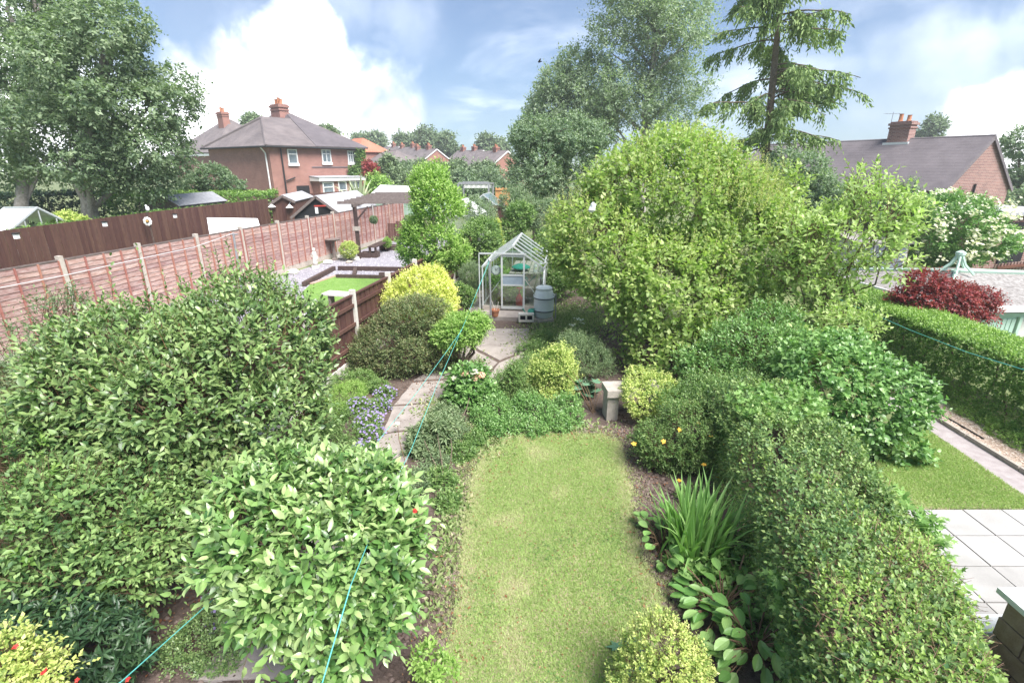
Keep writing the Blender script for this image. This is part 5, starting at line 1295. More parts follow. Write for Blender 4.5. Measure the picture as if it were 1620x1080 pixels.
# ------------------------------------------------------------------ trees
def clumps(rs, env, k, rad, flat=.75):
    env = np.array(env, float); w = (env[:, 3] * env[:, 4] * env[:, 5]); w /= w.sum(); out = []
    while len(out) < k:
        i = rs.choice(len(env), p=w); u = unit(rs.normal(0, 1, 3)) * rs.random() ** .45
        c = env[i, :3] + u * env[i, 3:6] * .9; r = rad * rs.uniform(.65, 1.25); out.append((*c, r, r, r * flat))
    return out
def tree(name, label, cat, base, env, k, rad, n, leaf, m, seed, per=7, slen=.5, r0=.25, limbs=10, lump=.2, gap=.1, up=.25, wild=.7, droop=.0, flat=.4, group=None, trunk=None, barkm=None, hide=.3, tmpl=TRI2, flatc=.75, clear=.3):
    rs = np.random.RandomState(seed); base = Vector(base); t = thing(name, label, cat, base, group); env_a = np.array(env, float)
    cl = clumps(rs, env, k, rad, flatc)
    P, Nn = ell(rs, cl, n, lump, .6, base.z + clear, 1.5, gap, 1.2, hide)
    d = sprays(rs, P, Nn, per, leaf[0], leaf[1], slen, up, wild, 75, droop, flat)
    leafmesh('crown', *d[:5], tmpl, d[5], d[6], m, t)
    top = Vector(env_a[np.argmax(env_a[:, 2]), :3]); mid = Vector(env_a[:, :3].mean(0)); tr = MB()
    path = trunk or [base, base.lerp(mid, .35) + Vector((rs.normal(0, .1), 0, 0)), mid, mid.lerp(top, .8)]
    path = [Vector(p) for p in path]
    tr.tube(path, [r0 * 1.25] + [r0 * (1 - .75 * i / (len(path) - 1)) for i in range(1, len(path))], 9)
    tb = tr.build('trunk', barkm or BARK, t, True)
    order = rs.choice(len(cl), min(limbs, len(cl)), replace=False)
    for i in order:
        c = Vector(cl[i][:3]); q = min(max((c.z - base.z) / max(top.z - base.z, .1) - .3, .12), .9) * (len(path) - 1); j = int(q); s = path[j].lerp(path[min(j + 1, len(path) - 1)], q - j)
        m_ = s.lerp(c, .5) + Vector((rs.normal(0, .2), rs.normal(0, .2), (c - s).length * .08))
        MB().tube([s, m_, c], [r0 * .4, r0 * .24, r0 * .07], 6).build('limb', barkm or BARK, t, True)
    return t
grey = mat('grey_bark', (.2, .18, .16), (.38, .35, .32), 9, .95, .5, 40)
tree('birch_tree', 'large birch with drooping grey green crown behind the tall dark fence', 'tree', (a(142, 345, 24).x, 24, .6),
     [PB(172, 130, 24, 96, 105, 3), PB(196, 230, 24, 86, 66, 2.8), PB(110, 235, 23.5, 100, 45, 3), PB(232, 208, 24, 44, 62, 1.8), PB(145, 55, 24.5, 70, 70, 2.5), PB(70, 215, 23.5, 85, 70, 2.6)], 85, .95, 7200, (.2, .12), L['birch'], 1, 7, .5, .36, 16, droop=.35, barkm=grey, clear=1.5,
     trunk=[(a(137, 345, 24).x, 24, .6), a(140, 320, 24), a(128, 280, 24), a(150, 180, 24), a(185, 60, 24)])
tree('birch_tree', 'tall birch at the left edge, its crown running out of the top of view', 'tree', (a(20, 350, 26.5).x, 26.5, .6),
     [PB(50, 110, 26.5, 80, 110, 3), PB(10, 200, 26.5, 80, 90, 3), PB(75, 0, 26.5, 80, 80, 2.6), PB(120, -60, 26.5, 70, 70, 2.6), PB(-30, 60, 26.5, 70, 100, 2.6)], 75, 1.0, 5200, (.2, .12), L['birch'], 2, 7, .5, .3, 14, droop=.35, barkm=grey)
tree('poplar_tree', 'tall airy poplar with sky showing through, left of the spruce', 'tree', (a(1015, 270, 44).x, 44, .2),
     [PB(1030, 60, 44, 85, 85, 3.5), PB(1010, 165, 44, 85, 60, 3.5), PB(975, 20, 44, 40, 70, 2.5), PB(1085, 40, 44, 42, 80, 2.5), PB(955, 160, 44, 50, 60, 2.5), PB(1085, 160, 44, 50, 50, 2.5), PB(1010, -50, 44, 80, 60, 2.5)], 130, .8, 5200, (.30, .14), L['poplar'], 3, 7, 1.0, .3, 44, gap=.22, up=.3, wild=.5, droop=-.1, barkm=grey, flatc=.5, trunk=[(a(1020, 270, 44).x, 44, .2), a(1022, 180, 44), a(1032, 100, 44), a(1040, 20, 44), a(1030, -60, 44)])
tree('poplar_tree', 'rounded poplar crown lower and left of the tall airy poplar', 'tree', (a(895, 270, 47).x, 47, .2),
     [PB(900, 150, 47, 48, 52, 3.2), PB(880, 190, 47, 40, 45, 3), PB(930, 190, 46, 45, 50, 3), PB(925, 130, 47, 30, 30, 2)], 42, 1.3, 3400, (.33, .18), L['poplar'], 4, 7, .8, .35, 10, gap=.08)
tree('oak_tree', 'dense grey green oak behind the greenhouse', 'tree', (a(850, 330, 26).x, 26, .2),
     [PB(870, 245, 26, 55, 45, 2), PB(835, 235, 26, 32, 40, 1.4), PB(905, 230, 26, 38, 45, 1.6), PB(860, 290, 25.5, 40, 30, 1.4), PB(940, 215, 27, 45, 35, 1.6)], 60, .6, 4200, (.15, .1), L['oak'], 5, 7, .3, .17, 14, gap=.12, trunk=[(a(848, 345, 26).x, 26, .2), a(850, 300, 26), a(860, 260, 26), a(870, 215, 26)])
def spruce():
    rs = np.random.RandomState(6); Y = 24; b = a(1205, 345, Y); base = Vector((b.x, Y, .2)); t = thing('spruce_tree', 'tall open spruce with drooping branches right of the poplar', 'tree', base)
    top = a(1268, -330, Y); q = lambda s: base.lerp(top, s)
    MB().tube([q(s) for s in (0, .2, .4, .6, .8, 1)], [.2, .175, .145, .11, .08, .03], 9).build('trunk', BARK, t, True)
    Qs, Ts = [], []
    for k in range(120):
        s = min(max(.1 + .86 * (k / 119) + rs.normal(0, .012), .09), .97); o = q(s); an = rs.uniform(0, 6.283); ln = (5.2 * (1 - s) ** .8 + .4) * rs.uniform(.35, 1.0)
        dx = Vector((math.cos(an), math.sin(an), 0)); rise = rs.uniform(-.25, .25) + (.32 if s > .3 else -.15); pts = []; sidew = rs.normal(0, .15)
        for j in range(8):
            f = j / 7; pts.append(o + dx * ln * f + Vector((-dx.y, dx.x, 0)) * sidew * ln * f * f + Vector((0, 0, ln * (rise * f - .42 * f * f + .22 * max(0, f - .55)))))
        MB().tube(pts, [.034 * (1 - .8 * j / 7) + .006 for j in range(8)], 5).build('branch', BARK, t, True)
        spots = np.sort(rs.uniform(.22 if s > .25 else .08, 1.0, int(ln * 3.6) + 2))
        for f0 in spots:                              # hanging curtains of twigs set along the branch
            w0 = rs.uniform(.5, 1.2) * (1.15 - .5 * f0); sd_ = Vector((-dx.y, dx.x, 0)) * rs.normal(0, .35) * (1.1 - f0 * .6)
            for _ in range(int(10 * w0) + 3):
                f = min(max(f0 + rs.normal(0, .035), .05), 1.0); j = min(int(f * 7), 6); p = pts[j].lerp(pts[j + 1], f * 7 - j) + sd_ * rs.uniform(.1, 1)
                hang = rs.uniform(.2, 1.0) * w0; m_ = max(2, int(hang / .11)); dr = Vector((rs.normal(0, .3), rs.normal(0, .3), -1.0)) + dx * .4 + sd_ * .3
                for h in range(m_):
                    Qs.append(p + dr * (hang * h / m_) + Vector(rs.normal(0, .02, 3))); Ts.append(dr + Vector(rs.normal(0, .45, 3)))
    Q, T = np.array(Qs), unit(np.array(Ts)); n = len(Q); ll = rs.uniform(.13, .27, n)
    leafmesh('needles', Q, T, unit(rs.normal(0, 1, (n, 3)) + [0, -.5, .6]), ll, ll * .34, TRI2, np.clip(rs.normal(.5, .22, n), 0, 1), np.clip(rs.normal(.15, .25, n), 0, 1), L['spruce'], t)
spruce()

def bush(name, label, cat, Y, boxes, n, leaf, m, seed, **kw):   # boxes: (px, py, rx px, ry px[, depth m])
    b = [PB(x[0], x[1], x[5] if len(x) > 5 else Y, x[2], x[3], x[4] if len(x) > 4 and x[4] else None) for x in boxes]
    zb = kw.pop('zb', None)
    if zb is None: zb = float(gz(b[0][0], b[0][1]))
    bx = kw.pop('at', None)
    base = (bx.x, bx.y, zb) if bx else (b[0][0], b[0][1], zb)
    return plant(name, label, cat, base, b, n, leaf, m, seed, **kw)
G_far = 'distant trees on the skyline'
for i, (x, y, rx, ry, Y, lab) in enumerate([(572, 226, 12, 9, 150, 'small distant tree left of the row of far chimneys'), (597, 224, 10, 10, 150, 'small round distant tree above the purple roof'), (640, 226, 14, 11, 140, 'low distant tree between the far chimneys'),
        (675, 226, 22, 16, 135, 'broad distant tree over the middle of the far roofs'), (708, 232, 20, 18, 125, 'distant tree left of the gap in the far roofs'), (770, 232, 16, 14, 135, 'distant tree over the far brick gables'), (792, 238, 12, 10, 135, 'low distant tree beside the dark oak'),
        (522, 211, 12, 9, 75, 'treetop above the orange tiled house end'), (400, 195, 10, 8, 80, 'treetop peeping over the big grey roof'), (1475, 207, 17, 28, 92, 'tall oval poplar beyond the bungalow ridge'), (1444, 222, 8, 6, 95, 'scrap of foliage beside the bungalow chimney')]):
    c = a(x, y, Y); s = Y / FPX
    tree('distant_tree', lab, 'tree', (c.x, Y, .2), [(c.x, Y, c.z, rx * s * .8, rx * s * .8, ry * s * .8), (c.x, Y, c.z - ry * s * .8, rx * s * .7, rx * s * .7, ry * s * .7)], 18 if rx < 20 else 26, rx * s * .36, 700, (s * 5.0, s * 3.2), L['distant'], 100 + i, 6, s * 9, .25, 3, gap=.05, group=G_far)
for i, (x, y, rx, ry, Y, lab, mm) in enumerate([(612, 262, 15, 18, 52, 'round green garden tree in front of the purple roofed house', 'distant'), (650, 288, 30, 14, 56, 'pale bush left of centre below the far roofs', 'distant'), (700, 276, 24, 18, 60, 'light green tree below the gap in the far roofs', 'distant'),
        (735, 288, 30, 16, 58, 'mid green bush behind the metal framed shelter', 'oak'), (775, 286, 28, 16, 55, 'dense bush between metal shelter and dark oak', 'oak'), (690, 297, 25, 18, 45, 'light bush behind the tall bright green shrub', 'distant'), (640, 274, 20, 9, 64, 'grey green bush under the far hipped roof', 'oak'),
        (600, 292, 20, 12, 50, 'yellow green bush right of the striped sword leaved plant', 'lime'), (752, 306, 34, 16, 47, 'clipped dark hedge behind the metal framed shelter', 'oak'), (805, 290, 24, 36, 44, 'dark bush left of the oak crown', 'oak'), (585, 268, 5, 5, 51.0, 'small dark red bush below the purple roof', 'acer'), (722, 268, 16, 9, 66, 'pale bush in the tree gap', 'distant'), (668, 268, 16, 8, 70, 'small bush below the twin chimneys', 'distant'), (765, 272, 24, 8, 64, 'pale bush below the brick gables', 'distant')]):
    c = a(x, y, Y); s = Y / FPX
    tree('garden_tree', lab, 'tree', (c.x, Y, .2), [(c.x, Y, c.z, rx * s * .75, rx * s * .75, ry * s * .75), (c.x + .3, Y - .4, max(c.z - ry * s, 1.0), rx * s * .8, rx * s * .8, ry * s * .8)], 26, rx * s * .33, 900, (s * 5, s * 3), L[mm], 140 + i, 6, s * 9, .12, 4, gap=.06, group='garden trees before the far houses')
# right hand far trees and dark mass behind the spruce
tree('garden_tree', 'tree at the right edge rising beside the bungalow gable', 'tree', (a(1612, 330, 40).x, 40, 0), [PB(1612, 235, 40, 22, 25), PB(1625, 290, 39, 32, 35), PB(1600, 330, 38, 30, 30)], 40, .8, 2200, (.22, .15), L['oak'], 170, 6, .4, .2, 5)
tree('garden_tree', 'dark green tree filling the gap under the spruce beside the lilac', 'tree', (a(1255, 330, 21).x, 21, 0), [PB(1255, 290, 21, 40, 55), PB(1220, 320, 21, 40, 45), PB(1290, 340, 20, 40, 40)], 36, .6, 2200, (.14, .09), L['oak'], 171, 6, .3, .16, 6)
tree('conifer', 'small blue green conifer top before the bungalow eaves', 'tree', (a(1436, 330, 25).x, 25, 0), [PB(1436, 305, 25, 11, 18), PB(1436, 330, 25, 17, 22)], 26, .3, 800, (.12, .05), L['oak'], 172, 6, .25, .1, 4)

# ------------------------------------------------------------------ hedges and planting beyond the fences, left
def hedge(name, label, path, half, z0, z1, n, leaf, m, seed, per=6, slen=.12, lump=.05, tips=0.0, tw=0, up=.6, inner=.15, core=True, wild=.5, rnd_=.12, taper=None, **kw):
    rs = np.random.RandomState(seed); b = Vector((path[0][0], path[0][1], z0)); t = thing(name, label, 'hedge', b)
    P, Nn = hedgebox(rs, path, half, z0, z1, n, lump, inner, 3.0, rnd_, taper); d = sprays(rs, P, Nn, per, leaf[0], leaf[1], slen, up, wild, 75, 0, .45)
    leafmesh('foliage', *d[:5], TRI2, d[5], np.clip(d[6] + tips, 0, 1), m, t)
    if tw: twigs(rs, P, d[7], slen * 1.1, tw, TWIG, t, .35)
    mb = MB()
    for i in range(len(path) - 1):
        p, q = Vector((*path[i], 0)), Vector((*path[i + 1], 0)); k = max(2, int((q - p).length / .5))
        for j in range(k):
            c = p.lerp(q, (j + .5) / k); mb.tube([(c.x, c.y, z0), (c.x + rs.normal(0, .1), c.y + rs.normal(0, .1), z0 + (z1 - z0) * .5), (c.x + rs.normal(0, .2), c.y + rs.normal(0, .2), z1 - .1)], [.03, .02, .01], 5)
    mb.build('stem', BARK, t)['kind'] = 'stuff'
    return t
hedge('hedge', 'clipped green hedge showing along the top of the tall dark fence', [(-15.75, 8.5), (-15.2, 14.7), (-15.1, 20.9), (-14.45, 28.2), (-14.2, 34)], .34, 1.2, 2.42, 5200, (.09, .05), L['privet'], 201, 5, .08)
hedge('hedge', 'broad bright clipped hedge in front of the brick house', [(a(200, 312, 30).x, 29.5), (a(300, 300, 30).x, 30), (a(430, 302, 31).x, 31.5)], 1.7, .6, 2.75, 4000, (.15, .09), L['privet'], 202, 5, .16, .12, .1)
hedge('hedge', 'dark high hedge behind the birch trunk', [(-34, 30), (a(120, 320, 31).x, 31), (a(300, 320, 32).x, 33)], .9, .5, 2.7, 3600, (.2, .12), L['rhodo'], 203, 5, .2, .15)
c = a(335, 282, 31)
bush('garden_shrub', 'round dark green shrub against the brick house corner', 'shrub', 31.5, [(335, 285, 28, 26), (310, 300, 25, 20), (365, 295, 20, 14)], 1200, (.16, .1), L['oak'], 204, slen=.2)
bush('garden_shrub', 'yellow green shrub beside the white greenhouse, far left', 'shrub', 19, [(105, 349, 16, 12), (128, 352, 12, 9)], 500, (.11, .06), L['goldgreen'], 205, slen=.12)
def straps(name, label, cat, base, n, ln, w, m, seed, lean=.5, part='leaf', bend=.5, spread=.15, seg=5, group=None):
    rs = np.random.RandomState(seed); base = Vector(base); t = thing(name, label, cat, base, group)
    for i in range(n):
        an = rs.uniform(0, 6.28); l = ln * rs.uniform(.6, 1.1); tilt = abs(rs.normal(0, lean)) + .04; d = Vector((math.cos(an), math.sin(an), 0)); s = Vector((-d.y, d.x, 0)); o = base + d * rs.random() * spread + s * rs.normal(0, spread * .5)
        vs = []; p = o; ang = tilt * .5; k = seg
        tw_ = rs.uniform(-.5, .5); s2 = (s * math.cos(tw_) + d * math.sin(tw_))
        for j in range(k + 1):
            f = j / k; wd = w * rs.uniform(.95, 1.05) * (math.sin(min(f * 1.9 + .35, 1.57)) if f < .6 else (1 - f) / .4 * .95 + .02)
            fold = Vector((0, 0, .15 * wd)) + d * -.1 * wd
            vs += [p - s2 * wd / 2 + fold, p, p + s2 * wd / 2 + fold]
            ang = tilt * (.5 + .6 * f) + bend * f * f * tilt * 1.5; p = p + (d * math.sin(ang) + Vector((0, 0, math.cos(ang)))) * l / k
        fs = []
        for j in range(k): fs += [(j * 3, j * 3 + 1, j * 3 + 4, j * 3 + 3), (j * 3 + 1, j * 3 + 2, j * 3 + 5, j * 3 + 4)]
        o_ = MB().add(vs, fs).build(part, m, t); me = o_.data
        me.attributes.new('tint', 'FLOAT', 'FACE').data.foreach_set('value', [float(np.clip(rs.normal(.5, .25), 0, 1))] * len(fs)); me.attributes.new('tip', 'FLOAT', 'FACE').data.foreach_set('value', [0.0] * len(fs))
    return t
p = a(568, 312, 33); straps('phormium', 'large striped sword leaved plant in front of the brick house', 'plant', (p.x, 33, 1.2), 60, 2.7, .15, L['phormium'], 206, .7)

# ------------------------------------------------------------------ shrubs along the near board fence and round the greenhouse
bush('tall_shrub', 'tall upright bright green shrub standing over the board fence', 'shrub', 16.0, [(690, 390, 46, 55, .9), (690, 330, 36, 50, .8), (668, 300, 14, 30, .4), (690, 290, 16, 30, .4), (712, 340, 20, 40, .5), (655, 395, 22, 40, .5), (722, 400, 18, 35, .5), (648, 400, 10, 14, .3)], 2600, (.13, .06), L['lime'], 301, slen=.28, up=.8, zb=0, lump=.2, gap=.06, r0=.04, nstem=5)
bush('round_shrub', 'round mid green shrub between the tall bright shrub and the greenhouse', 'shrub', 18.5, [(760, 380, 34, 36, .9), (765, 405, 30, 35, .8)], 1500, (.11, .06), L['midgreen'], 302, slen=.2, zb=0, lump=.15)
bush('pale_shrub', 'pale feathery shrub behind the round mid green one', 'shrub', 21.5, [(762, 345, 24, 30, .8), (770, 370, 22, 30, .7), (750, 330, 8, 20, .3)], 900, (.1, .04), L['poplar'], 303, slen=.25, zb=0, up=.9)
bush('yellow_conifer', 'slim yellow conifer to the left of the greenhouse ridge', 'shrub', 21, [(787, 372, 6, 24), (789, 395, 9, 22)], 500, (.08, .03), L['golden'], 304, slen=.14, zb=0, up=1.2)
bush('garden_shrub', 'mid green shrub just behind the greenhouse ridge', 'shrub', 22, [(808, 365, 20, 22), (822, 345, 20, 26), (800, 385, 18, 20)], 1100, (.12, .07), L['midgreen'], 305, slen=.2, zb=0)
bush('dark_shrub', 'dark shrub under the oak behind the greenhouse', 'shrub', 24, [(832, 335, 26, 30), (812, 325, 20, 24), (860, 345, 30, 30)], 1300, (.14, .05), L['oak'], 306, slen=.25, zb=0)
bush('dark_shrub', 'dark leafy shrub between the greenhouse and the lilac', 'shrub', 18.6, [(872, 400, 24, 36, .7), (895, 430, 22, 34, .6, 17), (880, 450, 18, 24, .5, 16.5)], 1300, (.11, .06), L['midgreen'], 316, slen=.2, zb=0)
bush('lavender', 'grey green lavender bush left of the greenhouse', 'shrub', 15.6, [(744, 440, 17, 22), (752, 452, 14, 16)], 700, (.09, .014), L['poplar'], 307, slen=.18, zb=0, up=1.2, spread=35)
bush('dark_shrub', 'low dark green shrub beside the path left of the greenhouse', 'shrub', 14.6, [(738, 470, 16, 18), (726, 465, 12, 18)], 600, (.07, .04), L['midgreen'], 308, slen=.1, zb=0)
bush('golden_privet', 'golden yellow clipped shrub against the board fence', 'shrub', 12.4, [(672, 462, 50, 38, .85), (640, 478, 40, 30, .6), (690, 475, 34, 45, .7), (625, 490, 26, 20, .5)], 3300, (.065, .04), L['golden'], 309, slen=.14, zb=0, lump=.2, up=.7, sat=7)
bush('mottled_shrub', 'dense mottled dark shrub bulging over the path below the golden shrub', 'shrub', 10.6, [(640, 545, 72, 62, .95), (600, 560, 46, 52, .7), (690, 560, 40, 45, .7), (655, 500, 55, 30, .6), (590, 600, 40, 24, .5)], 4200, (.055, .028), L['purplish'], 310, slen=.16, zb=0, lump=.24, tw=.004, sat=10, gap=.08)
bush('golden_privet', 'yellow topped sprays growing between the golden and mottled shrubs', 'shrub', 11.3, [(660, 490, 50, 18, .5), (700, 500, 22, 20, .4)], 800, (.06, .035), L['goldgreen'], 311, slen=.12, zb=0.4)
bush('lime_bush', 'small bright green tree on a short trunk beside the path', 'shrub', 10.2, [(730, 522, 34, 24, .45), (712, 530, 28, 16, .4), (748, 515, 22, 18, .35)], 1500, (.085, .035), L['lime'], 312, slen=.16, up=.4, zb=0, droop=.3, r0=.05, nstem=4, at=gd(735, 592))
# ------------------------------------------------------------------ low plants along the path
def flowers(parent, P, m, r, seed, petals=5, name='flower'):
    rs = np.random.RandomState(seed); P = np.array(P); n = len(P)
    c = unit(rs.normal(0, .35, (n, 3)) + [0, -.35, .9]); e1 = unit(np.cross(c, [1, .1, 0])); e2 = np.cross(c, e1); Q, T, Nl = [], [], []
    for k in range(petals):
        an = 2 * math.pi * k / petals; T.append(e1 * math.cos(an) + e2 * math.sin(an) + c * .25); Q.append(P); Nl.append(c)
    Q, T, Nl = np.concatenate(Q), np.concatenate(T), np.concatenate(Nl); ll = r * rs.uniform(.8, 1.2, len(Q))
    return leafmesh(name, Q, T, Nl, ll, ll * .85, TRI2, rs.random(len(Q)), np.zeros(len(Q)), m, parent)
def on_blobs(rs, blobs, n, zmin=.02, top=.1):
    P, Nn = ell(rs, blobs, n * 4, .1, .05, zmin); ok = (Nn[:, 2] > top) | (Nn[:, 1] < -.3); P, Nn = P[ok][:n], Nn[ok][:n]; return P + Nn * .06
def gb(px, py, rx, h, ry=None):   # low mound standing on the ground there (rx, ry metres)
    p = gd(px, py); return (p.x, p.y, h * .25, rx, ry or rx, h * .8)
def mound(name, label, pts, n, leaf, m, seed, cat='plant', **kw):
    b = [gb(*q) for q in pts]; return plant(name, label, cat, (b[0][0], b[0][1], 0), b, n, leaf, m, seed, per=kw.pop('per', 6), slen=kw.pop('slen', .09), nstem=kw.pop('nstem', 0), zmin=.0, **kw), b
t_, b_ = mound('bellflower', 'mauve flowered ground cover spilling onto the path edge', [(600, 648, .2, .16), (585, 672, .22, .16), (610, 628, .18, .16), (570, 650, .22, .2), (590, 690, .16, .12), (575, 715, .15, .1)], 1200, (.045, .028), L['midgreen'], 401)
flowers(t_, on_blobs(np.random.RandomState(1), b_, 380), L['mauve_petal'], .024, 2)
mound('heather', 'bright fine leaved mound in the bed below the board fence', [(545, 635, .4, .3), (520, 660, .36, .28), (560, 625, .3, .26)], 1500, (.05, .012), L['lime'], 402, up=1.0)
mound('ground_cover', 'low grey green ground cover between fence and path', [(545, 690, .35, .16), (520, 710, .35, .2), (560, 720, .28, .12), (500, 690, .3, .24), (535, 660, .3, .2), (550, 740, .25, .1)], 1700, (.045, .022), L['midgreen'], 403)
mound('ground_cover', 'sprawling weeds at the foot of the gravel board', [(545, 612, .25, .3), (575, 610, .3, .3), (600, 618, .25, .2)], 700, (.06, .025), L['midgreen'], 404)
t_, b_ = mound('bellflower', 'dark low cushion with violet flowers beside the near path', [(330, 1010, .3, .18), (355, 985, .24, .2), (300, 1030, .26, .14), (345, 1045, .22, .14)], 1300, (.032, .018), L['camdark'], 405)
flowers(t_, on_blobs(np.random.RandomState(2), [gb(372, 985, .16, .2), gb(352, 965, .14, .2)], 40), L['mauve_petal'], .022, 3)
bush('sparse_rhododendron', 'sparse open shrub with yellowish leaf rosettes beside the lawn', 'shrub', 7.2, [(680, 715, 46, 42, .5), (650, 735, 30, 34, .4), (715, 735, 28, 40, .4), (690, 680, 30, 20, .3)], 560, (.1, .036), L['olive'], 406, per=8, slen=.1, gap=.2, nstem=8, r0=.016, zb=0, tw=.005, spread=80, at=gd(690, 790))
t_ = bush('hydrangea', 'upright leafy hydrangea with faded peach flower heads', 'shrub', 8.8, [(745, 625, 36, 30, .4), (730, 650, 28, 34, .35), (765, 645, 24, 28, .35), (742, 600, 28, 14, .3)], 520, (.11, .085), L['laurel'], 407, per=6, slen=.2, zb=0, nstem=9, r0=.012, at=gd(740, 690), up=.7)
for k, (px, py) in enumerate([(735, 590), (750, 588), (762, 593), (720, 598), (752, 598)]):
    p = a(px, py, 8.6); rs = np.random.RandomState(k); flowers(t_, np.array(p) + unit(rs.normal(0, 1, (45, 3))) * [.07, .07, .045], L['cream_petal'] if k in (1, 3) else L['pink_petal'], .022, k, 4, 'flower_head')
mound('lawn_edge_plants', 'mixed low plants spilling over the left lawn edge', [(708, 800, .16, .14), (700, 765, .2, .2), (730, 722, .2, .16), (752, 700, .18, .14)], 620, (.055, .03), L['midgreen'], 408)
bush('small_leaved_shrub', 'low twiggy small leaved shrub at the head of the lawn, left part', 'shrub', 9.0, [(805, 635, 34, 36, .4), (785, 650, 22, 24, .35), (840, 645, 26, 28, .35), (815, 600, 14, 26, .25)], 1100, (.05, .026), L['midgreen'], 409, slen=.14, zb=0, gap=.15, tw=.003)
bush('small_leaved_shrub', 'low spreading green plant below the golden euonymus', 'shrub', 8.7, [(830, 665, 30, 16, .3), (800, 670, 26, 14, .3), (865, 660, 20, 14, .3)], 620, (.045, .03), L['laurel'], 410, slen=.1, zb=0)
mound('ground_cover', 'tangled low green border plants between the lawn head and the golden euonymus', [(780, 684, .26, .2), (812, 678, .26, .22), (845, 682, .26, .18), (880, 676, .26, .2), (905, 668, .22, .2), (895, 648, .24, .24), (765, 668, .24, .26), (790, 655, .25, .3), (835, 650, .3, .28), (855, 655, .26, .24)], 2100, (.055, .03), L['laurel'], 416, slen=.13, up=.7)
mound('ground_cover', 'loose weedy plants edging the path below the hydrangea', [(700, 700, .24, .22), (720, 690, .24, .24), (690, 680, .2, .2), (712, 672, .22, .26), (700, 660, .18, .2), (660, 770, .2, .2), (640, 790, .18, .16), (690, 740, .2, .2)], 1100, (.055, .026), L['olive'], 417, slen=.14, up=.8)
mound('ground_cover', 'straggling green plants between the concrete path and the golden euonymus', [(825, 600, .24, .26), (838, 580, .24, .24), (850, 560, .26, .26), (830, 560, .2, .2), (860, 540, .28, .2), (800, 612, .22, .3)], 1000, (.06, .026), L['midgreen'], 418, slen=.16, up=.8)
bush('euonymus', 'rounded golden variegated euonymus at the head of the lawn', 'shrub', 9.3, [(872, 590, 36, 34, .5), (860, 615, 30, 32, .45), (890, 610, 26, 34, .4), (885, 565, 24, 16, .3)], 1900, (.05, .032), L['goldgreen'], 411, slen=.15, zb=0, lump=.26, up=.7, sat=9, gap=.06)
bush('dark_hebe', 'grey green bushy hebe behind the stone bench', 'shrub', 10.3, [(925, 565, 38, 34, .6), (945, 590, 34, 34, .5), (905, 545, 26, 18, .4)], 1600, (.05, .016), L['olive'], 412, slen=.14, zb=0, up=.9)
bush('euonymus', 'yellow splashed euonymus growing over the right end of the stone bench', 'shrub', 8.3, [(1008, 628, 24, 26, .3, 8.0), (1025, 640, 28, 28, .3, 7.9), (1038, 616, 28, 30, .3, 8.1), (1008, 600, 16, 16, .25)], 1100, (.045, .028), L['goldgreen'], 413, slen=.1, zb=0, gap=.1)
bush('dark_shrub', 'dark leaved low plant in the shade left of the stone bench', 'shrub', 9.2, [(930, 640, 26, 18, .3), (915, 625, 20, 18, .3)], 420, (.12, .03), L['rhodo'], 414, slen=.1, zb=0, per=8)
def big_leaves(name, label, cat, base, spots, m, seed, tmpl, size, asp=1.0, group=None, stalk=True, tiltm=.45):
    """each big leaf a part of its own on a stalk from the base"""
    rs = np.random.RandomState(seed); base = Vector(base); t = thing(name, label, cat, base, group); Q, T, Nn, ll, ww, ti, tp = [], [], [], [], [], [], []; st = MB()
    for p in spots:
        p = Vector(p); out = Vector((p.x - base.x, p.y - base.y, 0)); out = out.normalized() if out.length > .01 else Vector((0, -1, 0)); out = (out + Vector(rs.normal(0, .35, 3)) * Vector((1, 1, 0)).length * .6); out.z = 0; out.normalize()
        tv = out + Vector((0, 0, rs.uniform(-.35, .35))); nn = Vector((0, 0, 1)) - out * rs.uniform(-.1, tiltm) + Vector(rs.normal(0, .15, 3)); s = size * rs.uniform(.7, 1.15)
        if stalk: st.tube([base + Vector(rs.normal(0, .03, 3)) * 1, base.lerp(p, .6) + Vector((0, 0, .06)), p], [.008, .007, .005], 5)
        Q.append(p); T.append(tv); Nn.append(nn); ll.append(s); ww.append(s * asp); ti.append(np.clip(rs.normal(.5, .25), 0, 1)); tp.append(0 if rs.random() < .7 else .5)
    single_leaves((np.array(Q), np.array(T), np.array(Nn), np.array(ll), np.array(ww), np.array(ti), np.array(tp)), range(len(Q)), tmpl, m, t)
    if stalk: st.build('stalk', TWIG, t)
    return t
L['fatsia'] = leafmat('fatsia_leaf', (.07, .16, .08), (.11, .22, .12), (.17, .29, .17), None, .35, .2)
b = gd(940, 655); big_leaves('fatsia', 'young plant with big hand shaped leaves beside the stone bench', 'plant', b, [a(928, 610, 8.9), a(942, 606, 8.95), a(912, 617, 8.9), a(932, 628, 8.8), a(950, 618, 8.9), a(895, 590, 9.0), a(905, 585, 9.1), a(920, 604, 9.0)], L['fatsia'], 415, PALM, .26, 1.05)
t_ = thing('rose', 'single white rose bloom on a thin stem over the path', 'flower', gd(640, 770)); p = a(629, 671, 7.6); g_ = gd(650, 760)
MB().tube([g_, g_.lerp(p, .6) + Vector((-.05, 0, .1)), p], [.007, .006, .005], 5).build('stem', TWIG, t_)
for k in range(3): flowers(t_, np.array([p + Vector((0, 0, .01 * k))]), L['white_petal'], .06 - .012 * k, 50 + k, 6, 'petal')

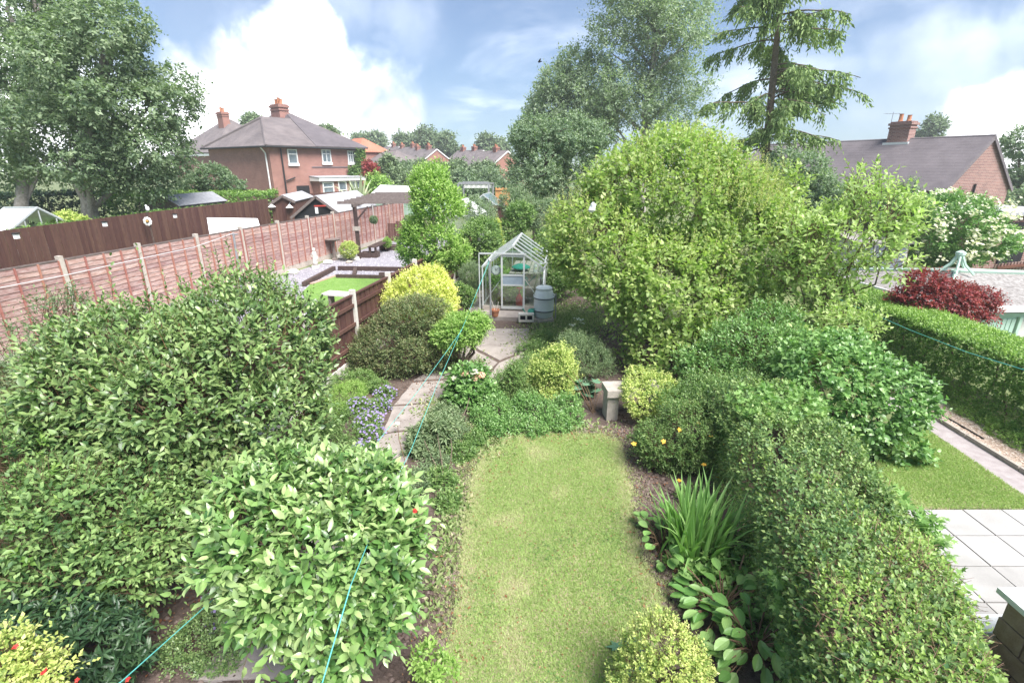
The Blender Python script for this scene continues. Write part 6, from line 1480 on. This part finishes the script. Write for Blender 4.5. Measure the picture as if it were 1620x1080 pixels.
# ------------------------------------------------------------------ right hand side
def lilac():
    boxes = [(1065, 335, 135, 95, 2.0, 12.6), (955, 405, 72, 75, 1.5, 11.6), (1160, 400, 95, 100, 1.7, 12.0), (1065, 465, 100, 90, 1.6, 11.0), (1048, 565, 54, 58, 1.0, 10.3), (1090, 570, 70, 70, 1.1, 10.0), (1185, 325, 45, 45, 1.1, 13), (1070, 262, 72, 46, 1.4, 13.2), (915, 365, 40, 42, 1.1, 12.4), (990, 305, 50, 40, 1.2, 13.0), (1160, 500, 70, 62, 1.2, 11), (1215, 420, 52, 52, 1, 12), (972, 450, 46, 44, .9, 11), (1010, 256, 30, 26, .7, 13), (1120, 248, 34, 26, .7, 13), (1225, 305, 34, 34, .8, 12.8), (895, 400, 26, 36, .7, 11.8), (1245, 380, 34, 40, .8, 12)]
    blobs = [PB(x, y, Y, rx, ry, d) for x, y, rx, ry, d, Y in boxes]
    t = plant('lilac_bush', 'huge rounded lilac bush with browned flower tips beside the greenhouse', 'shrub', (a(1060, 560, 11.6).x, 11.8, 0), blobs, 7200, (.14, .092), L['lilac'], 501, per=6, slen=.38, lump=.22, gap=.1, nstem=9, r0=.05, tw=.006, freq=1.6)
    rs = np.random.RandomState(502); P, Nn = ell(rs, blobs, 3400, .17, .03, .3, 1.6, .1); ok = (Nn[:, 2] > .1) & (P[:, 2] > 2.2); P, Nn = P[ok], Nn[ok]
    ok = rs.random(len(P)) < np.clip((P[:, 2] - 1.6) / 2.2, .08, 1); P, Nn = P[ok], Nn[ok]
    d = sprays(rs, P, Nn, 10, .062, .032, .36, 1.1, .4, 45, 0, .3); d = list(d); leafmesh('flower_tips', *d[:5], TRI2, d[5], d[6], L['lilactop'], t)
lilac()
bush('young_tree', 'slender young tree with large pale green leaves before the garage', 'tree', 10.4, [(1330, 395, 70, 60, 1.0), (1390, 350, 45, 50, .8), (1290, 470, 60, 50, .8), (1400, 405, 40, 34, .6), (1345, 310, 16, 40, .4), (1300, 560, 60, 36, .7, 9.5), (1380, 300, 14, 30, .4), (1260, 400, 50, 70, .8), (1430, 360, 20, 30, .4)], 820, (.15, .075), L['pale'], 503, per=7, slen=.34, up=.7, gap=.16, zb=0, nstem=10, r0=.035, tw=.008, lump=.25, at=Vector((a(1318, 500, 10.2).x, 10.4, 0)))
bush('garden_shrub', 'leafy mid green shrub between the lilac and the young pale tree', 'shrub', 8.8, [(1180, 560, 70, 50, .8), (1240, 570, 60, 50, .7), (1130, 590, 60, 40, .7), (1215, 520, 50, 36, .6, 9.6)], 2100, (.085, .04), L['laurel'], 504, slen=.2, zb=0, gap=.08, tw=.004)
bush('dark_shrub', 'dark bushy shrub between the lilac and the near hedge', 'shrub', 7.6, [(1130, 630, 60, 34, .6), (1190, 625, 50, 30, .6), (1075, 640, 40, 26, .5)], 1700, (.05, .028), L['midgreen'], 505, slen=.12, zb=0)
bush('laurel_bush', 'glossy broad leaved laurel bush overhanging the neighbouring lawn', 'shrub', 7.3, [(1345, 630, 90, 80, 1.0), (1300, 600, 60, 55, .8), (1400, 620, 50, 55, .7), (1385, 685, 50, 50, .7), (1330, 570, 70, 34, .8, 7.8)], 1500, (.105, .07), L['laurel'], 506, slen=.2, zb=0, per=7, up=.3, droop=.2, singles=260, tmpl=TRI8, nstem=6)
bush('pale_shrub', 'pale yellow green sprays above the glossy laurel', 'shrub', 8.6, [(1280, 560, 50, 30, .6), (1340, 520, 40, 30, .6, 9), (1240, 590, 40, 30, .5)], 420, (.12, .06), L['pale'], 507, slen=.26, zb=0, gap=.15, tw=.005)
t_ = bush('hypericum', 'spreading hypericum with orange yellow flowers at the edge of the dug bed', 'shrub', 6.7, [(1085, 700, 62, 44, .6), (1040, 705, 42, 38, .5), (1130, 715, 50, 40, .5), (1060, 735, 46, 26, .4), (1100, 670, 60, 30, .5)], 2500, (.055, .02), L['midgreen'], 508, slen=.13, zb=0, tw=.003, up=.5)
rs = np.random.RandomState(4); flowers(t_, np.array([a(x, y, Y) for x, y, Y in [(1050, 698, 6.2), (1003, 702, 6.4), (1147, 706, 6.1), (1114, 735, 6.0), (1075, 760, 5.8), (1135, 755, 5.9), (1105, 670, 6.5), (1125, 690, 6.2), (1075, 680, 6.3)]]), L['orange_petal'], .042, 9)
p = gd(1098, 880); straps('crocosmia', 'fountain of upright sword shaped leaves between the lawn and the near hedge', 'plant', (p.x, p.y, 0), 190, .95, .042, L['blade'], 509, .38, 'blade', .5, .26)
_pv = [(0, 0, 0)]
for _y, _w in ((.18, .3), (.42, .48), (.68, .46), (.88, .27)):
    _pv += [(-_w, _y, .10 * _w / .5 - .12 * _y * _y), (-_w * .5, _y, .012 - .12 * _y * _y), (0, _y, -.02 - .12 * _y * _y), (_w * .5, _y, .012 - .12 * _y * _y), (_w, _y, .10 * _w / .5 - .12 * _y * _y)]
_pv.append((0, 1.0, -.15)); _pf = [(0, 2, 1), (0, 3, 2), (0, 4, 3), (0, 5, 4)]
for _r in range(3):
    for _c in range(4):
        _i = 1 + _r * 5 + _c; _pf += [(_i, _i + 1, _i + 6), (_i, _i + 6, _i + 5)]
_pf += [(16 + _c, 17 + _c, 21) for _c in range(4)]
PADDLE = (np.array(_pv), np.array(_pf))
def bergenias():
    def spread(cx, cy, rx, ry, n, zr, seed):
        rs = np.random.RandomState(seed); g = gd(cx, cy); return g, [g + Vector((rs.uniform(-1, 1) * rx, rs.uniform(-1, 1) * ry, rs.uniform(*zr))) for _ in range(n)]
    b, s = spread(1045, 870, .22, .42, 34, (.08, .34), 1); big_leaves('bergenia', 'round leaved bergenia clump left of the sword leaved plant', 'plant', b, s, L['bergenia'], 510, PADDLE, .14, .8, tiltm=.9)
    b, s = spread(1140, 975, .35, .35, 66, (.08, .36), 2); big_leaves('bergenia', 'bergenia with big pale leaves behind the small gold shrub', 'plant', b, s, L['bergenia'], 511, PADDLE, .165, .58, tiltm=1.25)
    b, s = spread(1190, 1040, .38, .3, 76, (.08, .42), 3); big_leaves('bergenia', 'large bergenia at the foot of the near hedge, nearest the eye', 'plant', b, s, L['bergenia'], 512, PADDLE, .17, .58, tiltm=1.25)
    b, s = spread(985, 1045, .12, .1, 6, (.05, .15), 4); big_leaves('fatsia_seedling', 'few blue green lobed leaves left of the small gold shrub', 'plant', b, s, L['fatsia'], 513, PALM, .16, 1.0)
bergenias()
mound('ground_cover', 'bright strawberry like ground cover before the cut stems', [(1130, 915, .28, .2), (1105, 930, .22, .18), (1160, 905, .2, .2), (1075, 905, .18, .1), (1200, 1000, .3, .2)], 420, (.07, .055), L['ivy'], 514)
mound('ground_cover', 'scattered weeds under the sword leaved plant', [(1120, 880, .3, .14), (1160, 870, .3, .2), (1190, 880, .25, .22), (1090, 790, .2, .1), (1010, 700, .2, .1)], 420, (.05, .04), L['midgreen'], 515)
bush('gold_shrub', 'small golden variegated shrub at the near end of the lawn', 'shrub', 3.05, [(1045, 1040, 62, 48, .3), (1010, 1070, 50, 40, .25), (1080, 1060, 46, 48, .25), (1050, 1010, 40, 26, .2)], 1100, (.034, .02), L['goldgreen'], 516, slen=.07, zb=0, tw=.003, up=.6, lump=.2)
bush('small_plant', 'small light green seedling shrub on the bare soil near the glossy bush', 'plant', 3.1, [(680, 1050, 30, 24, .14), (700, 1065, 22, 20, .12)], 90, (.06, .03), L['lime'], 517, slen=.1, zb=0, gap=.1)
def cut_stems():
    rs = np.random.RandomState(8); b = gd(1185, 930); t = thing('cut_stems', 'heap of cut brown woody stems at the foot of the near hedge', 'stems', b)
    for k in range(16):
        an = rs.uniform(0, 6.28); l = rs.uniform(.15, .42); e = rs.uniform(.1, 1.2); d = Vector((math.cos(an) * math.cos(e), math.sin(an) * math.cos(e), math.sin(e))); o = b + Vector((rs.normal(0, .1), rs.normal(0, .1), .01))
        MB().tube([o, o + d * l * .5 + Vector(rs.normal(0, .015, 3)), o + d * l], [.014, .011, .008], 6).build('stem', mat('cut_wood', (.3, .19, .12), (.42, .28, .19), 20, .9) if k == 0 else bpy.data.materials['cut_wood'], t)
cut_stems()
# near hedge and the clipped privet hedge
HP = [(2.15, 1.0), (2.45, 2.0), (2.98, 3.2), (3.36, 4.5), (3.55, 5.8), (3.6, 7.0)]
HT = ([1.0, 2.0, 3.2, 4.5], [.66, .74, .92, 1.0])
t_ = hedge('hedge', 'wide clipped mixed hedge filling the near right, ivy and twigs in its top', HP, .66, .02, 1.2, 9000, (.058, .036), L['hedge'], 601, 6, .11, .12, .0, .003, .5, .14, rnd_=.28, taper=HT)
rs = np.random.RandomState(602); P, Nn = hedgebox(rs, HP[2:], .68, .5, 1.22, 1500, .08, .02, 3.0, .28, HT); ok = (wob(np.random.RandomState(5), 6, 2.0)(P) > .25); P, Nn = P[ok], Nn[ok]
d = sprays(rs, P, Nn, 6, .09, .085, .16, .5, .5, 75, 0, .5); leafmesh('ivy', *d[:5], PALM, d[5], d[6], L['ivy'], t_)
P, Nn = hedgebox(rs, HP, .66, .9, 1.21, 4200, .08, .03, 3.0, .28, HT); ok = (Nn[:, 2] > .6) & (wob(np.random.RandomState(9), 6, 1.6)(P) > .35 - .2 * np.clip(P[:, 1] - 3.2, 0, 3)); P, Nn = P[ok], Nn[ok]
d = sprays(rs, P, Nn, 5, .045, .028, .09, .7, .5, 70, 0, .4); leafmesh('lit_top_leaves', *d[:5], TRI2, d[5], np.clip(d[6] + .5, 0, 1), L['privet'], t_)  # paler leaves on top only: the lit hedge top put into leaf colour
twigs(rs, P, unit(Nn + rs.normal(0, .6, (len(P), 3))), .14, .003, mat('bare_twig', (.3, .17, .12), (.42, .27, .2), 20, .9), t_, .8, 'bare_twig')
hedge('privet_hedge', 'neatly clipped green privet hedge between the gravel and the garage', [(9.05, 5.2), (9.0, 8), (8.9, 11), (8.85, 14)], .6, .02, 1.22, 15000, (.062, .036), L['privet'], 603, 6, .09, .03, 0, 0, .6, .1, rnd_=.08)
def sprigs(t, blobs, n, leaf, m, seed, per=9, slen=.16, name='young_shoots', up=.8, spread=62, top=.0, tw=.003, tmpl=TRI2):
    rs = np.random.RandomState(seed); P, Nn = ell(rs, blobs, n, .12, .02, .2, 2.2, .12); ok = Nn[:, 2] > top; P, Nn = P[ok], Nn[ok]
    d = sprays(rs, P, Nn, per, leaf[0], leaf[1], slen, up, .4, spread, 0, .4); leafmesh(name, *d[:5], tmpl, np.clip(d[5] + .2, 0, 1), d[6], m, t)
    if tw: twigs(rs, P, d[7], slen, tw, mat('red_twig', (.25, .1, .06), (.34, .16, .1), 20, .8), t, .7, 'shoot')
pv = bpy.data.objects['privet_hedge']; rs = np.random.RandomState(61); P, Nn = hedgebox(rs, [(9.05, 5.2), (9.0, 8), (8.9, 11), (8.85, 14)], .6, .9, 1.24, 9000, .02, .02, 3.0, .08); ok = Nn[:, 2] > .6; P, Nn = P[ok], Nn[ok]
d = sprays(rs, P, Nn, 5, .05, .026, .08, .9, .3, 55, 0, .4); leafmesh('lit_top_leaves', *d[:5], TRI2, d[5], d[6], L['lime'], pv)  # lime leaves along the top paint the light falling on it
p = gd(1475, 622); straps('grass_clump', 'arching grass clump at the foot of the clipped privet hedge', 'plant', (p.x - .1, p.y + .1, 0), 60, .6, .02, L['blade'], 604, .8, 'blade', 1.0, .2)
mound('ground_cover', 'patch of bright moss like ground cover on the gravel by the privet hedge', [(1530, 655, .3, .08), (1555, 668, .25, .08), (1590, 690, .3, .16), (1612, 705, .25, .16), (1575, 680, .25, .14)], 900, (.04, .02), L['lime'], 605)
bush('red_maple', 'low spreading dark red maple in front of the pale garage', 'tree', 11.3, [(1485, 472, 46, 27, .55), (1450, 472, 30, 18, .45), (1530, 486, 38, 22, .45), (1460, 448, 22, 16, .4), (1555, 472, 20, 11, .35)], 1300, (.09, .045), L['acer'], 606, slen=.22, up=.25, zb=0, gap=.15, nstem=6, r0=.025, tw=.005, droop=.3)
t_ = bush('elder_bush', 'large bush covered in creamy white blossom in front of the bungalow', 'shrub', 18.5, [(1500, 350, 70, 42, 1.6), (1460, 375, 48, 40, 1.3), (1545, 370, 45, 45, 1.3), (1490, 395, 60, 34, 1.3), (1430, 340, 34, 30, 1), (1575, 385, 26, 24, .8)], 3200, (.13, .075), L['laurel'], 607, slen=.26, zb=0, lump=.18)
rs = np.random.RandomState(3); bb = [PB(1500, 345, 18.4, 72, 42, 1.65), PB(1545, 365, 18.4, 46, 44, 1.4), PB(1440, 345, 18.4, 40, 30, 1.1), PB(1475, 380, 18.2, 50, 40, 1.4)]
P = on_blobs(rs, bb, 140, .5, .1); P = np.repeat(P, 9, 0) + rs.normal(0, .09, (len(P) * 9, 3)) * [1, 1, .5]; flowers(t_, P, L['cream_petal'], .055, 4, 5, 'blossom')
bush('dark_shrub', 'dark green shrub behind the blossoming bush on its left', 'shrub', 20, [(1400, 350, 40, 40), (1370, 380, 36, 34), (1320, 330, 40, 40), (1285, 310, 40, 40)], 1700, (.14, .08), L['oak'], 608, slen=.28, zb=0)

# ------------------------------------------------------------------ the big shrubs on the left and the glossy bush in front
t_ = bush('camellia_bush', 'tall dark glossy camellia hedge of a bush filling the left middle', 'shrub', 5.8, [(400, 560, 100, 100, 1.0, 6.0), (300, 640, 130, 120, 1.0, 5.4), (455, 575, 62, 90, .8, 6.2), (210, 570, 110, 80, 1.0, 5.8), (430, 670, 75, 85, .8, 5.5), (310, 770, 100, 75, .7, 4.9), (380, 500, 80, 60, .7, 6.4), (180, 660, 100, 90, .8, 5.2), (480, 520, 40, 40, .5, 6.4)],
     3300, (.112, .052), L['camdark'], 701, per=7, slen=.22, up=.55, zb=0, gap=.07, nstem=9, r0=.05, tw=.005, lump=.16, singles=280, tmpl=TRI8, at=gd(325, 880))
rs = np.random.RandomState(4); P = np.array([a(x, y, Y) for x, y, Y in [(390, 470, 6.2), (420, 450, 6.3), (330, 465, 6.2), (300, 490, 6.0), (235, 480, 6.0), (350, 440, 6.4), (270, 500, 6), (440, 470, 6.3), (180, 500, 6), (370, 430, 6.4)]])
d = sprays(rs, P, np.tile([0, -.1, 1.0], (len(P), 1)), 14, .085, .04, .5, 1.0, .3, 60, 0, .3); leafmesh('long_shoots', *d[:5], TRI8, d[5], d[6], L['camdark'], t_); twigs(rs, P, d[7], .5, .006, TWIG, t_, 1.0)
sprigs(t_, [PB(*q) for q in ((400, 550, 6.0, 102, 104, 1.0), (300, 640, 5.4, 132, 124, 1.0), (210, 560, 5.8, 112, 84, 1.0), (310, 770, 4.9, 102, 78, .7), (380, 495, 6.4, 84, 64, .7))], 300, (.085, .04), L['weigela'], 72, per=8, slen=.22, spread=60, up=1.0)
t_ = bush('weigela_bush', 'arching soft green shrub filling the bottom left corner', 'shrub', 4.2, [(70, 830, 88, 66, .6, 3.9), (185, 800, 76, 56, .55, 4.3), (225, 880, 56, 54, .45, 4.0), (25, 735, 70, 56, .6, 4.5), (130, 900, 66, 46, .45, 3.7), (35, 935, 50, 42, .4, 3.5), (115, 735, 66, 44, .55, 4.8), (260, 820, 36, 40, .4, 4.2), (55, 690, 66, 54, .55, 5.1), (160, 690, 60, 44, .5, 5.0), (250, 740, 50, 44, .45, 4.7)], 2400, (.085, .043), L['weigela'], 702, per=8, slen=.34, up=.35, zb=0, gap=.16, inner=.5, droop=.3, nstem=8, r0=.025, tw=.004, lump=.16, at=gd(215, 1000))
sprigs(t_, [PB(*q) for q in ((70, 830, 3.9, 92, 70, .65), (185, 800, 4.3, 80, 60, .6), (225, 880, 4.0, 60, 58, .5), (25, 735, 4.5, 74, 60, .65))], 200, (.075, .036), L['privet'], 71, per=8, slen=.09, tw=0, spread=80)
bush('loose_shrub', 'loose grey green shrub in front of the lap fence at the left edge', 'shrub', 6.8, [(40, 640, 80, 70, .9), (10, 690, 60, 60, .8, 6.0), (120, 590, 70, 60, .8), (20, 560, 40, 50, .6), (95, 510, 26, 50, .5, 7.2), (170, 530, 50, 34, .6, 7)], 1900, (.065, .03), L['olive'], 703, per=7, slen=.24, up=.9, zb=0, gap=.2, tw=.005, nstem=8, r0=.02, lump=.25)
bush('rhododendron', 'dark narrow leaved rhododendron low in the bottom left shade', 'shrub', 3.2, [(120, 1010, 100, 50, .4), (60, 985, 60, 40, .4), (180, 1040, 50, 40, .3)], 420, (.12, .034), L['rhodo'], 704, per=9, slen=.06, up=.5, zb=0, spread=85, tmpl=TRI8)
t_ = bush('fuchsia', 'yellow green fuchsia with red flowers in the bottom left corner', 'plant', 2.5, [(30, 1058, 48, 28, .2), (5, 1035, 32, 24, .18), (68, 1078, 32, 22, .18)], 380, (.042, .028), L['goldgreen'], 705, slen=.1, zb=0, tw=.003)
flowers(t_, np.array([a(x, y, 2.3) for x, y in [(25, 1022), (68, 1064), (72, 1060), (122, 1075), (203, 1074)]]), L['red_petal'], .02, 5)
t_ = bush('glossy_camellia', 'glossy light green camellia bush on a short trunk in the front of the garden', 'shrub', 3.4, [(505, 880, 128, 105, .75, 3.4), (410, 830, 72, 66, .55, 3.4), (595, 860, 66, 74, .55, 3.45), (515, 800, 100, 56, .6, 3.65), (455, 930, 76, 52, .45, 3.15), (590, 945, 56, 52, .45, 3.2), (540, 1000, 60, 42, .4, 3.0), (440, 775, 42, 32, .4, 3.6), (580, 780, 44, 32, .4, 3.6)],
     1500, (.122, .057), L['camellia'], 706, young=.7, per=8, slen=.2, up=.7, zb=0, gap=.04, nstem=7, r0=.045, tw=.005, lump=.13, singles=300, tmpl=TRI8, at=gd(520, 1075))
flowers(t_, np.array([a(656, 806, 3.3), a(658, 808, 3.32), a(655, 809, 3.3)]), L['red_petal'], .016, 6, name='bud')
# fallen leaves and small clods
def lawn_bits():
    rs = np.random.RandomState(77); p = np.array(LAWN); P = p.min(0) + (p.max(0) - p.min(0)) * rs.random((900, 2)); P = P[inpoly(P, LAWN)]; n = len(P); an = rs.random(n) * 6.28; s = rs.uniform(.01, .03, n)
    leafmesh('lawn_litter', np.column_stack([P, np.full(n, .05)]), np.stack([np.cos(an), np.sin(an), rs.normal(0, .3, n)], 1), unit(rs.normal(0, .3, (n, 3)) + [0, 0, 1]), s, s * .5, TRI2, rs.random(n), rs.random(n) * 0, L['litter'], None)
    C = rs.normal(0, 1, (26, 2)) * [.9, 1.8] + [.8, 5]; P = np.concatenate([c + rs.normal(0, .12, (90, 2)) for c in C]); P = P[inpoly(P, LAWN)]; n = len(P); s = rs.uniform(.012, .022, n); an = rs.random(n) * 6.28
    leafmesh('clover', np.column_stack([P, rs.uniform(.03, .055, n)]), np.stack([np.cos(an), np.sin(an), an * 0 + .1], 1), unit(rs.normal(0, .25, (n, 3)) + [0, 0, 1]), s, s * 1.0, TRI2, rs.random(n), rs.random(n) * 0, L['midgreen'], None)
lawn_bits()
def litter():
    rs = np.random.RandomState(7); P = []
    for cx, cy, sx, sy, n in ((330, 960, .25, .3, 160), (230, 1020, .3, .3, 120), (700, 1000, .25, .6, 150), (1020, 760, .2, .7, 160), (1060, 900, .25, .4, 160), (680, 610, .3, .3, 120), (930, 690, .8, .15, 200), (760, 720, .3, .5, 120), (640, 660, .3, .6, 60), (1180, 930, .3, .3, 120)):
        g = gd(cx, cy); P.append(np.column_stack([rs.normal(g.x, sx, n), rs.normal(g.y, sy, n), np.full(n, .045)]))
    P = np.concatenate(P); n = len(P); an = rs.random(n) * 6.28; s = rs.uniform(.015, .05, n)
    leafmesh('fallen_leaves', P, np.stack([np.cos(an), np.sin(an), rs.normal(0, .2, n)], 1), unit(rs.normal(0, .35, (n, 3)) + [0, 0, 1]), s, s * .5, TRI2, rs.random(n), rs.random(n) * 0, L['litter'], None)
    Q = []
    for cx, cy, sx, sy, n in ((1020, 760, .16, .9, 1500), (930, 680, .8, .12, 900), (1060, 900, .25, .5, 900), (715, 900, .15, .9, 700), (690, 1030, .25, .3, 600), (250, 1040, .4, .3, 500), (850, 560, .4, .5, 300), (690, 600, .3, .3, 300)):
        g = gd(cx, cy); Q.append(np.column_stack([rs.normal(g.x, sx, n), rs.normal(g.y, sy, n), np.full(n, .02)]))
    Q = np.concatenate(Q); Q = Q[~inpoly(Q, LAWN)]; n = len(Q); s = rs.uniform(.015, .055, n); an = rs.random(n) * 6.28
    t = (np.array([(-.5, -.3, 0), (.5, -.4, 0), (.4, .5, 0), (-.4, .45, 0), (.05, 0, .55), (-.2, .2, .4)]), np.array([(0, 1, 4), (1, 2, 4), (2, 5, 4), (2, 3, 5), (3, 0, 5), (0, 4, 5)]))
    tm = leafmat('soil_clod', (.07, .05, .042), (.13, .095, .08), (.2, .155, .135), None, .95, 0, .2)
    leafmesh('soil_clods', Q, np.stack([np.cos(an), np.sin(an), an * 0], 1), np.tile([0, 0, 1.0], (n, 1)), s, s, t, rs.random(n), rs.random(n) * 0, tm, None)
    # weeds and mossy grass between bed and lawn, and the rough patch beside the water butt
    W = []
    for cx, cy, sx, sy, n in ((885, 545, .5, .9, 9000), (905, 505, .6, .9, 7000), (850, 585, .25, .5, 1200), (760, 690, .3, .3, 1600), (840, 678, .6, .12, 2000), (718, 820, .12, .6, 900), (700, 930, .12, .5, 300), (560, 760, .3, .5, 1500), (460, 760, .5, .6, 1500), (690, 650, .18, .3, 800), (740, 580, .2, .3, 700)):
        g = gd(cx, cy); W.append(np.column_stack([rs.normal(g.x, sx, n), rs.normal(g.y, sy, n), np.full(n, .015)]))
    W = np.concatenate(W); W = W[W[:, 0] > fx(W[:, 1]) + .1]; n = len(W); T = unit(rs.normal(0, .8, (n, 3)) * [1, 1, .2] + [0, 0, .8]); s = rs.uniform(.03, .10, n)
    leafmesh('weeds', W, T, unit(rs.normal(0, 1, (n, 3)) + [0, 0, .8]), s, s * .45, TRI2, np.clip(rs.normal(.5, .25, n), 0, 1), (rs.random(n) < .3) * rs.random(n), leafmat('weed_leaf', (.14, .22, .06), (.25, .33, .11), (.38, .43, .18), (.52, .46, .28), .6, .3), None)
    wf = [a(918, 507, 13), a(922, 512, 12.8), a(905, 515, 12.8), a(912, 505, 13.2)]
    t_ = thing('white_flowers', 'small white flowers in the weedy patch right of the water butt', 'flowers', (wf[0].x, 13, 0)); flowers(t_, np.array([w + Vector((dx, dy, .02)) for w in wf for dx, dy in ((0, 0), (.07, .05), (-.06, .04), (.02, -.07))]), L['white_petal'], .035, 9)
litter()
# ------------------------------------------------------------------ a little summer haze
def haze(dens):
    mb = MB().hexa([(-350, -40, -1.2), (350, -40, -1.2), (350, 440, -1.2), (-350, 440, -1.2), (-350, -40, 45), (350, -40, 45), (350, 440, 45), (-350, 440, 45)])
    m = bpy.data.materials.new('haze'); m.use_nodes = True; t = m.node_tree; t.nodes.clear(); out = N(t, 'ShaderNodeOutputMaterial')
    v = N(t, 'ShaderNodeVolumePrincipled'); v.inputs['Color'].default_value = (.93, .95, 1.0, 1); v.inputs['Density'].default_value = dens; v.inputs['Anisotropy'].default_value = 0.2
    LK(t, v.outputs[0], out.inputs['Volume']); o = mb.build('haze', m); o['kind'] = 'stuff'
HAZE = 0.0012
if HAZE: haze(HAZE)
